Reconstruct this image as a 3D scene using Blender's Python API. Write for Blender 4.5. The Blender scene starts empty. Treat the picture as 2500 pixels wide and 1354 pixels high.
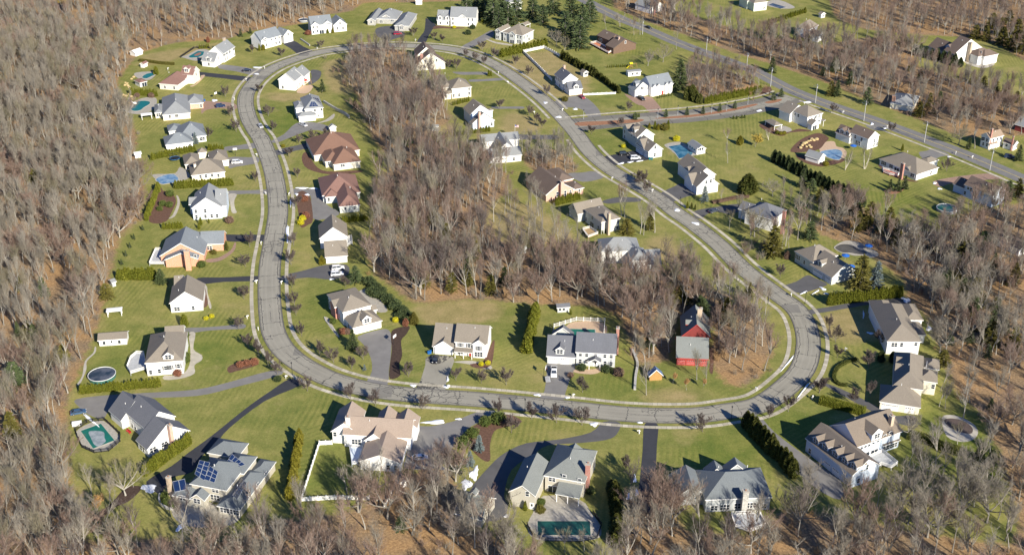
import bpy, bmesh, math, random
import numpy as np
from mathutils import Vector, Matrix
R = math.radians
scene = bpy.context.scene
# ------------------------------------------------ camera, sky, sun, exposure
CAM_H, PITCH, F = 222.5, R(28.12), 3050.0      # metres, angle below horizon, focal length in photo pixels
cam = bpy.data.objects.new("camera", bpy.data.cameras.new("camera"))
scene.collection.objects.link(cam); scene.camera = cam
cam.location = (0, 0, CAM_H); cam.rotation_euler = (R(90) - PITCH, 0, 0)
cam.data.sensor_width = 36; cam.data.lens = 36 * F / 2500
cam.data.clip_start = 1; cam.data.clip_end = 20000
SUN_EL = R(28); SUN_DIR = Vector((.545, -.838, 0)).normalized()      # towards the sun, on the ground
w = bpy.data.worlds.new("World"); scene.world = w; w.use_nodes = True
nt = w.node_tree; bg = nt.nodes["Background"]; sky = nt.nodes.new("ShaderNodeTexSky")
sky.sky_type = 'NISHITA'; sky.sun_disc = False; sky.dust_density = .3; sky.ozone_density = 4; sky.sun_elevation = SUN_EL
sky.sun_rotation = math.atan2(SUN_DIR.x, SUN_DIR.y)
tint = nt.nodes.new('ShaderNodeMix'); tint.data_type = 'RGBA'; tint.blend_type = 'MULTIPLY'; tint.inputs[0].default_value = 1; tint.inputs[7].default_value = (.55, .88, 1.4, 1)
nt.links.new(sky.outputs[0], tint.inputs[6]); nt.links.new(tint.outputs[2], bg.inputs[0]); bg.inputs[1].default_value = .055
sl = bpy.data.lights.new("sun", 'SUN'); sl.energy = 5; sl.angle = R(.5); sl.color = (1, .925, .79)
so = bpy.data.objects.new("sun", sl); scene.collection.objects.link(so)
so.rotation_euler = Vector((-SUN_DIR.x * math.cos(SUN_EL), -SUN_DIR.y * math.cos(SUN_EL), -math.sin(SUN_EL))).to_track_quat('-Z', 'Y').to_euler()
vs = scene.view_settings; vs.view_transform = 'Standard'; vs.look = 'None'; vs.exposure = .8; vs.gamma = 1
scene.render.engine = 'CYCLES'
# ------------------------------------------------ from the photograph's pixels to the ground
SP, CP = math.sin(PITCH), math.cos(PITCH)
VIEWS = dict(o=(0, 0, 1), v1=(300, 0, 3.3846), v2=(850, 0, 3.3846), v3=(1400, 0, 3.3846), v4=(1850, 0, 3.3846), v5=(250, 330, 3.3846),
    v6=(900, 330, 3.3846), v7=(1400, 330, 3.3846), v8=(1850, 330, 3.3846), a1=(0, 600, 3.9818), a2=(550, 640, 3.9818),
    a3=(1000, 700, 3.66), a4=(1500, 640, 3.9818), a5=(1950, 640, 3.9818), a6=(100, 900, 3.3846), a7=(680, 950, 3.3508),
    a8=(1050, 1000, 3.825), b1=(1500, 950, 3.3509), b2=(1900, 850, 3.385), b3=(0, 0, 4.5133), b4=(0, 950, 3.3511),
    c1=(440, 80, 11.285), c2=(600, 20, 8.929), c3=(880, 0, 7.8125), c4=(290, 140, 7.963), c5=(660, 140, 7.125),
    c6=(1170, 40, 6.154), c7=(1000, 90, 5.641), c8=(370, 280, 7.522), d1=(1500, 140, 6.25), d2=(1420, 270, 5.886),
    d3=(1840, 220, 6.769), d4=(2100, 300, 6.155), d5=(1900, 560, 7.522), d6=(1700, 460, 7.523), d7=(1260, 380, 6.153), d8=(1900, 0, 2.727))
def X(view, p):
    a, b, k = VIEWS[view]
    return (a + p[0] / k, b + p[1] / k)
def ray(px):
    x = (px[0] - 1250) / F; y = (px[1] - 677) / F
    return Vector((x, CP - y * SP, -SP - y * CP))
def G(px, z=0.0):
    d = ray(px); t = (z - CAM_H) / d.z
    return Vector((d.x * t, d.y * t, z))
def proj(P):
    d = Vector(P) - Vector((0, 0, CAM_H)); zc = d.y * CP - d.z * SP
    return (1250 + F * d.x / zc, 677 - F * (d.y * SP + d.z * CP) / zc)
def GV(view, p, z=0.0): return G(X(view, p), z)
# ------------------------------------------------ object helpers
COL = scene.collection
def tag(o, label, cat, group=None, kind=None, share=False):
    if label: o["label"] = label
    if cat: o["category"] = cat
    if group: o["group"] = group
    if kind: o["kind"] = kind
    if label and not share and not kind: UNIQ.append(o)
    return o
UNIQ = []
def empty(name, loc=(0, 0, 0), rz=0.0, sc=1.0):
    o = bpy.data.objects.new(name, None); COL.objects.link(o)
    o.empty_display_size = .5; o.location = loc; o.rotation_euler = (0, 0, rz); o.scale = (sc, sc, sc)
    return o
def inst(name, mesh, parent=None, loc=(0, 0, 0), rz=0.0, sc=(1, 1, 1)):
    o = bpy.data.objects.new(name, mesh); COL.objects.link(o)
    if parent: o.parent = parent
    o.location = loc; o.rotation_euler = (0, 0, rz); o.scale = sc
    return o
def copy_tree(o, parent=None):
    c = o.copy(); COL.objects.link(c)
    if parent: c.parent = parent
    for ch in o.children: copy_tree(ch, c)
    return c
class MB:
    def __init__(s): s.v = []; s.f = []; s.m = []
    def add(s, vs, fs, m=0):
        n = len(s.v); s.v += [tuple(x) for x in vs]
        for f in fs: s.f.append(tuple(i + n for i in f)); s.m.append(m)
    def box(s, a, b, m=0):
        x0, y0, z0 = a; x1, y1, z1 = b
        s.add([(x0,y0,z0),(x1,y0,z0),(x1,y1,z0),(x0,y1,z0),(x0,y0,z1),(x1,y0,z1),(x1,y1,z1),(x0,y1,z1)],
              [(0,3,2,1),(4,5,6,7),(0,1,5,4),(1,2,6,5),(2,3,7,6),(3,0,4,7)], m)
    def quad(s, a, b, c, d, m=0): s.add([a, b, c, d], [(0, 1, 2, 3)], m)
    def tube(s, pts, rad, n=6, m=0, cap=True):
        pts = [Vector(p) for p in pts]; rings = []
        for i, p in enumerate(pts):
            d = (pts[min(i + 1, len(pts) - 1)] - pts[max(i - 1, 0)])
            d = d.normalized() if d.length > 1e-6 else Vector((0, 0, 1))
            a = d.cross(Vector((1, 0, 0)) if abs(d.x) < .8 else Vector((0, 1, 0))).normalized(); b = d.cross(a)
            r = rad[i] if hasattr(rad, '__len__') else rad
            rings.append([p + (a * math.cos(2 * math.pi * k / n) + b * math.sin(2 * math.pi * k / n)) * r for k in range(n)])
        vs = [v for rg in rings for v in rg]; fs = []
        for i in range(len(pts) - 1):
            for k in range(n):
                fs.append((i*n+k, i*n+(k+1) % n, (i+1)*n+(k+1) % n, (i+1)*n+k))
        if cap: fs.append(tuple(range(n - 1, -1, -1))); fs.append(tuple((len(pts) - 1) * n + k for k in range(n)))
        s.add(vs, fs, m)
    def prism(s, poly, z0, z1, m=0, mt=None):
        n = len(poly); s.add([(p[0], p[1], z0) for p in poly] + [(p[0], p[1], z1) for p in poly],
            [tuple(range(n - 1, -1, -1))] + [(i, (i+1) % n, n+(i+1) % n, n+i) for i in range(n)], m)
        s.add([(p[0], p[1], z1) for p in poly], [tuple(range(n))], m if mt is None else mt)
    def mesh(s, name, mats, smooth=False):
        me = bpy.data.meshes.new(name); me.from_pydata(s.v, [], s.f); me.update()
        for m in (mats if isinstance(mats, (list, tuple)) else [mats]): me.materials.append(m)
        if any(s.m): me.polygons.foreach_set('material_index', s.m)
        if smooth: me.polygons.foreach_set('use_smooth', [True] * len(s.f))
        return me
    def build(s, name, mats, parent=None, smooth=False): return inst(name, s.mesh(name, mats, smooth), parent)
def crom(pts, sub=8, closed=False):
    pts = [Vector((p[0], p[1], 0)) for p in pts]; n = len(pts); out = []
    for i in range(n if closed else n - 1):
        if closed: p0, p1, p2, p3 = pts[(i-1) % n], pts[i], pts[(i+1) % n], pts[(i+2) % n]
        else: p0, p1, p2, p3 = pts[max(i-1, 0)], pts[i], pts[i+1], pts[min(i+2, n-1)]
        for k in range(sub):
            t = k / sub
            out.append(.5 * ((2*p1) + (p2-p0)*t + (2*p0-5*p1+4*p2-p3)*t*t + (-p0+3*p1-3*p2+p3)*t*t*t))
    if not closed: out.append(pts[-1])
    return out
# ------------------------------------------------ materials
MATS = {}
def newmat(name):
    m = bpy.data.materials.new(name); m.use_nodes = True
    n = m.node_tree.nodes; b = n["Principled BSDF"]
    return m, m.node_tree, b
class NT:
    def __init__(s, nt): s.t = nt
    def n(s, typ, **kw):
        d = s.t.nodes.new(typ)
        for k, v in kw.items():
            if k[0] == 'i' and k[1:].isdigit(): d.inputs[int(k[1:])].default_value = v
            else: setattr(d, k, v)
        return d
    def l(s, a, b): s.t.links.new(a, b)
    def noise(s, scale, detail=4, rough=.55, vec=None):
        d = s.n('ShaderNodeTexNoise'); d.inputs['Scale'].default_value = scale; d.inputs['Detail'].default_value = detail
        d.inputs['Roughness'].default_value = rough
        if vec is not None: s.l(vec, d.inputs['Vector'])
        return d.outputs['Fac']
    def ramp(s, fac, *stops):
        d = s.n('ShaderNodeValToRGB'); e = d.color_ramp.elements
        while len(e) < len(stops): e.new(.5)
        for i, (p, c) in enumerate(stops):
            e[i].position = p; e[i].color = (*c, 1) if len(c) == 3 else c
        s.l(fac, d.inputs[0]); return d.outputs[0]
    def mix(s, fac, a, b, mode='MIX'):
        d = s.n('ShaderNodeMix', data_type='RGBA', blend_type=mode)
        for sock, val in ((d.inputs[0], fac), (d.inputs[6], a), (d.inputs[7], b)):
            if hasattr(val, 'is_output') or isinstance(val, bpy.types.NodeSocket): s.l(val, sock)
            elif isinstance(val, (int, float)): sock.default_value = val
            else: sock.default_value = (*val, 1)
        return d.outputs[2]
    def math(s, op, a, b=0.0, clamp=False):
        d = s.n('ShaderNodeMath', operation=op, use_clamp=clamp)
        for i, val in enumerate((a, b)):
            if isinstance(val, bpy.types.NodeSocket): s.l(val, d.inputs[i])
            else: d.inputs[i].default_value = val
        return d.outputs[0]
def mul(c, k): return tuple(min(1, x * k) for x in c)
def plain(name, col, rough=.7, spec=.3, var=.12, scale=1.5, metal=0.0):
    if name in MATS: return MATS[name]
    m, t, b = newmat(name); N = NT(t)
    tc = N.n('ShaderNodeTexCoord').outputs['Object']
    c = N.ramp(N.noise(scale, 5, .6, tc), (.3, mul(col, 1 - var)), (.7, mul(col, 1 + var)))
    N.l(c, b.inputs['Base Color']); b.inputs['Roughness'].default_value = rough
    b.inputs['Specular IOR Level'].default_value = spec; b.inputs['Metallic'].default_value = metal
    MATS[name] = m; return m
def siding(name, col, step=.16):
    if name in MATS: return MATS[name]
    m, t, b = newmat(name); N = NT(t)
    tc = N.n('ShaderNodeTexCoord').outputs['Object']; sx = N.n('ShaderNodeSeparateXYZ'); N.l(tc, sx.inputs[0])
    fr = N.math('FRACT', N.math('DIVIDE', sx.outputs[2], step))
    c = N.ramp(N.noise(.6, 4, .6, tc), (.3, mul(col, .93)), (.75, mul(col, 1.04)))
    c = N.mix(N.math('GREATER_THAN', fr, .86), c, mul(col, .72))
    N.l(c, b.inputs['Base Color']); b.inputs['Roughness'].default_value = .6; b.inputs['Specular IOR Level'].default_value = .25
    MATS[name] = m; return m
def brick(name, col, mortar=(.5, .47, .42)):
    if name in MATS: return MATS[name]
    m, t, b = newmat(name); N = NT(t)
    tc = N.n('ShaderNodeTexCoord').outputs['Object']; sx = N.n('ShaderNodeSeparateXYZ'); N.l(tc, sx.inputs[0])
    cb = N.n('ShaderNodeCombineXYZ'); N.l(N.math('ADD', sx.outputs[0], sx.outputs[1]), cb.inputs[0]); N.l(sx.outputs[2], cb.inputs[1])
    br = N.n('ShaderNodeTexBrick'); N.l(cb.outputs[0], br.inputs['Vector']); br.inputs['Scale'].default_value = 1
    br.inputs['Brick Width'].default_value = .24; br.inputs['Row Height'].default_value = .085; br.inputs['Mortar Size'].default_value = .008
    br.inputs['Color1'].default_value = (*mul(col, 1.12), 1); br.inputs['Color2'].default_value = (*mul(col, .85), 1); br.inputs['Mortar'].default_value = (*mortar, 1)
    N.l(br.outputs[0], b.inputs['Base Color']); b.inputs['Roughness'].default_value = .85
    MATS[name] = m; return m
def shingle(name, col):
    if name in MATS: return MATS[name]
    m, t, b = newmat(name); N = NT(t)
    tc = N.n('ShaderNodeTexCoord').outputs['Object']; sx = N.n('ShaderNodeSeparateXYZ'); N.l(tc, sx.inputs[0])
    row = N.math('FRACT', N.math('DIVIDE', sx.outputs[2], .12))
    c = N.ramp(N.noise(3.5, 6, .75, tc), (.28, mul(col, .72)), (.5, col), (.74, mul(col, 1.25)))
    c = N.mix(N.ramp(N.noise(.22, 3, .6, tc), (.4, (0, 0, 0)), (.72, (.45, .45, .45))), c, mul(col, .8))
    c = N.mix(N.math('MULTIPLY', N.math('GREATER_THAN', row, .8), .35), c, mul(col, .5))
    N.l(c, b.inputs['Base Color']); b.inputs['Roughness'].default_value = .9; b.inputs['Specular IOR Level'].default_value = .15
    MATS[name] = m; return m
def foliage(name, c1, c2, c3=None, rough=.7):
    if name in MATS: return MATS[name]
    m, t, b = newmat(name); N = NT(t)
    oi = N.n('ShaderNodeObjectInfo'); geo = N.n('ShaderNodeNewGeometry')
    c = N.ramp(geo.outputs['Random Per Island'], (0, c1), (.6, c2), (1, c3 or c2))
    c = N.mix(N.math('MULTIPLY', oi.outputs['Random'], .45), c, mul(c1, .8))
    N.l(c, b.inputs['Base Color']); b.inputs['Roughness'].default_value = rough; b.inputs['Specular IOR Level'].default_value = .2
    MATS[name] = m; return m
def bark(name, a, b_, c_):
    if name in MATS: return MATS[name]
    m, t, b = newmat(name); N = NT(t)
    oi = N.n('ShaderNodeObjectInfo')
    c = N.ramp(oi.outputs['Random'], (0, a), (.5, b_), (1, c_))
    tc = N.n('ShaderNodeTexCoord').outputs['Object']
    c = N.mix(N.ramp(N.noise(2.5, 4, .7, tc), (.35, (0, 0, 0)), (.7, (.5, .5, .5))), c, mul(a, .6))
    N.l(c, b.inputs['Base Color']); b.inputs['Roughness'].default_value = .9; b.inputs['Specular IOR Level'].default_value = .1
    MATS[name] = m; return m
WHITE = siding('white_siding', (.80, .79, .76)); CREAM = siding('cream_siding', (.76, .71, .58)); BEIGE = siding('beige_siding', (.47, .44, .365))
PBLUE = siding('pale_blue_siding', (.58, .66, .76)); LGRAY = siding('light_gray_siding', (.55, .57, .54)); GRAYW = siding('gray_siding', (.42, .44, .44))
BROWNW = siding('brown_siding', (.16, .105, .075)); REDW = siding('red_siding', (.24, .05, .045)); GREENW = siding('pale_green_siding', (.66, .72, .60))
OBRICK = brick('orange_brick', (.62, .27, .14)); PBRICK = brick('pink_brick', (.58, .33, .23)); RBRICK = brick('red_brick', (.38, .12, .08)); TBRICK = brick('tan_brick', (.48, .36, .24))
STONE = plain('house_stone', (.40, .39, .36), .9, .2, .35, 2.2)
TRIM = plain('white_trim', (.82, .81, .78), .5, .3, .03); DTRIM = plain('dark_trim', (.10, .09, .08), .6, .3, .05)
RG = shingle('gray_shingle', (.25, .26, .262)); RDG = shingle('dark_gray_shingle', (.145, .15, .165)); RT = shingle('tan_shingle', (.235, .205, .165)); RLT = shingle('pinkish_tan_shingle', (.34, .27, .215))
RR = shingle('red_shingle', (.225, .132, .108)); RRB = shingle('red_brown_shingle', (.20, .118, .086)); RBR = shingle('brown_shingle', (.165, .125, .10)); RGG = shingle('green_gray_shingle', (.205, .218, .205)); RBT = shingle('brown_tan_shingle', (.205, .17, .135)); RSL = shingle('slate_blue_shingle', (.165, .183, .19)); RBG = shingle('blue_gray_shingle', (.205, .225, .24))
GLASS = plain('window_glass', (.03, .04, .055), .12, .6, .1); DOORRED = plain('red_door', (.35, .04, .03), .5)
CONC = plain('pale_concrete', (.42, .39, .33), .9, .2, .12, .8)
# ------------------------------------------------ zones of the ground, traced on the photograph and laid on the plane
def P2(pts, view='o'): return [tuple(GV(view, p)[:2]) for p in pts]
WOODS = dict(
    left=[(340,130),(290,190),(285,250),(318,290),(335,330),(330,370),(342,420),(352,470),(340,540),(300,560),(280,620),(268,680),(250,760),(232,810),(218,850),(195,900),(178,940),(160,990),(168,1060),(165,1120),(175,1200),(188,1300),(170,1420),(-450,1420),(-650,-70)],
    back=[(-650,-70),(340,130),(420,105),(560,95),(600,78),(740,58),(765,40),(860,28),(885,6),(1000,6),(1150,2),(1170,-70)],
    middle=[(860,112),(985,125),(1000,180),(1060,205),(1072,235),(1105,290),(1040,330),(1060,345),(1165,395),(1235,415),(1240,470),(1190,500),(1175,545),(1225,600),(1310,625),(1400,645),(1480,690),(1560,700),(1650,660),(1710,700),(1810,725),(1880,800),(1890,850),(1860,920),(1780,955),(1735,880),(1745,790),(1650,760),(1638,830),(1640,900),(1590,870),(1556,960),(1535,830),(1512,770),(1440,745),(1280,740),(1150,728),(1010,742),(960,700),(905,660),(900,590),(935,440),(955,390),(905,330),(880,240),(852,205),(845,150)],
    knoll=[(850,118),(905,112),(985,122),(1000,180),(940,240),(880,240),(850,200),(840,150)],
    northeast=[(1640,-70),(1640,25),(1760,60),(1850,95),(1945,95),(2000,112),(2110,92),(2225,105),(2240,165),(2380,205),(2440,230),(2520,255),(2620,310),(2500,330),(2450,330),(2390,335),(2330,330),(2240,290),(2120,245),(2000,195),(1900,162),(1790,128),(1700,95),(1600,60),(1560,45),(1500,20),(1480,-70)],
    farright=[(2000,-70),(2040,45),(2110,72),(2250,85),(2380,92),(2440,112),(2520,160),(2900,160),(2900,-70)],
    corner=[(1685,150),(1745,160),(1840,200),(1862,216),(1720,250),(1670,228)],
    right=[(1975,560),(2020,520),(2100,500),(2160,545),(2230,560),(2290,570),(2350,520),(2450,505),(2520,490),(2900,480),(2900,1420),(2520,1420),(2470,1200),(2430,1080),(2400,1010),(2330,950),(2300,860),(2265,770),(2210,730),(2215,690),(2150,640),(2080,600)],
    bottom=[(180,1330),(400,1310),(560,1330),(640,1270),(760,1270),(880,1240),(960,1190),(1010,1150),(1085,1125),(1130,1190),(1105,1275),(1240,1325),(1280,1400),(1470,1410),(1520,1360),(1535,1170),(1600,1200),(1690,1310),(1870,1300),(1900,1240),(2050,1260),(2200,1290),(2520,1340),(2600,1500),(0,1500),(120,1400)],
    streetside=[(1330,360),(1380,372),(1420,420),(1380,425),(1290,415),(1270,370)],
)
DRY = [[(785,150),(850,140),(865,240),(810,225),(790,190)],[(345,135),(560,100),(620,95),(480,125),(420,150),(330,165)],[(1225,150),(1340,120),(1440,190),(1420,250),(1330,230)],[(1975,790),(2060,745),(2140,760),(2150,830),(2040,840)],
    [(1150,480),(1300,500),(1400,570),(1400,610),(1250,610),(1150,560)],[(240,560),(330,480),(345,540),(300,570),(250,680)],[(1000,740),(1220,730),(1240,775),(1040,800)],[(1560,945),(1780,955),(1700,985),(1560,990)],
    [(2100,180),(2290,170),(2380,250),(2200,260)],[(640,225),(780,225),(800,232),(700,250),(640,240)],[(1610,560),(1700,640),(1640,650),(1560,600)],[(1230,265),(1310,290),(1330,325),(1220,325)],[(1060,330),(1040,290),(1110,300),(1110,330)]]
LUSH = [[(680,340),(640,250),(760,270),(760,330)],[(470,330),(560,290),(600,350),(560,370)],[(1500,350),(1420,330),(1440,390),(1510,385)],[(1990,420),(2260,470),(2300,540),(2160,520),(2060,450)],[(1420,205),(1510,235),(1500,270),(1430,230)],[(760,720),(830,690),(900,840),(760,850)],
    [(1390,920),(1545,900),(1550,970),(1400,970)],[(1780,1010),(2060,1000),(2050,1080),(1980,1120)],[(740,1100),(840,1110),(860,1200),(745,1205)],[(440,830),(600,820),(560,920),(470,910)],[(200,860),(340,860),(330,930),(220,920)],[(1640,1050),(1800,1060),(1900,1180),(1640,1130)],[(950,360),(880,345),(890,400),(940,420)],[(2230,960),(2460,1060),(2500,1200),(2200,1130)]]
GROVES = dict(clearing=[(1190,500),(1240,480),(1300,510),(1400,600),(1420,645),(1310,625),(1225,600)], lowlawn=[(2040,1190),(2180,1120),(2320,1130),(2420,1150),(2500,1290),(2500,1400),(2300,1360),(2180,1330),(2050,1290)], ringyard=[(2250,960),(2330,950),(2440,1080),(2470,1200),(2360,1130),(2400,1060)],
    roadside=[(1610,610),(1660,610),(1760,690),(1880,770),(1900,830),(1880,820),(1790,730),(1680,660)], slate=[(1720,520),(1790,570),(1870,620),(1925,610),(1990,560),(2010,500),(1930,460),(1860,470),(1900,520),(1800,520)], rowend=[(2070,500),(2150,520),(2230,560),(2160,580),(2080,540)], upper=[(1560,50),(1680,100),(1800,150),(1780,165),(1650,130),(1500,60)], leftbeds=[(170,1180),(330,1180),(400,1240),(420,1330),(180,1340)])
def seg(a0, a1, st): return np.arange(a0, a1 + .01, st)
GX = np.concatenate([[-6000, -2500, -1200, -800], seg(-520, 520, 1.6), [800, 1200, 2500, 6000]])
GY = np.concatenate([[-6000, -2000, -600, 0, 120], seg(190, 950, 1.6), [1200, 1800, 3000, 9000]])
XX, YY = np.meshgrid(GX, GY)
def inpoly(poly, X_, Y_):
    r = np.zeros(X_.shape, bool); n = len(poly)
    for i in range(n):
        x1, y1 = poly[i]; x2, y2 = poly[(i + 1) % n]
        if abs(y1 - y2) < 1e-9: continue
        c = ((y1 > Y_) != (y2 > Y_)) & (X_ < (x2 - x1) * (Y_ - y1) / (y2 - y1) + x1)
        r ^= c
    return r
def blur(a, k):
    for _ in range(2):
        for ax in (0, 1):
            s = np.zeros_like(a)
            for d in range(-k, k + 1): s += np.roll(a, d, ax)
            a = s / (2 * k + 1)
    return a
WP = {k: P2(v) for k, v in WOODS.items()}
zl = np.zeros(XX.shape, np.float32)
for p in WP.values(): zl = np.maximum(zl, inpoly(p, XX, YY))
far = (XX < -230) & (YY > 420) | (np.abs(XX) > 500) | (YY > 860) | (YY < 195)
zl = np.maximum(zl, far)
zd = np.zeros(XX.shape, np.float32); zg = np.zeros(XX.shape, np.float32)
for p in DRY: zd = np.maximum(zd, inpoly(P2(p), XX, YY))
for p in LUSH: zg = np.maximum(zg, inpoly(P2(p), XX, YY))
zl, zd, zg = blur(zl, 2), blur(zd, 3), blur(zg, 4)
ny, nx = XX.shape
me = bpy.data.meshes.new("ground")
co = np.stack([XX, YY, np.zeros_like(XX)], -1).reshape(-1, 3).astype(np.float32)
idx = np.arange(ny * nx).reshape(ny, nx)
fc = np.stack([idx[:-1, :-1], idx[:-1, 1:], idx[1:, 1:], idx[1:, :-1]], -1).reshape(-1, 4)
me.vertices.add(len(co)); me.vertices.foreach_set('co', co.ravel())
me.loops.add(fc.size); me.loops.foreach_set('vertex_index', fc.ravel().astype(np.int32))
me.polygons.add(len(fc)); me.polygons.foreach_set('loop_start', np.arange(0, fc.size, 4, dtype=np.int32))
me.update(calc_edges=True)
at = me.attributes.new('zone', 'FLOAT_COLOR', 'POINT')
at.data.foreach_set('color', np.stack([zl, zd, zg, np.ones_like(zl)], -1).reshape(-1).astype(np.float32))
gm, t, b = newmat('lawn_and_leaf_litter'); N = NT(t)
tc = N.n('ShaderNodeTexCoord').outputs['Object']
za = N.n('ShaderNodeAttribute', attribute_name='zone'); zs = N.n('ShaderNodeSeparateColor'); N.l(za.outputs['Color'], zs.inputs[0])
big = N.noise(.022, 3, .5, tc); mid = N.noise(.16, 5, .65, tc); fine = N.noise(1.3, 6, .75, tc); vfine = N.noise(5, 3, .7, tc)
gr = N.ramp(mid, (.26, (.115, .142, .034)), (.5, (.178, .190, .050)), (.76, (.275, .25, .080)))
gr = N.mix(N.ramp(big, (.38, (0, 0, 0)), (.66, (.75, .75, .75))), gr, N.ramp(mid, (.3, (.215, .210, .060)), (.7, (.335, .288, .100))))
gr = N.mix(N.math('MULTIPLY', zs.outputs[2], .8), gr, N.ramp(mid, (.3, (.082, .128, .022)), (.72, (.158, .185, .034))))
def stripes(ang, wid):
    mp = N.n('ShaderNodeMapping'); mp.inputs['Rotation'].default_value[2] = R(ang); N.l(tc, mp.inputs[0])
    wv = N.n('ShaderNodeTexWave', wave_profile='SIN'); wv.inputs['Scale'].default_value = wid; wv.inputs['Distortion'].default_value = 3.2
    wv.inputs['Detail'].default_value = 3; wv.inputs['Detail Scale'].default_value = .35; N.l(mp.outputs[0], wv.inputs[0]); return wv.outputs['Fac']
st = N.mix(N.math('GREATER_THAN', N.noise(.013, 1, .4, tc), .5), stripes(8, .17), stripes(52, .17))
gr = N.mix(N.math('MULTIPLY', N.ramp(N.noise(.03, 2, .5, tc), (.45, (0, 0, 0)), (.62, (1, 1, 1))), .24), gr, N.ramp(st, (.25, (.11, .135, .028)), (.75, (.31, .275, .075))))
dry = N.ramp(mid, (.3, (.25, .205, .085)), (.5, (.31, .245, .11)), (.72, (.37, .28, .14)))
gr = N.mix(N.math('MULTIPLY', N.ramp(N.math('ADD', zs.outputs[1], N.math('MULTIPLY', mid, .4)), (.5, (0, 0, 0)), (.85, (1, 1, 1))), .85), gr, dry)
lit = N.ramp(fine, (.25, (.13, .094, .058)), (.48, (.26, .178, .10)), (.62, (.36, .25, .13)), (.8, (.47, .335, .18)))
lit = N.mix(N.ramp(mid, (.35, (0, 0, 0)), (.65, (.85, .85, .85))), lit, N.ramp(fine, (.3, (.13, .10, .07)), (.7, (.29, .215, .14))))
lit = N.mix(N.ramp(N.noise(.05, 3, .6, tc), (.42, (0, 0, 0)), (.62, (.85, .85, .85))), lit, N.ramp(fine, (.3, (.26, .155, .075)), (.7, (.44, .275, .125))))
edge = N.math('ADD', zs.outputs[0], N.math('MULTIPLY', N.math('SUBTRACT', N.noise(.35, 5, .7, tc), .5), .9))
col = N.mix(N.ramp(edge, (.34, (0, 0, 0)), (.62, (1, 1, 1))), gr, lit)
col = N.mix(.6, col, N.ramp(vfine, (.25, (.22, .22, .22)), (.5, (.5, .5, .5)), (.78, (.78, .78, .78))), 'OVERLAY')
col = N.mix(.6, col, N.ramp(fine, (.25, (.24, .24, .24)), (.5, (.5, .5, .5)), (.75, (.76, .76, .76))), 'OVERLAY')
straw = N.math('MULTIPLY', N.ramp(N.noise(.045, 5, .68, tc), (.56, (0, 0, 0)), (.68, (.6, .6, .6))), N.math('LESS_THAN', zs.outputs[0], .4)); col = N.mix(straw, col, N.ramp(fine, (.3, (.235, .20, .075)), (.7, (.40, .32, .14))))
spot = N.math('MULTIPLY', N.math('GREATER_THAN', N.noise(.55, 4, .7, tc), .655), N.math('LESS_THAN', zs.outputs[0], .3)); col = N.mix(N.math('MULTIPLY', spot, .45), col, (.36, .30, .12))
N.l(col, b.inputs['Base Color']); b.inputs['Roughness'].default_value = .95; b.inputs['Specular IOR Level'].default_value = .1
bp = N.n('ShaderNodeBump'); bp.inputs['Strength'].default_value = .5; bp.inputs['Distance'].default_value = .12; N.l(vfine, bp.inputs['Height']); N.l(bp.outputs[0], b.inputs['Normal'])
me.materials.append(gm)
tag(inst('ground', me), 'lawns and leaf litter under the whole neighbourhood', 'ground', kind='structure')
# where no tree may stand
BLOCK = []           # polygons in world metres
def blocked(x, y):
    for bb, p in BLOCK:
        if bb[0] < x < bb[2] and bb[1] < y < bb[3]:
            r = False; n = len(p)
            for i in range(n):
                x1, y1 = p[i]; x2, y2 = p[(i + 1) % n]
                if (y1 > y) != (y2 > y) and x < (x2 - x1) * (y - y1) / (y2 - y1) + x1: r = not r
            if r: return True
    return False
def block(poly):
    xs = [p[0] for p in poly]; ys = [p[1] for p in poly]
    BLOCK.append(((min(xs), min(ys), max(xs), max(ys)), [(p[0], p[1]) for p in poly]))
# ------------------------------------------------ roads
def asphalt(name, col, cracks=0.0, var=.12, seams=True):
    m, t, b = newmat(name); N = NT(t); tc = N.n('ShaderNodeTexCoord').outputs['Object']
    c = N.ramp(N.noise(.25, 5, .6, tc), (.3, mul(col, 1 - var)), (.7, mul(col, 1 + var)))
    c = N.mix(.35, c, N.ramp(N.noise(6, 4, .7, tc), (.3, (.36, .36, .36)), (.7, (.62, .62, .62))), 'OVERLAY')
    if cracks:
        for sc, th, msk, lo in ((.10, .011, .03, .36), (.27, .020, .045, .55)):
            nz = N.n('ShaderNodeTexNoise'); nz.inputs['Scale'].default_value = .5; nz.inputs['Detail'].default_value = 3; N.l(tc, nz.inputs['Vector'])
            vm = N.n('ShaderNodeVectorMath', operation='MULTIPLY_ADD'); N.l(nz.outputs['Color'], vm.inputs[0]); vm.inputs[1].default_value = (2.6, 2.6, 0); N.l(tc, vm.inputs[2])
            vo = N.n('ShaderNodeTexVoronoi', feature='DISTANCE_TO_EDGE', voronoi_dimensions='2D'); vo.inputs['Scale'].default_value = sc; N.l(vm.outputs[0], vo.inputs['Vector'])
            k = N.math('LESS_THAN', vo.outputs['Distance'], th)
            k = N.math('MULTIPLY', k, N.math('GREATER_THAN', N.noise(msk, 2, .5, tc), lo))
            c = N.mix(N.math('MULTIPLY', k, cracks), c, (.035, .035, .038))
    N.l(c, b.inputs['Base Color']); b.inputs['Roughness'].default_value = .9; b.inputs['Specular IOR Level'].default_value = .2
    MATS[name] = m; return m
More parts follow.
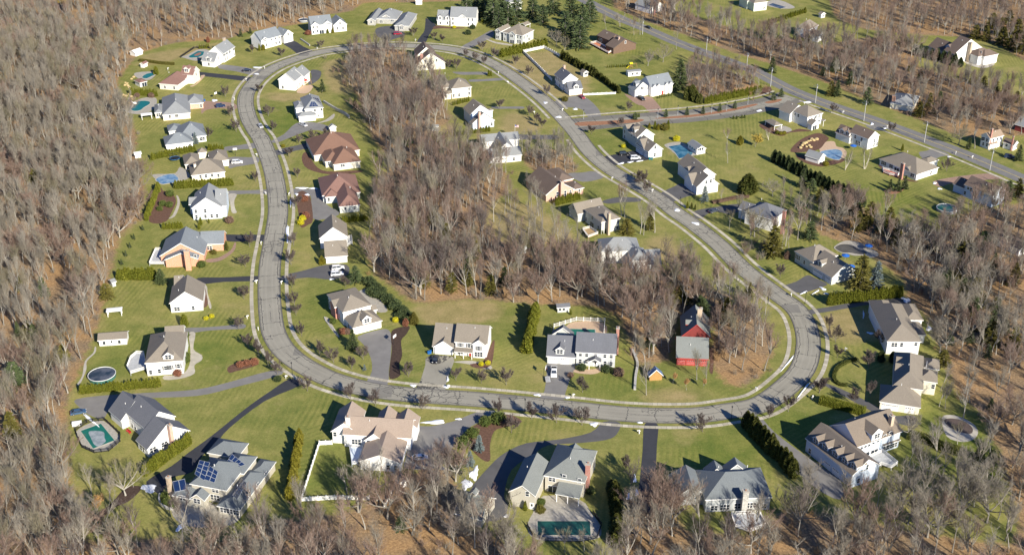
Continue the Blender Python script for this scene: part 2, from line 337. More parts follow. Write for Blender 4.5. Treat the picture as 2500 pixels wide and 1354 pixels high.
def roadmat():
    m, t, b = newmat('old_asphalt'); N = NT(t); tc = N.n('ShaderNodeTexCoord'); ob = tc.outputs['Object']; uv = N.n('ShaderNodeSeparateXYZ'); N.l(tc.outputs['UV'], uv.inputs[0]); U, V = uv.outputs[0], uv.outputs[1]
    base = (.285, .268, .218)
    c = N.ramp(N.noise(.09, 4, .6, ob), (.32, mul(base, .88)), (.5, base), (.7, mul(base, 1.12)))
    c = N.mix(.5, c, N.ramp(N.noise(5, 4, .7, ob), (.3, (.34, .34, .34)), (.7, (.64, .64, .64))), 'OVERLAY')
    w1 = N.math('SUBTRACT', N.noise(.35, 4, .65, ob), .5); w2 = N.math('SUBTRACT', N.noise(1.1, 3, .6, ob), .5)
    av = N.math('ABSOLUTE', V)
    trk = N.math('LESS_THAN', N.math('ABSOLUTE', N.math('SUBTRACT', N.math('ABSOLUTE', N.math('SUBTRACT', av, 1.9)), .75)), .32)      # worn wheel tracks
    c = N.mix(N.math('MULTIPLY', trk, .22), c, mul(base, 1.3))
    edge = N.math('GREATER_THAN', N.math('ADD', av, N.math('MULTIPLY', w1, 1.1)), 3.62); c = N.mix(N.math('MULTIPLY', edge, .55), c, (.085, .08, .075))
    def seal(dist, wd, lo, sc): return N.math('MULTIPLY', N.math('LESS_THAN', dist, wd), N.math('GREATER_THAN', N.noise(sc, 2, .5, ob), lo))
    tr = N.math('ABSOLUTE', N.math('SUBTRACT', N.math('FRACT', N.math('ADD', N.math('DIVIDE', U, 9.0), N.math('ADD', N.math('MULTIPLY', w1, .35), N.math('MULTIPLY', w2, .10)))), .5)); k1 = seal(tr, .012, .42, .06)
    lo = N.math('ABSOLUTE', N.math('ADD', V, N.math('ADD', N.math('MULTIPLY', w1, 1.0), N.math('MULTIPLY', w2, .5)))); k2 = seal(lo, .07, .50, .05)
    le = N.math('ABSOLUTE', N.math('SUBTRACT', av, N.math('ADD', 3.0, N.math('ADD', N.math('MULTIPLY', w1, 1.6), N.math('MULTIPLY', w2, .8))))); k3 = seal(le, .10, .47, .045)
    vm = N.n('ShaderNodeVectorMath', operation='MULTIPLY_ADD'); nz = N.n('ShaderNodeTexNoise'); nz.inputs['Scale'].default_value = .6; nz.inputs['Detail'].default_value = 3; N.l(ob, nz.inputs['Vector']); N.l(nz.outputs['Color'], vm.inputs[0]); vm.inputs[1].default_value = (2, 2, 0); N.l(ob, vm.inputs[2])
    vo = N.n('ShaderNodeTexVoronoi', feature='DISTANCE_TO_EDGE', voronoi_dimensions='2D'); vo.inputs['Scale'].default_value = .36; N.l(vm.outputs[0], vo.inputs['Vector']); k4 = seal(vo.outputs['Distance'], .034, .60, .04)
    k = N.math('MAXIMUM', N.math('MAXIMUM', k1, k2), N.math('MAXIMUM', k3, k4))
    c = N.mix(N.math('MULTIPLY', k, .85), c, (.032, .032, .036))
    pt = N.n('ShaderNodeTexVoronoi', feature='F1', voronoi_dimensions='2D', distance='CHEBYCHEV'); pt.inputs['Scale'].default_value = .03; N.l(ob, pt.inputs['Vector']); c = N.mix(N.math('MULTIPLY', N.math('LESS_THAN', pt.outputs['Distance'], .09), .5), c, (.12, .115, .11))
    N.l(c, b.inputs['Base Color']); b.inputs['Roughness'].default_value = .9; b.inputs['Specular IOR Level'].default_value = .2; MATS['old_asphalt'] = m; return m
def slabmat():
    m, t, b = newmat('sidewalk_concrete'); N = NT(t); tc = N.n('ShaderNodeTexCoord'); uv = N.n('ShaderNodeSeparateXYZ'); N.l(tc.outputs['UV'], uv.inputs[0]); U = N.math('DIVIDE', uv.outputs[0], 1.6)
    wn = N.n('ShaderNodeTexWhiteNoise', noise_dimensions='1D'); N.l(N.math('FLOOR', U), wn.inputs['W']); c = N.ramp(wn.outputs['Value'], (0, (.36, .325, .245)), (.6, (.45, .41, .315)), (1, (.52, .475, .375)))
    c = N.mix(N.math('LESS_THAN', N.math('FRACT', U), .05), c, (.16, .15, .12)); c = N.mix(.6, c, N.ramp(N.noise(.12, 5, .7, tc.outputs['Object']), (.3, (.34, .34, .34)), (.7, (.62, .62, .62))), 'OVERLAY')
    N.l(c, b.inputs['Base Color']); b.inputs['Roughness'].default_value = .9; return m
ROADM = roadmat(); MAINM = asphalt('gray_asphalt', (.185, .18, .172), .15)
SEAL = asphalt('sealed_asphalt', (.045, .047, .055)); DRIVE = asphalt('driveway_asphalt', (.20, .192, .18)); DARKD = asphalt('dark_driveway_asphalt', (.105, .103, .104))
BRKP = plain('reddish_pavers', (.30, .20, .15), .9, .2, .18, 1.2); WALKM = slabmat()
PATHM = plain('path_concrete', (.42,.385,.31), .9, .2, .16, .5)
PATIO = plain('patio_stone', (.36, .335, .285), .9, .2, .2, 1.2); MULCH = plain('red_mulch', (.135, .078, .055), .95, .1, .3, 1.4); DMULCH = plain('dark_mulch', (.07, .048, .038), .95, .1, .3, 1.4); OMULCH = plain('orange_mulch', (.30, .155, .09), .95, .1, .25, 1)
def ribbon(name, pts, o0, o1, z, mat, label, cat, closed=False, thick=0.0, kind='structure'):
    n = len(pts); L = []; Rr = []
    for i in range(n):
        a = pts[(i - 1) % n] if closed or i else pts[0]; c = pts[(i + 1) % n] if closed or i < n - 1 else pts[-1]
        d = (c - a).normalized(); nr = Vector((-d.y, d.x, 0)); L.append(pts[i] + nr * o0); Rr.append(pts[i] + nr * o1)
    mb = MB(); m = n if closed else n - 1; uvs = []; al = 0
    for i in range(m):
        j = (i + 1) % n
        mb.quad((*L[i][:2], z), (*L[j][:2], z), (*Rr[j][:2], z), (*Rr[i][:2], z))
        a2 = al + (pts[j] - pts[i]).length; uvs += [(al, o0), (a2, o0), (a2, o1), (al, o1)]
        if thick:
            uvs += [(al, o0), (a2, o0), (a2, o0), (al, o0)] + [(al, o1), (a2, o1), (a2, o1), (al, o1)]
            mb.quad((*L[i][:2], z - thick), (*L[j][:2], z - thick), (*L[j][:2], z), (*L[i][:2], z)); mb.quad((*Rr[i][:2], z), (*Rr[j][:2], z), (*Rr[j][:2], z - thick), (*Rr[i][:2], z - thick))
        al = a2
    o = mb.build(name, mat); ul = o.data.uv_layers.new(name='UVMap')
    lv = np.zeros(len(o.data.loops), np.int32); o.data.loops.foreach_get('vertex_index', lv); ul.data.foreach_set('uv', np.array(uvs, np.float32)[lv].ravel())
    return tag(o, label, cat, kind=kind)
LOOP = [(1400,318),(1340,255),(1280,206),(1215,162),(1150,132),(1085,118),(1000,112),(920,112),(850,118),(780,128),(720,145),(670,165),(632,190),(608,218),(599,246),(606,285),(624,320),(640,345),(667,419),(679,507),(670,580),(660,640),(657,700),(660,760),(668,810),(690,850),(726,882),(776,911),(826,931),(902,950),(1000,963),(1150,973),(1273,984),(1400,997),(1500,1008),(1580,1013),(1649,1014),(1710,1012),(1769,1004),(1858,986),(1927,937),(1962,895),(1974,841),(1965,791),(1942,753),(1892,715),(1814,655),(1754,596),(1695,549),(1651,519),(1607,484),(1548,448),(1489,413),(1440,370)]
loop = crom([G(p) for p in LOOP], 8, True)
ribbon('road', loop, -4.05, 4.05, .032, ROADM, 'cracked asphalt loop road', 'road', True)
ENTRY = [(1395,306),(1500,296),(1600,289),(1700,281),(1800,268),(1890,250),(1932,236)]
entry = crom([G(p) for p in ENTRY], 8)
ribbon('entry_road', entry, -8.4, 8.4, .028, ROADM, 'divided entry road', 'road')
ribbon('pavement', entry, 10.6, 12.0, .05, WALKM, 'pale concrete pavement along the entry road', 'pavement', thick=.06)
MAIN = [(1380,-24),(1415,-6),(1459,18),(1518,47),(1577,71),(1666,109),(1799,157),(1843,174),(1929,219),(2027,257),(2152,300),(2264,342),(2360,379),(2500,438),(2700,525)]
main = crom([G(p) for p in MAIN], 8)
ribbon('main_road', main, -4.6, 4.6, .036, MAINM, 'straight two lane road on the right', 'road')
YEL = plain('yellow_paint', (.52, .40, .10), .8); 
for o in (-.2, .2): ribbon('road_marking', main, o - .08, o + .08, .041, YEL, 'yellow centre line on the two lane road', 'marking')
ribbon('pavement', main[8 * 9 - 4:], -6.9, -8.2, .05, WALKM, 'pale concrete pavement along the two lane road', 'pavement', thick=.06)
INTER = G((1400, 312))
def clip(pts, far_):     # the part of the loop clear of the entry junction
    n = len(pts); k = [(p - INTER).length > far_ for p in pts]; i0 = next(i for i in range(n) if k[i] and not k[i - 1]); out = []
    i = i0
    while k[i % n] and len(out) < n: out.append(pts[i % n]); i += 1
    return out
ribbon('pavement', clip(loop, 13), 5.75, 7.1, .05, WALKM, 'pale concrete pavement along the loop road, inner side', 'pavement', thick=.06)
ribbon('pavement', clip(loop, 24), -5.75, -7.1, .05, WALKM, 'pale concrete pavement along the loop road, outer side', 'pavement', thick=.06)
for pts, w_ in ((loop, 8), (main, 9), (entry, 12)):
    for i in range(0, len(pts) - 1, 3):
        a = pts[i]; c = pts[min(i + 4, len(pts) - 1)]; d = (c - a).normalized(); nr = Vector((-d.y, d.x, 0)) * w_
        block([a + nr, c + nr, c - nr, a - nr])
def sheet(name, view, pts, z, mat, label, cat, kind='structure', smooth=3, thick=0.0):
    w_ = [GV(view, p) for p in pts]
    if smooth: w_ = crom(w_, smooth, True)
    bm = bmesh.new(); vs = [bm.verts.new((p.x, p.y, z)) for p in w_]
    es = [bm.edges.new((vs[i], vs[(i + 1) % len(vs)])) for i in range(len(vs))]
    bmesh.ops.triangle_fill(bm, edges=es, use_beauty=True)
    for f in bm.faces:
        f.normal_update()
        if f.normal.z < 0: f.normal_flip()
    if thick:
        for i in range(len(vs)):
            a, c = vs[i], vs[(i + 1) % len(vs)]; d = [bm.verts.new((q.co.x, q.co.y, z - thick)) for q in (a, c)]
            bm.faces.new((a, c, d[1], d[0]))
    me = bpy.data.meshes.new(name); bm.to_mesh(me); bm.free(); me.materials.append(mat)
    block(w_); return tag(inst(name, me), label, cat, kind=kind)
for s, w_ in ((1, 'outer'), (-1, 'inner')):
    ribbon('kerb', loop, s * 4.02, s * 4.2, .10, DARKD, 'low dark asphalt kerb along the %s edge of the loop road' % w_, 'kerb', True, .13)
DRV = [('v5',[(1005,822),(1150,822),(1290,822),(1340,826),(1335,880),(1285,872),(1080,880),(1005,862)],SEAL),('v1',[(800,535),(950,548),(1100,572),(1185,570),(1100,625),(940,592),(800,568)],DRIVE),('v1',[(600,595),(800,612),(1060,640),(1040,672),(800,645),(600,622)],SEAL),
('v1',[(1325,360),(1410,338),(1490,385),(1580,432),(1470,458),(1390,405)],SEAL),('v1',[(660,845),(740,838),(920,855),(930,905),(800,895),(690,910),(650,940)],BRKP),('v1',[(1430,1020),(1560,1010),(1690,1040),(1680,1085),(1560,1075),(1400,1130),(1270,1180),(1225,1165),(1330,1110)],DRIVE),
('v1',[(1250,1245),(1400,1210),(1570,1175),(1590,1215),(1430,1245),(1270,1285)],DARKD),('v1',[(1555,580),(1635,590),(1625,650),(1555,700),(1530,690),(1560,640)],DARKD),('v1',[(845,1215),(960,1200),(1100,1180),(1110,1222),(970,1235),(845,1245)],DRIVE),
('v5',[(1045,185),(1210,183),(1285,180),(1290,225),(1210,245),(1100,262),(1045,272)],DRIVE),('v5',[(1020,460),(1200,456),(1380,450),(1380,485),(1200,484),(1020,492)],DRIVE),('v5',[(1560,445),(1720,445),(1810,440),(1850,500),(1850,570),(1960,640),(1890,680),(1740,690),(1725,520),(1690,495),(1560,490)],DRIVE),
('v5',[(1490,1160),(1650,1120),(1850,1070),(2020,1070),(2030,1150),(1900,1192),(1700,1175),(1490,1195)],DARKD),('v5',[(790,1178),(1000,1174),(1310,1162),(1310,1200),(1000,1212),(790,1232)],SEAL),('a1',[(1780,800),(2000,790),(2190,775),(2370,758),(2370,802),(2190,812),(2000,825),(1790,855)],DRIVE),
('a2',[(1290,720),(1520,650),(1600,670),(1615,760),(1610,900),(1590,1050),(1570,1195),(1380,1180),(1425,1060),(1415,930),(1345,800)],DRIVE),('a3',[(165,620),(390,625),(360,760),(320,880),(300,925),(70,912),(100,830),(140,700)],ROADM),('a3',[(1240,675),(1475,690),(1430,830),(1390,955),(1375,1005),(1170,992),(1205,930),(1225,780)],DRIVE),
('a6',[(290,250),(560,215),(900,195),(1280,170),(1550,110),(1900,15),(1990,45),(1560,162),(1290,222),(900,240),(640,260),(560,340),(510,412),(390,375),(310,310)],DRIVE),('a6',[(2060,80),(2150,130),(1850,265),(1560,485),(1450,610),(1330,720),(1250,850),(1080,900),(1000,1020),(940,1012),(870,930),(1080,800),(1220,690),(1400,560),(1700,320),(1900,180)],SEAL),
('a7',[(1640,180),(1790,185),(1580,300),(1500,370),(1420,480),(1350,610),(1250,650),(1040,645),(1040,560),(1110,320),(1250,300),(1430,260)],DRIVE),('a8',[(1620,110),(1775,120),(1740,230),(1640,280),(1400,308),(1100,330),(960,420),(760,560),(690,800),(730,890),(670,1020),(480,1020),(560,830),(370,765),(560,520),(700,400),(900,310),(1200,275),(1500,210)],DARKD),
('a8',[(2005,130),(2125,135),(2118,330),(2108,600),(2100,900),(1940,945),(1960,640),(1985,380)],SEAL),('b1',[(1130,230),(1195,225),(1310,350),(1560,540),(1850,745),(1843,900),(1640,800),(1480,650),(1300,430)],DRIVE),('b2',[(350,285),(420,295),(600,370),(840,490),(960,555),(1130,555),(1110,640),(900,590),(740,500),(580,415)],DARKD),
('a5',[(60,470),(280,435),(480,398),(780,365),(1000,342),(1100,390),(1000,430),(800,400),(500,442),(280,480),(70,510)],DARKD),('d5',[(80,1040),(330,955),(530,840),(680,890),(900,1000),(780,1065),(560,1135),(400,1170),(150,1090)],DARKD),('d6',[(-60,430),(150,370),(380,338),(760,285),(830,400),(600,470),(400,430),(200,470),(90,560),(-20,530)],DARKD),
('d2',[(1120,1200),(1330,1090),(1450,1050),(1690,1195),(1520,1232),(1310,1312),(1220,1290)],DARKD),('d2',[(310,665),(560,618),(780,580),(960,690),(880,722),(660,755),(490,785),(390,730)],SEAL),('d7',[(780,270),(980,255),(1170,235),(1330,315),(1130,382),(940,382)],DRIVE),('d7',[(1300,680),(1560,620),(1850,640),(1850,690),(1600,700),(1380,722)],DARKD),
('c7',[(590,485),(800,485),(1010,483),(1100,495),(1060,522),(900,522),(700,522)],DRIVE),('c7',[(830,590),(1030,583),(1232,568),(1290,598),(1040,612),(840,620)],DRIVE),('c7',[(1130,962),(1350,963),(1560,962),(1560,992),(1350,990),(1180,992)],DRIVE),('v2',[(1370,1112),(1540,1116),(1720,1118),(1720,1152),(1540,1152),(1390,1152)],DARKD),
('v2',[(1660,860),(1830,800),(1950,800),(2050,880),(2090,960),(1990,972),(1930,905),(1820,888),(1720,900)],DRIVE),('d1',[(150,560),(320,610),(520,598),(600,640),(730,815),(620,840),(530,835),(440,745),(330,712)],BRKP),('c3',[(1260,350),(1450,490),(1380,560),(1300,690),(1240,810),(1080,810),(1150,690),(1220,590),(1240,420)],SEAL),
('c3',[(310,540),(640,500),(820,620),(820,690),(560,780),(540,860),(420,860),(440,760),(310,690)],DARKD),('v2',[(1190,250),(1200,300),(1130,340),(990,405),(930,392),(1040,330),(1110,290)],DRIVE),('d4',[(880,450),(1000,420),(1120,385),(1340,475),(1200,510),(1000,580)],DRIVE),('d4',[(1090,890),(1300,830),(1900,760),(2170,835),(1950,850),(1700,880),(1400,900),(1190,960)],BRKP),('d3',[(1850,590),(2000,570),(2150,640),(2110,668),(1990,662)],DRIVE)]
for i, (v, p, m) in enumerate(DRV): sheet('driveway', v, p, .008 + .002 * (i % 8), m, 'driveway of a house', 'driveway')
PAT = [('patio','a8',[(1060,800),(1400,840),(1500,950),(1590,1080),(1580,1190),(1400,1220),(1000,1210),(910,1090),(960,960)],PATIO),('patio','a6',[(1100,1130),(1400,1100),(1480,1190),(1650,1210),(1560,1290),(1300,1310),(1120,1250)],PATIO),('patio','c1',[(30,670),(220,600),(450,480),(620,455),(800,490),(760,560),(600,680),(440,780),(120,700)],PATIO),
('patio','c4',[(60,980),(300,860),(480,790),(720,790),(720,950),(600,1060),(420,1110),(180,1080)],PATIO),('patio','c4',[(310,310),(450,285),(700,285),(720,340),(600,440),(420,430),(310,360)],PATIO),('patio','c8',[(10,1110),(120,1090),(430,1080),(520,960),(680,1060),(690,1160),(520,1230),(300,1260),(100,1200)],PATIO),
('patio','a6',[(290,520),(400,450),(520,430),(640,540),(650,600),(560,670),(420,680),(330,620)],PATIO),('patio','a3',[(1390,370),(1480,310),(1730,320),(1740,430),(1460,440)],plain('tan_pavers',(.50,.36,.24),.9)),('patio','a2',[(1290,290),(1400,262),(1490,350),(1580,470),(1470,480),(1360,380)],PATIO),('patio','d2',[(1190,490),(1400,450),(1560,520),(1740,610),(1600,650),(1440,690),(1280,570)],PATIO),
('patio','d3',[(1080,970),(1180,860),(1330,850),(1370,930),(1480,960),(1540,1050),(1450,1150),(1200,1110)],plain('tan_pavers',(.50,.36,.24),.9)),('patio','d5',[(1040,310),(1200,215),(1350,210),(1520,250),(1700,340),(1850,460),(1700,520),(1560,480),(1380,480),(1250,430),(1120,400)],PATIO),('patio','v4',[(1700,510),(1860,490),(1960,530),(1850,565)],CONC),
('patio','c5',[(480,560),(560,500),(745,490),(660,620),(470,620)],plain('tan_pavers',(.50,.36,.24),.9)),('patio','d3',[(350,650),(480,590),(620,640),(600,690),(450,690)],PATIO),('patio','v3',[(1560,30),(1690,0),(1830,60),(1760,75),(1640,60)],PATIO),('patio','c5',[(800,1150),(960,1090),(1110,980),(1100,1060),(980,1120)],PATIO),
('path','v5',[(1040,490),(1110,488),(1090,540),(1095,600),(1110,640),(1070,640),(1055,560)],PATHM),('path','v5',[(860,1025),(960,1010),(1060,950),(1090,890),(1105,895),(1085,960),(980,1035),(870,1050)],BRKP),('path','a1',[(1960,380),(2010,390),(2020,470),(2055,580),(2040,610),(2000,500)],PATHM),('path','a1',[(1835,850),(1900,850),(1880,1000),(1960,1060),(1960,1110),(1890,1160),(1890,1240),(1750,1290),(1600,1300),(1600,1260),(1760,1250),(1840,1160),(1850,1000)],PATHM),
('path','c6',[(95,345),(130,345),(250,385),(500,425),(500,445),(250,410)],PATHM),('path','a3',[(390,670),(560,660),(720,700),(725,735),(600,720),(530,690)],CONC),('path','a3',[(1480,740),(1640,735),(1700,720),(1700,760),(1620,780),(1480,765)],plain('tan_pavers',(.50,.36,.24),.9)),('path','c4',[(1380,560),(1480,530),(1590,400),(1600,355),(1680,355),(1560,490),(1440,570)],plain('tan_pavers',(.50,.36,.24),.9)),
('path','a2',[(960,545),(1000,540),(1060,640),(1110,720),(1090,720),(1030,650)],PATHM),('path','v5',[(540,690),(580,660),(620,560),(610,500),(630,510),(640,570),(600,670)],PATHM),('path','a1',[(920,985),(935,985),(925,1040),(845,1120),(840,1200),(790,1320),(760,1354),(750,1340),(800,1260),(825,1120),(905,1040)],CONC)]
for i, (n_, v, p, m) in enumerate(PAT): sheet(n_, v, p, .026 + .002 * (i % 9), m, ('stone patio' if n_ == 'patio' else 'narrow path') + ' beside a house', n_)
BEDS = [('a2',[(1610,720),(1640,650),(1790,620),(1760,700),(1710,760),(1720,900),(1690,1000),(1700,1100),(1600,1130),(1600,1000),(1620,850)],DMULCH),('v5',[(380,680),(470,430),(500,460),(560,470),(610,540),(570,640),(530,710),(440,730)],MULCH),('v5',[(1690,480),(1720,520),(1740,700),(1700,740),(1640,760),(1620,640),(1600,500),(1650,460)],MULCH),('d3',[(610,1020),(700,880),(870,770),(1080,710),(1240,790),(1180,870),(1080,980),(880,1020)],MULCH),
('d3',[(690,1070),(860,1080),(1080,1180),(1350,1150),(1520,1140),(1440,1200),(1230,1250),(1050,1260),(800,1180)],MULCH),('a8',[(430,140),(700,40),(860,110),(700,160),(600,200),(560,330),(560,470),(480,460),(330,300),(350,200)],MULCH),('a6',[(380,1240),(560,1130),(690,990),(790,965),(830,990),(730,1090),(600,1150),(480,1250)],DMULCH),('v3',[(30,1012),(280,1000),(560,985),(540,1010),(280,1030),(50,1042)],OMULCH),('d1',[(600,935),(850,905),(1250,870),(1700,800),(2120,715),(2160,735),(1750,830),(1250,905),(850,935)],OMULCH),
('d1',[(2290,690),(2400,660),(2500,640),(2560,640),(2520,675),(2380,705)],OMULCH),('d3',[(90,580),(230,540),(330,620),(480,700),(620,680),(760,640),(960,680),(760,690),(580,710),(480,760),(330,730),(180,660)],MULCH),('a3',[(540,690),(660,660),(740,490),(760,500),(725,700),(600,725)],MULCH),('d4',[(330,1000),(440,1020),(640,980),(650,1010),(560,1060),(440,1065)],OMULCH),('d4',[(270,620),(450,740),(650,830),(880,880),(760,880),(520,820),(330,700)],MULCH),
('c3',[(1390,520),(1480,490),(1690,520),(1990,530),(1890,550),(1540,545),(1390,560)],MULCH),('a4',[(920,830),(950,850),(965,950),(955,1080),(925,1060),(930,950)],MULCH),('d1',[(2270,470),(2370,450),(2400,520),(2300,560),(2200,580),(2240,520)],MULCH),('a2',[(20,1030),(90,985),(240,975),(330,985),(250,1020),(100,1060),(40,1075)],MULCH),('a1',[(1950,390),(1985,390),(2010,480),(2020,570),(1980,600),(1970,540)],MULCH),('v5',[(1660,150),(1700,150),(1760,250),(1860,300),(2130,290),(2120,310),(1880,325),(1700,280),(1650,210)],MULCH)]
for i, (v, p, m) in enumerate(BEDS): sheet('mulch_bed', v, p, .046 + .002 * (i % 8), m, 'planting bed of shredded mulch', 'mulch bed')
# ------------------------------------------------ houses
WCACHE = {}
def winmesh(kind, fc):
    key = (kind, fc.name)
    if key in WCACHE: return WCACHE[key]
    w_, h, mul_, shut = dict(w=(.95,1.5,1,0), s=(.95,1.5,1,1), W=(1.9,1.5,2,0), V=(2.7,1.7,3,0), t=(1.0,2.1,1,0), d=(1.05,2.1,0,0), D=(2.6,2.1,2,0), r=(1.05,2.1,0,0), g=(2.6,2.2,0,0), G=(4.9,2.2,0,0), k=(.9,1.2,0,0))[kind]
    mb = MB(); fr = .13
    if kind in 'gG':
        mb.box((-w_/2-.14,-.05,0), (w_/2+.14,.02,h+.14), 0); mb.box((-w_/2,-.07,0), (w_/2,-.04,h), 2)
        for i in range(1, 4): mb.box((-w_/2,-.085,h*i/4-.02), (w_/2,-.068,h*i/4+.02), 3)
        n = 4 if kind == 'g' else 8
        for i in range(n):
            x = -w_/2 + w_*(i+.5)/n; mb.box((x-.19,-.084,h*.80), (x+.19,-.069,h*.94), 1)
    else:
        mb.box((-w_/2-fr,-.05,-fr), (w_/2+fr,.02,h+fr), 0)
        mb.box((-w_/2,-.07,0), (w_/2,-.04,h), 2 if kind == 'r' else (0 if kind == 'd' else 1))
        if kind == 'd': mb.box((-.28,-.09,h*.5), (.28,-.06,h*.9), 1)
        for i in range(1, mul_): x = -w_/2 + w_*i/mul_; mb.box((x-.07,-.10,0), (x+.07,-.065,h), 0)
        if kind in 'wsWVt': mb.box((-w_/2,-.095,h*.5-.05), (w_/2,-.066,h*.5+.04), 0)
        if shut:
            for sx in (-1, 1): mb.box((sx*(w_/2+.36)-.2,-.06,-.05), (sx*(w_/2+.36)+.2,.01,h+.05), 3)
    me = mb.mesh('window' if kind not in 'gGdr' else 'door', [fc, GLASS, DOORRED if kind == 'r' else (fc if 'red' in fc.name else TRIM), plain('shutter_gray', (.12, .125, .13)) if kind != 'g' and kind != 'G' else plain('panel_gray', (.58, .58, .56))])  # last material: dark gray shutters, paler gray lines on garage doors
    WCACHE[key] = me; return me
NAMEK = dict(w='window', s='window', W='window', V='window', t='window', d='door', D='glass_door', r='door', g='garage_door', G='garage_door', k='skylight')
HOUSES = []
def house(view, label, wall, roof, blocks, wins=(), dorm=(), chim=(), solar=(), yaw=None, name='house', cat='house', trim=None, deck=(), roofs=None, walls=None):
    trim = trim or TRIM; vx = lambda p: X(view, p)
    b0 = blocks[0]; z0 = b0[4]
    if yaw: a, c = G(vx(yaw[0]), z0), G(vx(yaw[1]), z0)
    else: a, c = G(vx(b0[1]), z0), G(vx(b0[2]), z0)
    ang = math.atan2(c.y - a.y, c.x - a.x); ca, sa = math.cos(ang), math.sin(ang)
    o = next(G(vx(p), z0) for p in (b0[1], b0[2]) if not isinstance(p, (int, float)))
    L0 = lambda P: ((P.x - o.x) * ca + (P.y - o.y) * sa, -(P.x - o.x) * sa + (P.y - o.y) * ca)
    rec = []
    for k, (t, p, q, r, ze, s, *op) in enumerate(blocks):
        ze += .004 * k
        P = None if isinstance(p, (int, float)) else L0(G(vx(p), ze)); Q = None if isinstance(q, (int, float)) else L0(G(vx(q), ze))
        if P is None: P = (Q[0] - p, Q[1])
        if Q is None: Q = (P[0] + q, P[1])
        u0, u1 = min(P[0], Q[0]), max(P[0], Q[0]); w_ = max(u1 - u0, 2.0); v0 = (P[1] + Q[1]) / 2 + .003 * k
        if isinstance(r, (int, float)): d = r
        elif t in 'UHs':
            f = lambda d: L0(G(vx(r), ze + s * d))[1] - v0 - d
            lo, hi = .3, 14
            for _ in range(40):
                m = (lo + hi) / 2
                if f(m) > 0: lo = m
                else: hi = m
            d = lo * (1 if t == 's' else 2)
        elif t == 'V': d = L0(G(vx(r), ze + s * w_ / 2))[1] - v0
        else: d = L0(G(vx(r), ze))[1] - v0
        raw = d; d = max(2.5 if t != 's' else 1.5, min(26, d))
        if abs(raw - d) > .01: print('CLAMP', label[:30], k, t, round(raw, 1))
        tt = {'U': 'U', 'u': 'U', 'V': 'V', 'v': 'V', 'H': 'H', 'h': 'H', 's': 's', 'f': 'f'}[t]
        rec.append([tt, u0, v0, u0 + w_, v0 + d, ze, s, op[0] if op else ''])
    cu = (min(b[1] for b in rec) + max(b[3] for b in rec)) / 2; cv = (min(b[2] for b in rec) + max(b[4] for b in rec)) / 2
    org = Vector((o.x + cu * ca - cv * sa, o.y + cu * sa + cv * ca, 0))
    for b in rec: b[1] -= cu; b[3] -= cu; b[2] -= cv; b[4] -= cv
    L = lambda P: Vector(((P.x - org.x) * ca + (P.y - org.y) * sa, -(P.x - org.x) * sa + (P.y - org.y) * ca, P.z))
    W = lambda u, v: (org.x + u * ca - v * sa, org.y + u * sa + v * ca)
    root = empty(name, org, ang); tag(root, label, cat)
    wb, rb, pb = MB(), MB(), MB(); IN = .38; TH = .3
    planes = []
    for t, u0, v0, u1, v1, ze, s, op in rec:
        block([W(u0 - 1, v0 - 1), W(u1 + 1, v0 - 1), W(u1 + 1, v1 + 1), W(u0 - 1, v1 + 1)])
        i = min(IN, (u1 - u0) / 6, (v1 - v0) / 6); a, c, e, g = u0 + i, u1 - i, v0 + i, v1 - i; um, vm = (u0 + u1) / 2, (v0 + v1) / 2
        wi = 1 if 'b' in op else 0; ri = 2 if 'r' in op else 0
        zw = ze + i * s - .14; pl = {}
        if 'P' in op:
            n = max(2, round((c - a) / 3.2) + 1)
            for j in range(n):
                x = a + (c - a) * j / (n - 1); pb.box((x - .1, e - .1, 0), (x + .1, e + .1, zw))
                if t != 's': pb.box((x - .1, g - .1, 0), (x + .1, g + .1, zw))
        else:
            B = -.3
            if t == 'U':
                zr = ze + s * (v1 - v0) / 2 - .14
                wb.add([(a,e,B),(c,e,B),(c,g,B),(a,g,B),(a,e,zw),(c,e,zw),(c,g,zw),(a,g,zw),(a,vm,zr),(c,vm,zr)], [(0,1,5,4),(2,3,7,6),(1,2,6,9,5),(3,0,4,8,7)], wi)
            elif t == 'V':
                zr = ze + s * (u1 - u0) / 2 - .14
                wb.add([(a,e,B),(c,e,B),(c,g,B),(a,g,B),(a,e,zw),(c,e,zw),(c,g,zw),(a,g,zw),(um,e,zr),(um,g,zr)], [(0,1,5,8,4),(2,3,7,9,6),(1,2,6,5),(3,0,4,7)], wi)
            elif t == 's':
                zb = ze + s * (v1 - v0) - .14; g = v1
                wb.add([(a,e,B),(c,e,B),(c,g,B),(a,g,B),(a,e,zw),(c,e,zw),(c,g,zb),(a,g,zb)], [(0,1,5,4),(1,2,6,5),(3,0,4,7),(2,3,7,6)], wi)
            else: wb.box((a, e, B), (c, g, zw - i * s + .02), wi)
        if t == 'U':
            h = (v1 - v0) / 2; zr = ze + s * h; bt = TH
            V_ = [(u0,v0,ze),(u1,v0,ze),(u1,vm,zr),(u0,vm,zr),(u1,v1,ze),(u0,v1,ze)]; Lw = [(x, y, z - bt) for x, y, z in V_]
            rb.add(V_, [(0,1,2,3),(3,2,4,5)], ri); rb.add(V_ + Lw, [(7,6,9,8),(8,9,11,10),(0,6,7,1),(5,4,10,11),(0,3,9,6),(3,5,11,9),(1,7,8,2),(2,8,10,4)], 1)
            pl['S'] = ((um, v0, ze), Vector((0, -s, 1))); pl['N'] = ((um, v1, ze), Vector((0, s, 1)))
        elif t == 'V':
            h = (u1 - u0) / 2; zr = ze + s * h; bt = TH
            V_ = [(u0,v0,ze),(u0,v1,ze),(um,v1,zr),(um,v0,zr),(u1,v1,ze),(u1,v0,ze)]; Lw = [(x, y, z - bt) for x, y, z in V_]
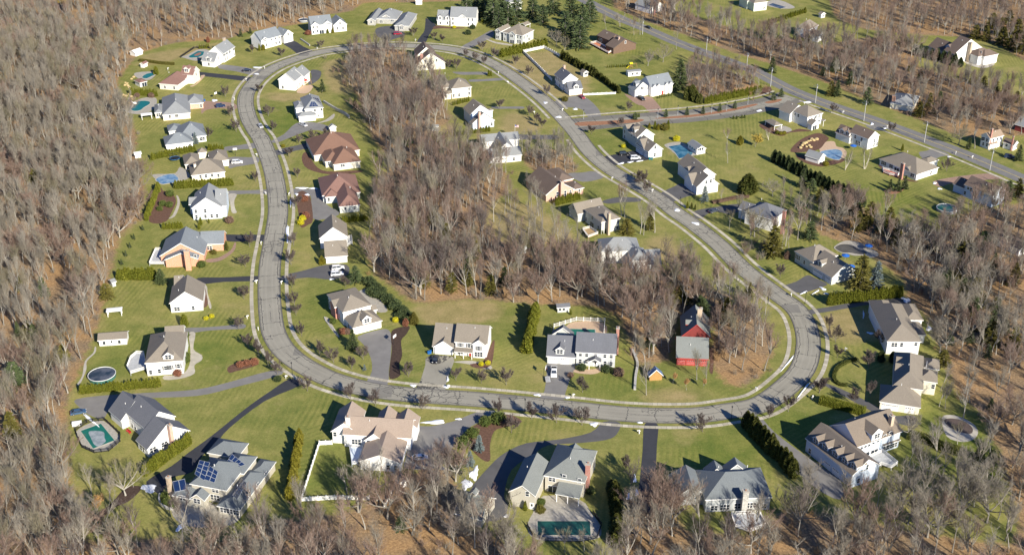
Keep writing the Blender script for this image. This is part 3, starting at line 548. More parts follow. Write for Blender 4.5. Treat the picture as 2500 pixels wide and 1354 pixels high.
            rb.add(V_, [(0,3,2,1),(3,5,4,2)], ri); rb.add(V_ + Lw, [(6,7,8,9),(9,8,10,11),(0,1,7,6),(5,11,10,4),(0,6,9,3),(3,9,11,5),(1,2,8,7),(2,4,10,8)], 1)
            pl['W'] = ((u0, vm, ze), Vector((-s, 0, 1))); pl['E'] = ((u1, vm, ze), Vector((s, 0, 1)))
        elif t == 'H':
            hw = min(u1 - u0, v1 - v0) / 2; zr = ze + s * hw
            if u1 - u0 >= v1 - v0: r1, r2 = (u0 + hw, vm, zr), (u1 - hw + .01, vm, zr)
            else: r1, r2 = (um, v0 + hw, zr), (um, v1 - hw + .01, zr)
            q = [(u0,v0,ze),(u1,v0,ze),(u1,v1,ze),(u0,v1,ze)]
            if u1 - u0 >= v1 - v0: rb.add(q + [r1, r2], [(0,1,5,4),(1,2,5),(2,3,4,5),(3,0,4)], ri)
            else: rb.add(q + [r1, r2], [(0,1,4),(1,2,5,4),(2,3,5),(3,0,4,5)], ri)
            rb.add(q + [(x, y, z - TH) for x, y, z in q], [(0,4,5,1),(1,5,6,2),(2,6,7,3),(3,7,4,0),(4,7,6,5)], 1)
            pl['S'] = ((um, v0, ze), Vector((0, -s, 1))); pl['N'] = ((um, v1, ze), Vector((0, s, 1))); pl['W'] = ((u0, vm, ze), Vector((-s, 0, 1))); pl['E'] = ((u1, vm, ze), Vector((s, 0, 1)))
        elif t == 's':
            zb = ze + s * (v1 - v0); q = [(u0,v0,ze),(u1,v0,ze),(u1,v1,zb),(u0,v1,zb)]
            rb.add(q, [(0,1,2,3)], ri); rb.add(q + [(x, y, z - .2) for x, y, z in q], [(0,4,5,1),(1,5,6,2),(2,6,7,3),(3,7,4,0),(4,7,6,5)], 1)
            pl['S'] = ((um, v0, ze), Vector((0, -s, 1)))
        planes.append(pl)
    if wb.f: wb.build('wall', [wall, walls or STONE], root)
    rb.build('roof', [roof, trim, roofs or roof], root)
    if pb.f: pb.build('post', TRIM, root)
    def hit(px, pt, nr):      # photo pixel onto a plane of this house, in its own frame
        d = ray(vx(px)); A = L(Vector((0, 0, CAM_H))); B = L(Vector((0, 0, CAM_H)) + d); dd = B - A
        den = dd.dot(nr)
        return A + dd * ((Vector(pt) - A).dot(nr) / den) if abs(den) > 1e-6 else None
    def face(bi, f):
        t, u0, v0, u1, v1, ze, s, op = rec[bi]; i = min(IN, (u1 - u0) / 6, (v1 - v0) / 6)
        return {'S': ((u0, v0 + i, 0), Vector((0, -1, 0)), 0, (u0 + i, u1 - i)), 'E': ((u1 - i, v0, 0), Vector((1, 0, 0)), 90, (v0 + i, v1 - i)), 'W': ((u0 + i, v0, 0), Vector((-1, 0, 0)), -90, (v0 + i, v1 - i))}[f]
    for bi, f, kind, pts in wins:
        pt, nr, rz, rng = face(bi, f)
        for p in pts:
            h = hit(p, pt, nr)
            if h is None: continue
            me = winmesh(kind, trim if trim is not DTRIM else TRIM); hh = dict(t=2.1, d=2.1, D=2.1, r=2.1, g=2.2, G=2.2, V=1.7).get(kind, 1.5)
            z = 0.02 if kind in 'gGdDr' else max(.6, h.z - hh / 2); ax = 1 if f in 'EW' else 0
            hw = dict(W=1.1, V=1.5, D=1.4, g=1.45, G=2.6).get(kind, .65)
            if rng[1] - rng[0] > 2 * hw: h[ax] = max(rng[0] + hw, min(rng[1] - hw, h[ax]))
            inst(NAMEK[kind], me, root, (h.x, h.y, z), R(rz))
    if len(rec) > 1 or name == 'house':
        rv = random.Random(int(abs(org.x * 7 + org.y)))
        for b, pl in zip(rec[:2], planes[:2]):
            f = rv.choice([k for k in pl if k in 'SEW'] or ['S'])
            if f not in pl: continue
            pt, nr = pl[f]; u = b[1] + (b[3] - b[1]) * rv.uniform(.35, .65); v = b[2] + (b[4] - b[2]) * rv.uniform(.3, .42)
            if b[0] == 'V': u = b[1] + (b[3] - b[1]) * rv.uniform(.2, .4) if f == 'W' else b[3] - (b[3] - b[1]) * rv.uniform(.2, .4); v = b[2] + (b[4] - b[2]) * rv.uniform(.3, .7)
            z = pt[2] - (nr.x * (u - pt[0]) + nr.y * (v - pt[1])) / nr.z
            q = MB(); q.tube([(0, 0, -.2), (0, 0, .55)], .09, 6); q.build('vent_pipe', TRIM, root).location = (u, v, z)
    for bi, f, p, w_, hh, *o_ in dorm:
        pt, nr = planes[bi][f]; h = hit(p, pt, nr); s = rec[bi][6]; sd = .8
        out = {'S': 0, 'E': 90, 'W': -90, 'N': 180}[f]; dep = (hh + sd * w_ / 2) / s + .25
        mb = MB(); a = w_ / 2; zr = hh + sd * a; ev = .25
        mb.add([(-a,0,-.6),(a,0,-.6),(a,dep,-.6),(-a,dep,-.6),(-a,0,hh),(a,0,hh),(a,dep,hh),(-a,dep,hh),(0,0,zr),(0,dep,zr)], [(0,1,5,8,4),(1,2,6,5),(3,0,4,7)], 0)
        V_ = [(-a-ev,-ev,hh-ev*sd+.06),(-a-ev,dep,hh-ev*sd+.06),(0,dep,zr+.06),(0,-ev,zr+.06),(a+ev,dep,hh-ev*sd+.06),(a+ev,-ev,hh-ev*sd+.06)]; Lw = [(x, y, z - .22) for x, y, z in V_]
        mb.add(V_, [(0,3,2,1),(3,5,4,2)], 1); mb.add(V_ + Lw, [(6,7,8,9),(9,8,10,11),(0,1,7,6),(5,11,10,4),(0,6,9,3),(3,9,11,5)], 2)
        d = mb.build('dormer', [wall, roof, trim], root); d.location = h; d.rotation_euler = (0, 0, R(out))
        if hh > .9: inst('window', winmesh('W' if w_ > 2.5 else 'w', TRIM), d, (0, 0, max(.12, hh / 2 - .6)))
    for p, zt, cw, cd, m in chim:
        c = L(G(vx(p), zt)); mb = MB(); mb.box((-cw/2, -cd/2, -.2), (cw/2, cd/2, zt), 0); mb.box((-cw/2-.12, -cd/2-.12, zt), (cw/2+.12, cd/2+.12, zt+.18), 1)
        mb.box((-.2, -.2, zt + .18), (.2, .2, zt + .5), 2)
        ch = mb.build('chimney', [m, CONC, plain('clay_flue', (.3, .17, .11))], root); ch.location = (c.x, c.y, 0)
    if solar:
        bl, fr = plain('solar_cell', (.012, .028, .085), .12, .6, .1), plain('panel_frame', (.35, .37, .40), .4)
        for bi, f, quad, n, m in solar:
            pt, nr = planes[bi][f]; q = [hit(p, pt, nr) for p in quad]; n_ = nr.normalized()
            for i in range(n):
                for j in range(m):
                    B = lambda s_, t_: q[0].lerp(q[1], s_).lerp(q[3].lerp(q[2], s_), t_)
                    c4 = [B(i/n, j/m), B((i+1)/n, j/m), B((i+1)/n, (j+1)/m), B(i/n, (j+1)/m)]; ce = sum(c4, Vector()) / 4
                    mb = MB(); mb.add([ce + (x - ce)*.97 + n_*.05 for x in c4] + [ce + (x - ce)*.97 + n_*.12 for x in c4], [(0,1,5,4),(1,2,6,5),(2,3,7,6),(3,0,4,7),(4,5,6,7)], 1)
                    mb.add([ce + (x - ce)*.90 + n_*.125 for x in c4], [(0,1,2,3)], 0); mb.build('solar_panel', [bl, fr], root)
    for pts, z, dm in deck:
        q = [L(G(vx(p), z)) for p in pts]; mb = MB(); mb.prism([(x.x, x.y) for x in q], z - .25, z, 0)
        for x in q: mb.box((x.x - .08, x.y - .08, 0), (x.x + .08, x.y + .08, z - .25), 0)
        dk = mb.build('deck', dm, root); rl = MB()
        for i in range(len(q)):
            A, B = q[i], q[(i + 1) % len(q)]; d = B - A; n = max(1, int(d.length / .22))
            for zz in (.12, .9): rl.tube([(A.x, A.y, z + zz), (B.x, B.y, z + zz)], .07, 4)
            for j in range(n): c = A + d * j / n; rl.box((c.x - .035, c.y - .035, z), (c.x + .035, c.y + .035, z + .9))
        rl.build('railing', TRIM, dk)
    HOUSES.append((label, [(b[0], round(b[3]-b[1], 1), round(b[4]-b[2], 1), round(b[5], 1), round(b[6], 2)) for b in rec], round(math.degrees(ang))))
    return root
WOODD = plain('weathered_deck', (.40, .36, .30), .9, .2, .15); GDECK = plain('gray_deck', (.42, .43, .43), .9, .2, .15); TDECK = plain('tan_deck', (.38, .26, .13), .9, .2, .15); RDECK = plain('red_deck', (.42, .14, .10), .9, .2, .15)
house('c1','white house with gray roofs and a dormered garage, beside the rectangular covered pool',WHITE,RG,[('U',(1195,580),(1515,385),(970,365),5.3,.8),('v',(950,815),(1165,672),(600,755),3.2,.83)],
 [(0,'S','s',[(1465,445),(1360,525),(1280,560),(1215,600)]),(0,'S','w',[(1480,590),(1290,690),(1235,720)]),(0,'S','d',[(1385,660)]),(1,'S','w',[(1040,690)]),(1,'S','g',[(1020,900),(1110,840)]),(1,'W','w',[(790,870)])],dorm=[(1,'W',(775,775),2.8,1.5)],chim=[((1205,150),10.4,1.2,1.2,TBRICK)])
house('c4','cream house with a large red hipped roof and two white street gables',CREAM,RR,[('h',(770,510),(1150,540),(795,288),3.2,.62),('U',(1170,350),(1470,335),(1280,158),5.0,.85),('U',(1080,420),(1345,390),(1150,300),3.6,.8)],
 [(1,'E','w',[(1475,250),(1500,330)]),(0,'S','w',[(900,590),(1080,610)]),(2,'E','W',[(1350,430)])],dorm=[(1,'S',(1320,300),2.6,2.2)])
house('c4','gray hipped cream ranch with a brick garage, beside the curved pool with a slide',CREAM,RG,[('h',(840,1125),(1398,1078),(738,735),3.1,.62),('H',(690,1080),(860,1072),(760,860),3.0,.6),('H',(1300,905),(1652,890),(1480,690),3.0,.6,'b')],
 [(0,'S','w',[(992,1150),(1110,1130),(1140,1130)]),(1,'S','W',[(770,1120)]),(2,'S','w',[(1600,950)])],walls=PBRICK)
house('c8','white one storey house with blue-gray hipped roofs, behind the tall blue spruce',WHITE,RBG,[('H',(250,560),(768,498),(500,325),3.0,.62),('H',(490,440),(1015,378),(800,92),3.2,.7),('H',(305,302),(560,285),(430,145),3.0,.6)],
 [(0,'S','w',[(710,560)]),(1,'S','W',[(940,440)]),(1,'S','w',[(900,450)])])
house('c8','cream house with a broad tan hipped roof, beside the light blue pool and trampoline',CREAM,RT,[('H',(725,1118),(1358,1042),(1050,795),3.0,.7),('H',(1080,862),(1428,832),(1165,618),3.0,.65),('H',(605,922),(900,880),(790,665),3.0,.65),('H',(850,700),(1020,690),(935,600),3.1,.8)],
 [(0,'S','w',[(900,1135),(1000,1125),(1110,1110),(1230,1130)]),(1,'S','G',[(1360,885)]),(2,'S','t',[(700,960)]),(2,'S','w',[(660,960)])],chim=[((792,905),6,1.0,1.0,CREAM)])
house('v5','tall pale blue house with a steep gray gable, between two hedges',PBLUE,RG,[('V',(733,605),(987,592),(895,390),5.4,.72),('U',(930,590),(1028,578),(985,440),5.2,.8),('U',(712,572),(790,570),(750,510),4.6,.7),('s',(975,625),(1030,610),(990,575),2.9,.3)],
 [(0,'S','w',[(772,628),(850,625),(780,688),(855,692),(905,680),(950,676)]),(1,'E','w',[(1015,620)])])
house('v5','orange brick house with a blue-gray gabled roof and a white back deck',OBRICK,RBG,[('V',(510,1030),(792,1020),(690,770),3.4,.42),('V',(470,1000),(842,985),(693,752),3.4,.62),('U',(805,902),(1003,896),(900,790),3.2,.72)],
 [(2,'S','W',[(885,932)]),(0,'S','w',[(815,1000)])],chim=[((695,955),8.2,2.0,1.0,OBRICK)],deck=[([(440,945),(480,945),(510,1060),(390,1060)],1.0,GDECK)])
house('a1','white house with one big tan gable facing the camera, below the dark round evergreen',WHITE,RT,[('V',(1642,560),(1974,536),(1800,280),4.0,.72),('U',(1690,420),(1780,410),(1735,285),3.8,.7)],[(0,'S','w',[(1882,628)]),(0,'S','W',[(1725,640)])])
house('a1','white house with a gray-tan hipped roof, front porch and white railed deck',WHITE,RT,[('h',(1403,1140),(1780,1112),(1425,862),5.2,.68),('s',(1575,1168),(1778,1142),(1600,1085),2.8,.45,'P'),('U',(1600,900),(1790,888),(1775,768),5.0,.8)],
 [(0,'S','w',[(1465,1228),(1550,1215)]),(0,'S','s',[(1610,1185),(1655,1180),(1735,1165)])],dorm=[(0,'S',(1638,1100),3.2,1.4)],deck=[([(1330,1040),(1400,1045),(1420,1190),(1270,1235),(1235,1180),(1270,1090)],1.0,GDECK)])
house('a6','white house with dark gray gables and a brick chimney, beside the green pool cover',WHITE,RDG,[('U',(690,352),(865,500),(790,200),5.3,.8),('U',(553,342),(662,428),(665,172),3.4,.85),('U',(783,585),(872,670),(1040,465),3.0,.75)],
 [(2,'E','W',[(925,665),(1020,620)]),(2,'S','w',[(830,655),(852,685)]),(0,'S','w',[(735,400),(757,465),(785,500)]),(0,'W','w',[(720,440)])],chim=[((1062,462),8.6,1.3,1.0,PBRICK)])
house('a6','gray-beige house with blue solar panels spread over its slate gray hipped roofs',BEIGE,RSL,[('h',(1225,948),(1535,1003),(1318,712),5.2,.68),('h',(1448,1132),(1645,1165),(1850,850),3.0,.55),('h',(1075,1042),6.6,(1090,915),3.0,.4),('V',(1228,1066),(1350,1090),(1320,975),3.2,.8),('h',(1480,850),(1690,850),(1610,690),5.0,.55),('h',(1370,690),(1620,735),(1525,578),3.2,.6),('h',(1690,900),(1880,850),(1760,730),3.0,.55)],
 [(2,'S','W',[(1170,1065)]),(3,'S','W',[(1290,1090)]),(0,'S','W',[(1440,1000)]),(0,'S','V',[(1440,1060)]),(1,'S','V',[(1520,1165),(1600,1180)]),(1,'E','w',[(1790,960),(1720,1030)]),(6,'E','w',[(1850,880)])],
 solar=[(0,'S',((1312,752),(1398,772),(1352,922),(1270,868)),2,4),(0,'S',((1398,800),(1466,848),(1436,940),(1350,912)),2,3),(4,'S',((1580,700),(1690,790),(1612,818),(1520,790)),4,2),(1,'W',((1655,900),(1702,942),(1622,1080),(1580,1044)),2,4),(2,'S',((1085,930),(1190,905),(1205,998),(1105,1020)),2,1)],
 chim=[((1052,892),6.5,1.1,1.1,TBRICK)],yaw=((1250,945),(1520,995)))
house('a7','white house with pinkish tan roofs and three peaks towards the street, beside the white sedan',WHITE,RLT,[('V',(655,587),(1002,608),(845,235),3.2,.42),('U',(523,364),(1085,404),(760,226),4.6,.7),('V',(425,345),(650,355),(600,92),4.4,.8),('V',(790,290),(945,297),(862,125),4.8,.9),('V',(930,305),(1135,315),(1022,147),4.8,.8),('V',(698,412),(864,436),(815,240),4.0,.85)],
 [(0,'S','w',[(898,635),(960,640)]),(1,'S','V',[(637,427)]),(5,'S','w',[(737,432)]),(2,'S','w',[(462,365)])],chim=[((565,225),9.4,1.2,1.0,WHITE)],deck=[([(580,470),(690,480),(650,600),(600,610)],.9,PBLUE)])
house('a8','beige house with gray-green roofs and a covered porch above the long green pool',BEIGE,RGG,[('V',(718,790),(997,778),(1035,400),5.0,.75),('H',(1060,608),(1445,680),(1190,345),5.6,.6),('V',(1180,440),(1470,490),(1265,292),5.2,.7),('s',(1170,778),(1395,832),(1235,640),2.9,.3,'P')],
 [(1,'S','W',[(1140,645)]),(1,'S','w',[(1253,625),(1397,662)]),(1,'S','D',[(1145,727)]),(0,'S','w',[(908,782)]),(0,'S','d',[(950,900)])],chim=[((1475,500),9.5,1.1,1.6,RBRICK)],yaw=((1085,612),(1215,635)))
house('a8','detached garage with a gray-green gabled roof beside the dark looping driveway',BEIGE,RGG,[('U',(220,962),(485,1030),(400,775),3.0,.8)],[(0,'E','k',[(545,920)])],dorm=[(0,'S',(400,800),1.6,.8)],name='garage',cat='garage')
house('b1','big gray-blue house with white framed bay windows, half hidden by the trees at the bottom',GRAYW,RSL,[('H',(742,902),(1292,880),(905,672),4.6,.6),('V',(752,720),(915,700),(840,575),4.4,.9),('V',(895,700),(1100,680),(1000,550),4.6,.9),('V',(490,870),(775,882),(610,612),3.2,.7)],
 [(0,'S','V',[(900,985),(1020,950),(1120,945)]),(0,'S','W',[(815,985),(1215,965)])],chim=[((1075,830),8.0,1.6,1.4,STONE)],deck=[([(955,1020),(1190,1010),(1240,1110),(1110,1160),(990,1120)],1.2,GDECK)])
house('b2','large pale blue house with five dormers in a row over the garage wing',PBLUE,RBT,[('U',(222,738),(612,1052),(735,905),4.7,.72),('v',12.5,(655,815),(990,657),5.7,.72),('v',3.4,(868,806),(1008,750),2.8,.4)],
 [(0,'E','V',[(715,985)]),(0,'E','w',[(662,1090)]),(1,'E','w',[(690,815),(722,800),(752,790),(788,770),(825,755),(880,730),(925,705)]),(1,'E','D',[(725,860),(795,840)]),(2,'E','W',[(885,830),(920,810),(960,795)]),(0,'S','g',[(400,990),(470,1040),(545,1090)]),(0,'S','w',[(260,860)])],
 dorm=[(0,'S',(308,782),2.6,1.4),(0,'S',(385,830),2.6,1.4),(0,'S',(468,890),2.6,1.4),(0,'S',(548,945),2.6,1.4),(0,'S',(622,990),2.6,1.4),(1,'E',(812,752),4.0,2.4)],chim=[((940,556),10.5,1.3,1.1,TBRICK)],deck=[([(740,905),(860,850),(985,950),(935,985),(850,955),(805,985)],1.1,GDECK)])
house('b2','tan roofed beige house with a white double garage door, right of the clipped oval hedge',CREAM,RT,[('h',(835,437),(1180,490),(885,300),3.0,.7),('h',(945,300),(1200,348),(1028,38),5.6,.7),('h',(1150,265),(1318,280),(1330,190),5.0,.6),('h',(1200,165),(1335,168),(1335,92),5.0,.6),('U',(960,208),(1100,216),(1040,128),5.4,.9),('U',(968,145),(1100,148),(1050,75),5.4,.9)],
 [(0,'S','G',[(920,490)]),(0,'S','g',[(1080,520)]),(2,'S','w',[(1280,315)]),(1,'E','w',[(1225,300)])])
house('a5','long tan roofed white house under bare tree shadows, above the oval hedge',WHITE,RT,[('h',(858,768),(1195,772),(848,385),5.2,.62),('h',(788,600),(990,608),(800,368),4.8,.6),('h',(1040,560),(1215,562),(1150,402),4.6,.55),('h',(1100,708),(1240,702),(1215,575),3.4,.5)],
 [(0,'S','W',[(930,800)]),(0,'S','w',[(1000,800),(1140,790)])])
house('d5','dark tan house with a cross gabled roof, in front of the gray kidney pool',LGRAY,RT,[('U',(575,640),(985,892),(1110,530),3.2,.72),('H',(285,395),(650,600),(690,240),4.6,.65),('V',(590,500),(640,590),(770,312),4.4,.8)],
 [(0,'S','G',[(720,850)]),(0,'S','g',[(910,930)]),(1,'S','V',[(345,500)]),(1,'S','w',[(480,600)])],dorm=[(0,'S',(760,670),2.2,1.6)])
house('d6','dark slate roofed white house with a red brick end chimney, among trees by the street',WHITE,RDG,[('H',(880,420),(1400,578),(1330,270),5.5,.6),('U',(760,372),(1000,440),(850,220),4.2,.7)],
 [(0,'E','w',[(1440,650),(1500,640),(1480,740),(1690,560),(1690,700)])],chim=[((1625,400),10.5,1.4,1.0,RBRICK)])
house('d2','white house with stepped tan gables, beside the blue spruce and gray driveway',WHITE,RT,[('U',(1375,745),(1640,962),(1625,688),5.5,.75),('U',(1450,962),(1680,1098),(1830,935),3.8,.85),('V',(1450,960),(1602,1058),(1645,880),3.8,.85),('V',(1470,835),(1560,885),(1600,706),5.3,.85)],
 [(1,'E','w',[(1792,1028),(1855,1012)]),(0,'E','W',[(1905,985)]),(1,'S','G',[(1530,1080)])])
house('d2','gray-beige house with tan gables and a triple garage, behind two parked cars',LGRAY,RT,[('U',(775,470),(957,594),(1068,470),3.8,.85),('V',(772,468),(892,556),(958,390),3.8,.85),('U',(655,300),(802,390),(935,265),5.5,.75),('V',(588,238),(662,302),(830,165),5.3,.8)],
 [(0,'E','w',[(1058,525),(1050,635)]),(0,'S','g',[(920,640)]),(1,'S','g',[(800,560),(850,590)]),(2,'S','w',[(720,345),(760,370)]),(3,'S','w',[(620,300),(620,390)])],dorm=[(2,'S',(745,310),2.4,1.6)])
house('d3','white house with a tan hipped roof, shaded garden side and a screened corner porch',WHITE,RT,[('H',(595,330),(892,450),(885,245),5.5,.62),('U',(410,322),(600,400),(640,200),4.4,.65),('U',(880,545),(962,582),(1035,495),2.9,.7),('s',(1035,515),(1205,487),(1020,455),2.8,.3,'P')],
 [(0,'E','w',[(1030,440),(1080,425),(1010,460)]),(2,'E','D',[(1010,590)]),(0,'S','w',[(625,375),(685,395),(740,420)])])
house('d3','long white house with a brown roof, above the pool with tan pavers and blue umbrella',WHITE,RBR,[('U',(1580,692),(1897,812),(2030,688),5.5,.72),('U',(1340,694),(1592,785),(1490,575),3.3,.9)],
 [(0,'E','w',[(1995,838),(2065,900),(1985,920)]),(0,'S','w',[(1680,770),(1785,815),(1610,825)]),(0,'S','V',[(1725,872)])],dorm=[(1,'S',(1455,720),3.2,1.6),(1,'S',(1545,755),2.6,1.6)])
house('d4','white ranch with a tan hipped roof, tall brick chimney and red wooden deck',WHITE,RT,[('H',(283,540),(850,778),(775,485),3.0,.55),('V',(655,680),(742,738),(738,620),3.0,.7),('h',(850,560),(1040,600),(880,430),3.0,.5)],
 [(0,'S','V',[(355,605)]),(0,'S','W',[(465,650),(785,790)]),(0,'S','D',[(550,695)]),(0,'E','w',[(1060,770)])],chim=[((645,608),7.5,1.6,.9,RBRICK)],deck=[([(330,690),(450,720),(590,770),(560,800),(440,775),(350,740)],.6,RDECK)])
house('d4','shaded two storey house with a brown roof, behind bare trees at the right',PBLUE,RBR,[('U',(1558,925),(2000,1100),(1680,790),5.5,.7),('U',(1388,915),(1570,985),(1590,840),3.4,.7)],[(0,'S','w',[(1625,975),(1665,1000),(1570,1050)])])
house('v8','low white ranch with a brown roof and sun porch at the right edge',WHITE,RBR,[('U',(1925,832),(2165,948),(1975,778),3.0,.4),('s',(1885,840),(1950,868),(1950,820),2.8,.12)],[(0,'S','w',[(2050,905)]),(0,'E','w',[(2190,950)]),(1,'S','V',[(1920,890)])])
house('d4','old white house with a rust stained tan roof across the two lane road',WHITE,shingle('rusty_shingle',(.30,.225,.16)),[('U',(1953,242),(2167,188),(1885,148),5.5,.75),('s',(1950,330),(2080,300),(1945,300),2.8,.4,'P')],[(0,'W','w',[(1815,230),(1860,240),(1905,260),(1850,315),(1905,330)]),(0,'S','w',[(2000,265),(2060,250),(2110,230)])],chim=[((1985,92),10,.8,.8,RBRICK)])
house('d4','small white cottage with a brown roof beside the old white house',WHITE,RBR,[('U',(2138,285),(2312,338),(2390,278),3.0,.75)],[(0,'E','w',[(2360,340)]),(0,'S','w',[(2200,330)])],name='cottage',chim=[((2305,205),7,.6,.6,RBRICK)])
house('o','dark red house at the right edge among bare trees',REDW,RG,[('U',(2477,303),(2530,318),(2500,284),3.2,.6)])
house('d8','large white house with a brown roof and tan chimney, in the clearing at upper right',WHITE,RBR,[('U',(1100,335),(1172,362),(1250,250),5.6,.62),('U',(990,308),(1110,345),(1045,243),4.2,.7),('h',(1255,350),8.5,12.0,5.0,.7),('h',(1300,352),8.0,11.0,5.0,.6)],
 [(2,'S','w',[(1195,365)]),(3,'S','w',[(1350,350),(1340,385)]),(0,'S','w',[(1120,350)])],dorm=[(1,'S',(1128,335),3.4,2.0)],chim=[((1285,285),11,1.6,1.3,TBRICK)])
house('d8','gray-blue house with a steep hipped brown roof, half behind bare trees at the top',PBLUE,RT,[('H',(120,180),(207,198),(215,120),5.4,.85),('U',(205,228),(262,248),(318,213),3.6,.8)],[(1,'E','W',[(308,232)]),(1,'E','G',[(305,262)])])
house('v3','pale green house beside a dark pool at the top edge',GREENW,RT,[('h',(1492,28),(1608,14),11.0,5.4,.6),('h',(1436,10),9.0,10.0,5.4,.6)],[(0,'S','w',[(1575,70)]),(0,'S','d',[(1578,80)])])
house('v3','gray roofed white house with a brick end chimney at the top edge',WHITE,RG,[('U',(505,28),(640,66),(668,0),4.0,.6)],chim=[((672,18),8,1.2,1.0,RBRICK)])
house('v2','white and blue house cut off by the top edge among dark pines',WHITE,RG,[('h',(1318,26),(1440,16),9.0,5.0,.6)],[(0,'S','w',[(1350,30),(1410,25)])])
house('v3','dark brown house with a brown roof and an orange-floored deck',BROWNW,RBR,[('U',(190,292),(292,334),(300,262),4.4,.5),('U',(260,372),(332,400),(395,305),3.6,.5)],[(0,'S','V',[(225,330)]),(1,'E','w',[(430,350)])],chim=[((374,308),8,1.2,.9,PBRICK)],trim=DTRIM,deck=[([(140,360),(190,350),(330,420),(290,440)],.8,plain('orange_deck',(.55,.20,.10),.9))])
house('c6','gray house with white corner trim and a broad tan hipped roof, behind the hedge row',LGRAY,RT,[('H',(345,236),(655,292),(560,112),5.5,.62),('V',(233,215),(322,232),(420,108),5.4,.8),('V',(436,262),(545,280),(545,195),5.6,.75)],
 [(1,'S','W',[(277,238),(277,312)]),(0,'S','w',[(392,260),(387,340),(580,310),(625,318)]),(0,'S','V',[(600,385)]),(2,'S','W',[(490,295)]),(2,'S','D',[(495,375)]),(0,'E','w',[(672,320),(718,300)]),(0,'E','W',[(750,355)])])
house('c3','white house with center gable and twin dormers, by the upper dark driveway',WHITE,RG,[('U',(1703,332),(2205,348),(1950,132),5.5,.82),('U',(1450,388),(1702,392),(1590,190),3.2,.9),('V',(1862,330),(2018,340),4.0,5.6,.75)],
 [(0,'S','w',[(1763,360),(1765,450),(2060,375),(2135,380),(2060,465),(2140,470)]),(2,'S','w',[(1945,370)]),(2,'S','D',[(1938,490)]),(1,'S','w',[(1525,440),(1660,440)])],dorm=[(1,'S',(1520,382),2.4,1.9),(1,'S',(1658,388),2.4,1.9)])
house('c3','wide stone and gray house with long pale hipped roofs, behind the red car',STONE,RG,[('H',(300,358),(700,372),(560,135),3.2,.6),('h',(638,492),(930,500),(850,130),3.2,.55),('V',(120,395),(285,400),(420,150),3.0,.6),('V',(410,325),(560,328),4.0,4.2,.6),('V',(718,498),(842,502),3.0,3.3,.6)],
 [(0,'S','W',[(395,420),(605,390)]),(3,'S','D',[(490,410)]),(4,'S','W',[(780,530)]),(2,'S','w',[(205,420)])])
house('c2','white house with two front gables, beside the raised round pool at the top',WHITE,RBG,[('U',(1415,388),(1890,346),(1580,160),5.4,.8),('V',(1908,388),(2208,348),(1960,140),4.2,.8),('V',(1418,392),(1602,368),3.0,5.5,.75),('V',(1685,362),(1872,335),3.0,5.5,.75)],
 [(2,'S','w',[(1470,415),(1555,405),(1480,520),(1565,505)]),(3,'S','w',[(1725,380),(1808,370),(1733,485),(1815,470)]),(0,'S','D',[(1655,505)]),(1,'S','w',[(2055,335),(2000,445),(2120,435)])],yaw=((1360,185),(1800,142)))
house('c2','white house with gray roof and a windowless garage gable, left of the short dark driveway',WHITE,RBG,[('U',(325,712),(790,596),(520,432),5.4,.8),('V',(798,602),(1068,560),(760,400),4.6,.8),('V',(345,705),(482,672),3.0,5.5,.7)],
 [(0,'S','w',[(555,680),(650,655),(725,640),(660,760),(730,745)]),(0,'S','d',[(580,795)]),(2,'S','W',[(410,695)]),(2,'S','w',[(455,800)]),(1,'S','w',[(922,570)])],yaw=((215,515),(660,398)),chim=())
house('c5','white house with twin gray roof peaks standing inside the curve of the loop road',WHITE,RG,[('U',(430,414),(582,292),(280,266),5.5,.78),('U',(578,338),(702,250),(575,106),5.0,.8)],
 [(0,'W','w',[(217,522)]),(0,'S','w',[(463,515),(510,478),(515,365)]),(0,'S','W',[(555,335)]),(1,'S','w',[(590,385)])],)
house('c5','white house with blue solar panels on a steep hipped gray roof, by the white shed',WHITE,RG,[('h',(590,905),(925,870),(740,685),5.5,.72),('h',(425,862),(600,895),(440,775),5.4,.65),('H',(488,1046),(798,990),(600,945),3.0,.5)],
 [(0,'S','w',[(775,915),(888,900)]),(0,'S','d',[(840,1040)]),(2,'S','G',[(600,1090)]),(2,'S','g',[(730,1070)])],solar=[(0,'S',((712,772),(768,772),(840,852),(668,865)),3,3),(0,'E',((722,695),(830,715),(885,820),(800,755)),3,2)],yaw=((600,905),(925,874)))
house('v5','cream house with a wide red-brown hipped roof, inner side of the loop road',CREAM,RRB,[('h',(1745,168),(2130,120),(1790,20),3.2,.62),('h',(1905,242),(2138,216),(2060,110),3.2,.72),('h',(1835,215),(2000,205),(1850,130),3.1,.6)],[(1,'S','W',[(1985,248)]),(2,'S','w',[(1870,235)])])
house('v5','gray-cream house with a faded red roof, behind the red and yellow shrub bed',LGRAY,RR,[('h',(1815,500),(2135,470),(1860,345),3.2,.62),('h',(1953,586),(2132,580),(2090,400),3.2,.7),('h',(1838,512),(1960,502),(1870,430),3.2,.6)],[(1,'S','w',[(2007,602),(2083,600)]),(2,'S','w',[(1870,530)])])
house('v5','white house with a steep tan gable and a lower two car garage in front',WHITE,RT,[('V',(1790,855),(2030,838),(1905,650),4.6,.8),('U',(1838,1005),(2030,998),(1935,868),3.0,.8)],[(1,'S','g',[(1890,1045),(1975,1045)]),(0,'E','D',[(2040,870)])],deck=[([(2025,850),(2060,840),(2065,890),(2030,905)],1.0,GDECK)])
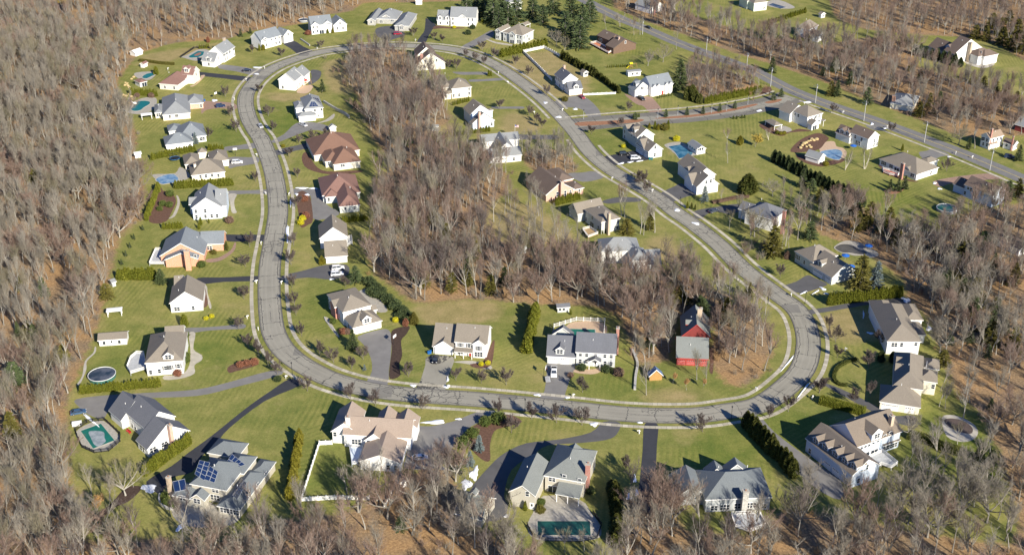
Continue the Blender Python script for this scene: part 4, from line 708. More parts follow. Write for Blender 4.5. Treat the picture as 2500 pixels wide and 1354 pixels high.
house('a2','tan roofed house with brick street front and white garage doors, inside the loop road bend',WHITE,RT,[('h',(1238,640),(1528,564),(1155,528),3.0,.72),('h',(1142,492),(1420,412),(975,312),5.6,.55),('U',(1060,440),(1180,408),(1120,345),5.2,.6,'b'),('u',(1400,478),(1480,456),(1385,430),3.2,.6)],
 [(0,'S','G',[(1345,660)]),(0,'S','g',[(1470,625)]),(0,'W','w',[(1200,620)]),(1,'W','w',[(1010,420),(1110,520),(1010,380)])],dorm=[(0,'S',(1378,592),3.2,1.9)],walls=RBRICK)
house('a3','white house with dark red shutters and a tan roof, second from the road bend',WHITE,RT,[('U',(398,490),(695,512),(560,332),5.4,.75),('U',(200,528),(396,543),(310,322),3.0,.75),('V',(212,532),(390,545),3.5,3.1,.7),('V',(553,512),(680,522),4.0,5.4,.75),('s',(395,578),(562,588),(400,535),2.8,.35,'P')],
 [(1,'S','g',[(258,585),(345,590)]),(0,'S','s',[(455,515),(532,522)]),(0,'S','W',[(455,595)]),(0,'S','r',[(545,605)]),(3,'S','s',[(617,548)]),(3,'S','V',[(617,625)])],yaw=((415,322),(715,343)))
house('a3','pale gray house with a slate roof, arched entry porch and brick end chimney',LGRAY,RDG,[('U',(1480,582),(1848,602),(1680,408),5.4,.72),('U',(1220,616),(1490,634),(1350,430),3.0,.85),('V',(1270,425),(1465,438),(1385,345),3.0,.8),('V',(1595,668),(1712,676),3.0,3.2,.55,'P')],
 [(0,'S','w',[(1527,600),(1583,604),(1663,606),(1746,614),(1802,618),(1525,662),(1580,664),(1746,680),(1800,684)]),(0,'S','d',[(1660,690)]),(1,'S','g',[(1283,650),(1383,658)])],dorm=[(1,'S',(1342,602),2.8,1.9)],chim=[((1862,366),10,1.0,1.5,RBRICK)])
house('a4','dark red barn style house with a steep gray roof and three red garage doors',REDW,RGG,[('U',(598,927),(918,942),(760,724),3.0,.75),('V',(648,716),(938,738),(790,408),4.0,1.0)],
 [(0,'S','g',[(645,960),(740,965),(855,975)])],dorm=[(1,'W',(695,610),2.4,1.2)],chim=[((833,448),11,1.6,1.2,TBRICK)],trim=plain('red_trim',(.40,.06,.05),.6))
house('v7','gray house with hipped roofs seen through bare trees above the red barn house',WHITE,RG,[('H',(225,955),(560,960),(420,838),5.4,.6),('h',(480,1045),(612,1025),(560,930),5.2,.7),('U',(590,1075),(728,1060),(660,940),3.2,.75)],[(2,'S','G',[(665,1095)])],yaw=((225,955),(560,945)))
house('d7','pale blue-gray house with tan roofs, tan chimney and a white railed wooden deck',LGRAY,RT,[('h',(1028,808),(1280,1000),(1580,942),5.5,.6),('V',(783,772),(920,882),(1250,612),3.8,.85)],
 [(0,'S','w',[(1060,860),(1085,890),(1025,930),(1145,930)]),(0,'S','D',[(1140,1060)]),(0,'S','t',[(1235,1110)]),(0,'E','w',[(1530,980),(1520,1080)]),(1,'S','w',[(860,780)]),(1,'S','d',[(812,870)])],chim=[((1397,868),9.4,1.3,1.0,TBRICK)],deck=[([(1000,1110),(1105,1085),(1230,1170),(1085,1225)],1.1,TDECK)])
house('d7','pink brick house with a brown gabled roof behind the arborvitae row',PBRICK,RBR,[('V',(445,594),(880,502),(345,162),3.3,.66),('h',(850,512),(1030,480),(890,368),3.1,.5),('h',(640,395),(862,336),(650,172),3.7,.5)],
 [(0,'S','t',[(618,580),(738,560)]),(0,'S','w',[(815,545)]),(1,'S','w',[(950,520)]),(0,'W','W',[(355,580)])],chim=[((690,388),8.6,1.5,1.0,PBRICK)])
house('v6','gray roofed white house behind bare trees near the road junction',WHITE,RG,[('U',(990,188),(1270,162),(1130,100),3.2,.7),('V',(1075,118),(1205,108),(1060,-30),5.0,.8),('U',(940,60),(1250,30),(1100,-20),5.0,.6)],[(0,'S','w',[(1050,215),(1200,200)]),(0,'S','G',[(1130,215)])])
house('c7','pale blue house with a tall brick chimney, among the lawns left of the upper street',PBLUE,RT,[('U',(735,978),(830,1072),(985,950),5.5,.75),('U',(830,1162),(862,1195),(1015,1050),3.4,.75),('h',(1010,1000),(1142,1010),(1020,905),4.6,.5)],
 [(1,'E','w',[(1130,1200)])],chim=[((957,1035),9.0,1.5,1.0,PBRICK)],yaw=((735,978),(830,1068)))
house('c7','cream house with a big tan roof in tree shade, above the pale blue house',CREAM,RT,[('H',(575,718),(860,688),(740,550),5.5,.62),('h',(460,700),(600,690),(560,520),5.0,.6),('U',(465,792),(585,786),(510,745),3.0,.6)],[(0,'S','w',[(820,712),(820,780),(682,800),(608,810)]),(2,'S','w',[(500,820)])])
house('c7','cream house with a reddish brown saltbox gable and brick chimney near the top bend',CREAM,RBR,[('V',(85,385),(500,358),(265,165),3.6,.72),('V',(95,275),(370,245),(190,58),5.6,.85)],[(0,'S','w',[(223,335),(277,330),(372,325),(200,410)])],chim=[((165,235),8.8,1.4,1.0,RBRICK)])
house('c6','white house with dark roof and a dormered two car garage, beside the fenced lawn',WHITE,RDG,[('U',(1125,868),(1250,972),(1368,860),5.4,.75),('v',7.5,(1348,1108),(1568,1088),3.2,.85)],
 [(0,'S','w',[(1140,910),(1165,930),(1190,950),(1215,970),(1145,985),(1210,1040)]),(1,'E','g',[(1395,1160),(1500,1150)]),(1,'S','w',[(1310,1050)])],dorm=[(1,'E',(1455,1095),2.6,1.8)],chim=[((1277,740),10,1.1,1.0,PBRICK)],roofs=RT)
house('d1','white house with blue-gray roof, four small front gables and a red door',WHITE,RBG,[('U',(560,465),(905,402),(700,252),5.0,.8),('V',(312,512),(552,468),(332,318),3.8,.82),('V',(583,462),(645,450),2.0,5.2,.9),('V',(648,450),(708,438),2.0,5.2,.9),('V',(772,428),(832,418),2.0,5.2,.9),('V',(834,416),(896,405),2.0,5.2,.9)],
 [(1,'S','W',[(422,470)]),(1,'S','G',[(430,560)]),(0,'S','w',[(612,450),(676,438),(800,420),(862,412),(602,530),(660,515),(800,495),(855,485)]),(0,'S','r',[(735,530)])],dorm=[(1,'W',(310,440),2.6,1.6)])
house('v4','low tan house with an orange brick chimney, hidden in the woods beyond the road',CREAM,RG,[('h',(1090,850),(1290,880),(1110,760),3.0,.4)],chim=[((1128,790),6.5,1.6,1.0,OBRICK)])
def shed(view, label, wall, roof, b, wins=(), **k): return house(view, label, wall, roof, [b], wins, name=k.pop('name', 'shed'), cat=k.pop('cat', 'shed'), **k)
shed('b3','white shed leaning at the woods edge, far left above the red roofed house',WHITE,WHITE,('U',(1490,590),(1580,560),(1530,530),2.0,.5))
shed('c4','small white shed with a red roof beside the wood edge',WHITE,RR,('U',(480,140),(572,95),(430,108),2.2,.6))
shed('c4','open pool house with a red hipped roof behind an arborvitae row',WHITE,RR,('h',(405,500),(555,462),(245,455),2.6,.45),[(0,'S','D',[(500,520)])],name='pool_house',cat='pool house')
shed('a1','long white shed with a gray-tan roof at the edge of the left woods',WHITE,RT,('U',(945,920),(1235,900),(1090,838),2.5,.5),[(0,'S','k',[(1012,940),(1160,930)]),(0,'S','d',[(1090,960)])])
shed('a1','little gray shed half behind an olive evergreen by the left woods',LGRAY,RG,('U',(1085,360),(1130,345),(1070,325),2.0,.5))
shed('c5','small white shed with a gray roof on the lawn below the solar panel house',WHITE,RG,('V',(1022,1230),(1158,1212),(1060,1150),2.3,.7))
shed('c6','small white shed with a tan roof behind the white house with the fenced lawn',WHITE,RT,('U',(1510,825),(1565,855),(1590,805),2.3,.7),[(0,'E','k',[(1590,860),(1615,855)])])
shed('d1','white flat roofed garden shed beside the yellow slide',WHITE,RG,('u',(208,232),(416,212),(170,195),2.6,.25),[(0,'S','k',[(280,250),(345,243)])])
shed('c7','plain gray shed standing beside the lone trees near the bare wood',LGRAY,RG,('U',(300,1240),(405,1235),(350,1212),2.3,.5))
shed('a3','gray shed with white doors under tall trees above the fenced pool',LGRAY,RDG,('U',(1315,188),(1438,180),(1375,145),2.2,.6),[(0,'S','k',[(1345,195),(1378,193)])])
shed('d2','white pool house with a row of windows, beside the cracked pool',WHITE,RG,('U',(1515,465),(1652,565),(1710,495),2.6,.6),[(0,'S','k',[(1560,505),(1590,530),(1620,550)]),(0,'E','k',[(1675,555),(1705,550),(1738,545)])],name='pool_house',cat='pool house')
shed('d3','white shed with a gray roof at the edge of the mulched pool garden',WHITE,RG,('U',(845,1078),(1085,1150),(1150,1045),2.4,.7),[(0,'E','d',[(1135,1120)])])
shed('d3','tan roofed garden pavilion on white posts beside the mulch border',WHITE,RT,('h',(345,592),(478,568),(280,480),2.5,.45,'P'),name='pavilion',cat='pavilion')
shed('c6','open garden pavilion with a tan roof behind the gray house',WHITE,RT,('U',(690,138),(775,108),(720,75),2.6,.5,'P'),name='pavilion',cat='pavilion')
shed('v4','white garden shed with a tiny window at the end of the upper lawn',WHITE,RT,('V',(525,122),(565,114),(510,95),2.4,.6),[(0,'S','k',[(545,135)])])
shed('c3','white shed cut off by the top edge behind the stone house',WHITE,RG,('U',(1042,10),(1186,5),(1100,-25),3.0,.5))
shed('a4','play house with a blue gabled roof and orange wooden walls in the trees',plain('orange_wood',(.40,.23,.08),.8),plain('blue_roof',(.10,.16,.28),.8),('V',(335,1110),(478,1100),(400,1020),1.9,1.0),name='playhouse',cat='playhouse')
shed('v6','weathered white shed among the trees in the middle wood',WHITE,LGRAY,('U',(1230,945),(1310,935),(1270,915),2.2,.5))
shed('v8','small white shed with a gray roof below the striped lawn on the right',WHITE,RG,('V',(1235,770),(1345,770),(1265,715),2.4,.6))
shed('v5','white shed at the left woods edge beside the trampoline hedge',WHITE,LGRAY,('U',(262,160),(325,150),(290,135),2.2,.5))
shed('a7','narrow tan roofed shed beside the white sedan driveway',WHITE,RT,('V',(985,770),(1060,745),(1115,605),2.2,.5))
shed('c4','white pergola with a flat canopy beside the curved pool',WHITE,TRIM,('h',(430,1130),(650,1105),(480,1085),2.6,.1,'P'),name='pergola',cat='pergola')
shed('a1','white garden pergola with open posts among bare trees at left',WHITE,TRIM,('h',(1030,640),(1185,625),(1040,605),2.4,.1,'P'),name='pergola',cat='pergola')
# ------------------------------------------------ trees
def rdir(rg, d, ang):         # a direction tilted from d by about ang
    a = d.orthogonal().normalized(); b = d.cross(a); f = rg.uniform(0, 2 * math.pi)
    return (d * math.cos(ang) + (a * math.cos(f) + b * math.sin(f)) * math.sin(ang)).normalized()
def twig(mb, rg, p, d, ln, w_):
    s = d.cross(Vector((rg.uniform(-1, 1), rg.uniform(-1, 1), rg.uniform(-1, 1)))).normalized() * w_ * .5
    mb.add([p - s, p + s, p + d * ln], [(0, 1, 2)], 0)
def limb(mb, rg, p, d, ln, r, nseg, up, n, out):
    pts = [p]; rad = [r]; q = p; dd = d
    for i in range(nseg):
        dd = (dd + Vector((rg.gauss(0, .08), rg.gauss(0, .08), rg.gauss(0, .06) + up))).normalized(); q = q + dd * ln / nseg
        pts.append(q); rad.append(max(.012, r * (1 - .85 * (i + 1) / nseg)))
    mb.tube(pts, rad, n, 0, False); out.append((pts, rad)); return pts
def along(pts, t):
    f = t * (len(pts) - 1); i = min(int(f), len(pts) - 2); return pts[i].lerp(pts[i + 1], f - i), (pts[i + 1] - pts[i]).normalized()
def bare(seed, h, style):
    rg = random.Random(seed); tb, cb = MB(), MB(); L = []; main_ = []; st_, sp_, an_ = rg.uniform(.24, .46), rg.uniform(.8, 1.35), rg.uniform(.8, 1.25)
    if style == 'forest':
        tp = limb(tb, rg, Vector((0, 0, -.2)), Vector((rg.gauss(0, .03), rg.gauss(0, .03), 1)), h * .95, h * .0125, 8, .12, 6, L)
        nb = 22
        for i in range(nb):
            t = st_ + (.98 - st_) * (i + rg.random()) / nb; p, d = along(tp, t); a = R((40 - 20 * t) * an_ + rg.gauss(0, 7)); ln = h * (.42 - .30 * t) * sp_ * rg.uniform(.6, 1.3)
            main_.append(limb(tb if t < .6 else cb, rg, p, rdir(rg, Vector((0, 0, 1)), a), ln, h * .0075 * (1.1 - t), 4, .12, 4, L))
        main_.append(tp[-4:]); tw, nsub, ntw = h * .055, 6, 5
    elif style == 'fork':
        t0 = limb(tb, rg, Vector((0, 0, -.2)), Vector((rg.gauss(0, .05), rg.gauss(0, .05), 1)), h * .38, h * .016, 4, .1, 6, L)
        for k in range(4):
            m = limb(tb, rg, t0[-1], rdir(rg, Vector((0, 0, 1)), R(rg.uniform(8, 28))), h * rg.uniform(.5, .64), h * .010, 6, .10, 5, L); main_.append(m[-4:])
            for i in range(9):
                t = .25 + .7 * (i + rg.random()) / 9; p, d = along(m, t); main_.append(limb(cb, rg, p, rdir(rg, (d + Vector((0, 0, .4))).normalized(), R(rg.uniform(22, 44))), h * rg.uniform(.16, .26) * (1.3 - .7 * t), h * .0055, 4, .1, 4, L))
        tw, nsub, ntw = h * .055, 5, 5
    elif style == 'oak':
        t0 = limb(tb, rg, Vector((0, 0, -.3)), Vector((0, 0, 1)), h * .26, h * .024, 4, .1, 7, L)
        for k in range(9):
            m = limb(tb, rg, t0[-1 - (k % 2)], rdir(rg, Vector((0, 0, 1)), R(rg.uniform(22, 74))), h * rg.uniform(.5, .66), h * .012, 6, .12, 5, L); main_.append(m[-3:])
            for i in range(10):
                t = .22 + .76 * (i + rg.random()) / 10; p, d = along(m, t); main_.append(limb(cb, rg, p, rdir(rg, (d + Vector((0, 0, .3))).normalized(), R(rg.uniform(30, 65))), h * rg.uniform(.14, .24) * (1.25 - .6 * t), h * .0055, 4, .08, 4, L))
        tw, nsub, ntw = h * .05, 6, 6
    elif style == 'vase':
        t0 = limb(tb, rg, Vector((0, 0, -.1)), Vector((0, 0, 1)), h * .26, h * .022, 3, .1, 6, L)
        for k in range(8):
            m = limb(tb, rg, t0[-1 - (k % 2)], rdir(rg, Vector((0, 0, 1)), R(rg.uniform(12, 52))), h * rg.uniform(.5, .74), h * .011, 5, .07, 4, L); main_.append(m[-3:])
            for i in range(6):
                t = .2 + .75 * (i + rg.random()) / 6; p, d = along(m, t); main_.append(limb(cb, rg, p, rdir(rg, (d + Vector((0, 0, .5))).normalized(), R(rg.uniform(22, 48))), h * rg.uniform(.16, .26) * (1.25 - .6 * t), h * .006, 3, .06, 3, L))
        tw, nsub, ntw = h * .08, 6, 10
    elif style == 'birch':
        for k in range(4):
            m = limb(tb, rg, Vector((rg.gauss(0, .15), rg.gauss(0, .15), -.2)), rdir(rg, Vector((0, 0, 1)), R(rg.uniform(4, 22))), h * rg.uniform(.75, 1), h * .012, 7, .05, 6, L); main_.append(m[-4:])
            for i in range(9):
                t = .35 + .62 * (i + rg.random()) / 9; p, d = along(m, t); main_.append(limb(cb, rg, p, rdir(rg, d, R(rg.uniform(30, 55))), h * .16 * (1.3 - .7 * t), h * .0035, 3, .05, 3, L))
        tw, nsub, ntw = h * .05, 4, 6
    else:      # brush
        for k in range(16): main_.append(limb(cb, rg, Vector((rg.gauss(0, .35), rg.gauss(0, .35), -.1)), rdir(rg, Vector((0, 0, 1)), R(rg.uniform(5, 48))), h * rg.uniform(.6, 1), .03, 3, .03, 3, L))
        tw, nsub, ntw = h * .16, 3, 8
    tips = []
    wt = .033 if h > 8 else (.034 if style != 'brush' else .032)
    for m in main_:
        ml = sum((m[i + 1] - m[i]).length for i in range(len(m) - 1))
        for j in range(nsub):
            p, d = along(m, .18 + .8 * (j + rg.random()) / nsub); d2 = (rdir(rg, d, R(rg.uniform(18, 46))) + Vector((0, 0, .35))).normalized(); l2 = max(ml * .42 * rg.uniform(.6, 1.2), tw)
            twig(cb, rg, p, d2, l2, wt * 1.5)
            for q in range(ntw):
                pp = p + d2 * l2 * rg.uniform(.15, .95); d3 = (rdir(rg, d2, R(rg.uniform(12, 42))) + Vector((0, 0, .25))).normalized(); l3 = tw * rg.uniform(.6, 1.5)
                twig(cb, rg, pp, d3, l3, wt); tips.append(pp + d3 * l3 * .8)
                if rg.random() < .8: twig(cb, rg, pp + d3 * l3 * .4, rdir(rg, d3, R(40)), l3 * .7, wt * .8)
    return tb, cb, tips
BARK = bark('gray_bark', (.22, .20, .168), (.31, .288, .245), (.41, .386, .335)); BIRCH = bark('white_bark', (.50, .46, .37), (.60, .55, .45), (.62, .57, .46))
TWG = bark('gray_brown_twigs', (.215, .19, .150), (.27, .24, .192), (.32, .287, .235)); TWR = bark('reddish_twigs', (.215, .15, .118), (.26, .185, .145), (.29, .22, .175)); TWO = bark('olive_twigs', (.19, .17, .112), (.235, .21, .14), (.27, .24, .165)); TWP = bark('purple_brown_twigs', (.125, .10, .092), (.155, .125, .11), (.18, .15, .13))
class TreeKind:
    def __init__(s, seed, h, style, tw, bk=BARK, leaf=None, nleaf=0, lsz=.3):
        tb, cb, tips = bare(seed, h, style); s.h = h
        if leaf:
            rg = random.Random(seed + 9)
            for k in range(nleaf):
                c = rg.choice(tips) + Vector((rg.gauss(0, .2), rg.gauss(0, .2), rg.gauss(0, .2))); a = rdir(rg, Vector((0, 0, 1)), rg.uniform(0, 3)) * lsz; b = rdir(rg, a.normalized(), R(90)) * lsz * .6
                cb.add([c - a, c + b, c + a, c - b], [(0, 1, 2, 3)], 1)
        s.crown = cb.mesh('crown', [tw] + ([leaf] if leaf else [])); s.trunk = tb.mesh('trunk', bk) if tb.f else None
        n = len(tb.v); al = MB(); al.v = tb.v + cb.v; al.f = tb.f + [tuple(i + n for i in f) for f in cb.f]; al.m = [0] * len(tb.f) + [1 + m for m in cb.m]
        s.full = al.mesh('tree', [bk, tw] + ([leaf] if leaf else []))
    def place(s, name, xy, h, label, cat, group=None, share=False, rg=random):
        k = h / s.h; r = empty(name, (xy[0], xy[1], 0), rg.uniform(0, 6.28), k); r.scale = (k * rg.uniform(.92, 1.08), k * rg.uniform(.92, 1.08), k)
        if s.trunk: inst('trunk', s.trunk, r)
        inst('crown', s.crown, r)
        return tag(r, label, cat, group, share=share)
TAN_LEAF = foliage('dry_tan_leaves', (.30, .165, .06), (.40, .235, .085), (.46, .30, .12)); GOLD_LEAF = foliage('golden_leaves', (.34, .25, .05), (.46, .35, .07), (.50, .42, .12))
FOREST = [TreeKind(100 + i, h, st, tw) for i, (h, st, tw) in enumerate(((16,'forest',TWG),(17,'forest',TWR),(16,'fork',TWG),(16,'fork',TWR),(17,'forest',TWG),(15,'fork',TWO),(15,'forest',TWP),(18,'oak',TWG),(16,'fork',TWP),(14,'oak',TWR),(17,'forest',TWO),(18,'forest',TWG),(15,'fork',TWG),(17,'forest',TWR)))]
OAK = [TreeKind(21, 18, 'oak', TWG), TreeKind(22, 17, 'oak', TWO)]
TWD = bark('dark_twigs', (.10, .08, .075), (.13, .105, .095), (.16, .13, .115)); BKD = bark('dark_bark', (.16, .135, .115), (.20, .175, .15), (.25, .22, .19))
SMALL = [TreeKind(31, 4.6, 'vase', TWD, BKD), TreeKind(32, 4.6, 'vase', TWP, BKD), TreeKind(33, 4.6, 'vase', TWD, BKD), TreeKind(34, 4.6, 'vase', TWP, BKD), TreeKind(35, 4.8, 'vase', TWD, BKD)]
BIRCHK = [TreeKind(41, 11, 'birch', TWG, BIRCH)]
BEECH = [TreeKind(51, 8, 'fork', TWG, BARK, TAN_LEAF, 1500, .2)]; WILLOW = [TreeKind(52, 9, 'oak', plain('yellow_twigs', (.42, .31, .06), .8), BARK, GOLD_LEAF, 1800, .22)]
BRUSH = [TreeKind(61, 2.6, 'brush', TWR), TreeKind(62, 2.4, 'brush', TWG), TreeKind(63, 2.4, 'brush', bark('tan_twigs', (.34, .22, .11), (.40, .26, .13), (.44, .30, .17)))]
# evergreens
def leafquad(mb, c, d, rg, ln, wd, m=0):
    s = d.cross(Vector((rg.uniform(-1, 1), rg.uniform(-1, 1), rg.uniform(-1, 1))))
    s = s.normalized() * wd if s.length > 1e-4 else Vector((wd, 0, 0)); mb.add([c - d * ln * .4, c + s, c + d * ln, c - s], [(0, 1, 2, 3)], m)
def conifer(seed, h, r, mat, dens=1.0, shape=.9):
    rg = random.Random(seed); fb, tb = MB(), MB(); tb.tube([(0, 0, -.2), (0, 0, h * .5), (0, 0, h * .97)], [h * .018, h * .012, .02], 6)
    z = h * .06; k = h / 8
    while z < h * .97:
        t = z / h; n = int(6 + 3 * (1 - t)); R0 = r * (1 - t) ** shape
        for i in range(n):
            a = rg.uniform(0, 6.283); ln = R0 * rg.uniform(.72, 1.12) + .15; d = Vector((math.cos(a), math.sin(a), rg.uniform(-.22, .18)))
            tb.tube([(0, 0, z), (d.x * ln * .9, d.y * ln * .9, z + d.z * ln)], [.03 * k, .008], 3, 0, False)
            for j in range(int((7 + ln * 7 / k) * dens)):
                f = rg.uniform(.18, 1); c = Vector((d.x * ln * f, d.y * ln * f, z + d.z * ln * f)); sd = Vector((-d.y, d.x, 0)) * rg.choice((-1, 1))
                dd = (d + sd * rg.uniform(0, 1.2) + Vector((0, 0, rg.uniform(-.3, .35)))).normalized(); leafquad(fb, c, dd, rg, rg.uniform(.30, .55) * k, .12 * k)
        z += h * .034 * rg.uniform(.8, 1.2)
    for j in range(30): leafquad(fb, Vector((rg.gauss(0, .05), rg.gauss(0, .05), h * rg.uniform(.88, 1))), Vector((rg.gauss(0, .3), rg.gauss(0, .3), 1)).normalized(), rg, .4 * k, .1 * k)
    return fb.mesh('foliage', mat), tb.mesh('trunk', BARK)
def bushy(seed, h, prof, mat, n, ls, lump=.14, up=.5, core=None):
    rg = random.Random(seed); mb = MB(); ph = [(rg.uniform(0, 6.28), rg.randint(2, 5), rg.uniform(2, 7)) for _ in range(4)]
    def rad(t, a): return prof(t) * (1 + lump * sum(math.sin(m * a + p + f * t) for p, m, f in ph) / 2)
    for i in range(n):
        t = rg.random(); a = rg.uniform(0, 6.283); rr = rad(t, a) * math.sqrt(rg.uniform(.55, 1.08)); o = Vector((math.cos(a), math.sin(a), 0))
        d = (o * rg.uniform(.2, 1) + Vector((rg.gauss(0, .35), rg.gauss(0, .35), up + (t - .5) * .9))).normalized(); leafquad(mb, o * rr + Vector((0, 0, h * (.02 + .97 * t))), d, rg, ls * rg.uniform(.7, 1.3), ls * .38)
    ng, na = 7, 10
    vs = [Vector((math.cos(a * 6.283 / na), math.sin(a * 6.283 / na), 0)) * rad(g / (ng - 1), a * 6.283 / na) * .78 + Vector((0, 0, h * .94 * g / (ng - 1))) for g in range(ng) for a in range(na)]
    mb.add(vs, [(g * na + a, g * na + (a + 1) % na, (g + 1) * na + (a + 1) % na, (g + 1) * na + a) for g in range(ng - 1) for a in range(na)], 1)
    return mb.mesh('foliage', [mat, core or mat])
ARB = foliage('arborvitae_green', (.095, .115, .012), (.165, .17, .018), (.235, .222, .032)); DKG = foliage('dark_evergreen', (.036, .055, .022), (.068, .092, .032), (.105, .122, .042)); ARD = foliage('dark_arborvitae', (.058, .07, .014), (.10, .106, .022), (.145, .14, .034))
BLS = foliage('blue_spruce_needles', (.10, .135, .135), (.16, .205, .205), (.24, .28, .27)); PIN = foliage('pine_needles', (.045, .070, .03), (.085, .118, .046), (.13, .16, .06)); OLV = foliage('olive_cedar', (.085, .080, .018), (.14, .125, .024), (.19, .165, .035)); GLD = foliage('golden_arborvitae', (.12, .115, .014), (.19, .17, .02), (.25, .215, .03)); YEL_S = foliage('bright_yellow_shrub', (.42, .38, .015), (.52, .48, .02), (.55, .52, .05))
REDB = foliage('russet_shrub', (.17, .07, .045), (.25, .105, .06), (.30, .14, .08)); BRNS = foliage('brown_shrub', (.14, .09, .065), (.20, .13, .09), (.24, .165, .12)); GRS = foliage('green_shrub', (.06, .085, .02), (.10, .125, .03), (.15, .16, .04))
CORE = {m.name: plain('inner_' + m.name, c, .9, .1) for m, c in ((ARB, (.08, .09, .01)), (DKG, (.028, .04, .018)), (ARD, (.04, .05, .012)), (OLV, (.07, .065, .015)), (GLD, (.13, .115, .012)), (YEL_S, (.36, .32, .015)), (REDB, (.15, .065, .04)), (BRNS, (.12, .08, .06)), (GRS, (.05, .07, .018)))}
ALEN = lambda r, p=1.7: (lambda t: r * (1 - t ** p) ** .8 * (.82 + .18 * min(1, t * 6)))
ROUND = lambda r: (lambda t: r * math.sqrt(max(.02, 1 - (1.75 * t - .72) ** 2)) if t < 1 else .05)
EV = {}
def ev(kind, mat, i):
    k = (kind, mat.name, i)
    if k not in EV:
        s = hash(kind) % 1000 * 0 + sum(map(ord, kind)) * 7 + i * 31
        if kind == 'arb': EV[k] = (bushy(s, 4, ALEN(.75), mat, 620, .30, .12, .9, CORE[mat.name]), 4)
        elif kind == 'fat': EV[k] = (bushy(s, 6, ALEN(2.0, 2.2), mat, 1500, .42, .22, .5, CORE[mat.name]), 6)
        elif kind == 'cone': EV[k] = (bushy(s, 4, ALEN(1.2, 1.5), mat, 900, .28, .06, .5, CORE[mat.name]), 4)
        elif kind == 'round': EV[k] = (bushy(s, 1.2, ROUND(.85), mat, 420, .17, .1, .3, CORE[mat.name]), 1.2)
    return EV[k]
CON = {k: [conifer(70 + i * 7 + j, 8, r, m, d, sh) for j in range(2)] for i, (k, m, r, d, sh) in enumerate((('spruce', DKG, 2.3, 1.0, .85), ('blue', BLS, 2.3, 1.1, .85), ('pine', PIN, 3.0, .9, .62), ('olive', OLV, 2.7, 1.2, .6)))}
rgp = random.Random(5)
def con(kind, view, p, h, label, name='conifer', group=None, share=False, wide=1.0):
    f, t = CON[kind][rgp.randint(0, 1)]; g = GV(view, p) if view else Vector((p[0], p[1], 0)); k = h / 8
    r = empty(name, g, rgp.uniform(0, 6.28)); r.scale = (k * wide, k * wide, k); inst('foliage', f, r); inst('trunk', t, r)
    return tag(r, label, 'conifer', group, share=share)
def plant(kind, mat, view, p, h, label, name, cat, group=None, share=False, wide=1.0):
    m, h0 = ev(kind, mat, rgp.randint(0, 2)); g = GV(view, p) if view else Vector((p[0], p[1], 0)); k = h / h0
    return tag(inst(name, m, None, (g.x, g.y, 0), rgp.uniform(0, 6.28), (k * wide, k * wide, k)), label, cat, group, share=share)
def row(view, A, B, n, h, where, mat=None, kind='arb', wide=1.0, name='arborvitae', cat='arborvitae'):
    mat = mat or ARB; lab = where; A, B = GV(view, A), GV(view, B)
    for i in range(n):
        c = A.lerp(B, (i + .5) / n) + Vector((rgp.gauss(0, .1), rgp.gauss(0, .1), 0))
        plant(kind, mat, None, c, h * rgp.uniform(.85, 1.12), lab, name, cat, lab + ', in a row', True, wide * rgp.uniform(.9, 1.12)); block([c + Vector(q) for q in ((-1, -1, 0), (1, -1, 0), (1, 1, 0), (-1, 1, 0))])
row('o',(318,231),(385,236),14,3.8,'upright arborvitae in the row beside the red roofed pool house')
row('o',(370,390),(478,368),18,3.2,'dense arborvitae in the hedge behind the trampoline',wide=1.5); row('o',(508,366),(547,367),6,3.0,'arborvitae in the short row by the paved drive above the trampoline house',wide=1.4)
row('o',(427,460),(570,452),22,3.6,'arborvitae in the tall hedge above the pale blue house',wide=1.5); row('o',(389,458),(357,540),16,3.8,'clipped arborvitae in the slanting hedge by the left woods',wide=1.3)
row('o',(398,559),(445,557),7,3.0,'arborvitae in the row behind the orange brick house',wide=1.3); row('o',(289,681),(378,681),11,4.6,'broad arborvitae in the hedge below the orange brick house deck',wide=1.5)
row('o',(196,960),(392,942),22,3.2,'shaggy arborvitae in the hedge below the round covered pool',wide=1.5); row('o',(352,1163),(466,1082),20,4.2,'bright arborvitae in the hedge of the house with the green pool cover',wide=1.15)
row('o',(706,1222),(733,1068),11,4.6,'golden green arborvitae in the lone row right of the solar panel house',GLD,wide=1.5); row('o',(1284,864),(1310,760),10,5.4,'large arborvitae in the row between the two white street houses',wide=1.7)
row('o',(1818,1038),(1942,1167),12,6.6,'tall dark arborvitae in the row along the lane at lower right',ARD,'fat',.75); row('o',(1500,1200),(1507,1337),10,5.2,'dark arborvitae in the row beside the long green pool',ARD,wide=1.9)
row('o',(2022,744),(2201,724),30,4.8,'slim arborvitae in the long row beside the right hand drive'); row('o',(1719,254),(1858,226),30,4.2,'slim arborvitae in the row edging the thicket by the entry road')
row('o',(1222,140),(1335,113),13,5.0,'bushy arborvitae in the row beside the fenced lawn',wide=1.7); row('o',(1370,141),(1459,190),15,4.6,'dark arborvitae in the row behind the white fence',ARD,wide=1.7); row('o',(1459,190),(1513,229),13,3.8,'dark arborvitae in the row between the two dormered houses',ARD,wide=1.4)
row('o',(1104,258),(1147,247),9,2.6,'small arborvitae in the row above the chimneyed pale blue house'); row('o',(1072,338),(1198,320),18,3.0,'arborvitae in the hedge below the chimneyed pale blue house',wide=1.4); row('o',(1356,502),(1416,486),13,3.8,'pointed arborvitae in the row in front of the pink brick house')
row('o',(1175,58),(1199,50),6,3.2,'arborvitae in the little row right of the twin dormer house'); row('o',(835,543),(900,538),12,3.0,'arborvitae in the row behind the steep tan gabled house'); row('o',(921,440),(909,537),13,3.0,'arborvitae in the row at the edge of the middle wood')
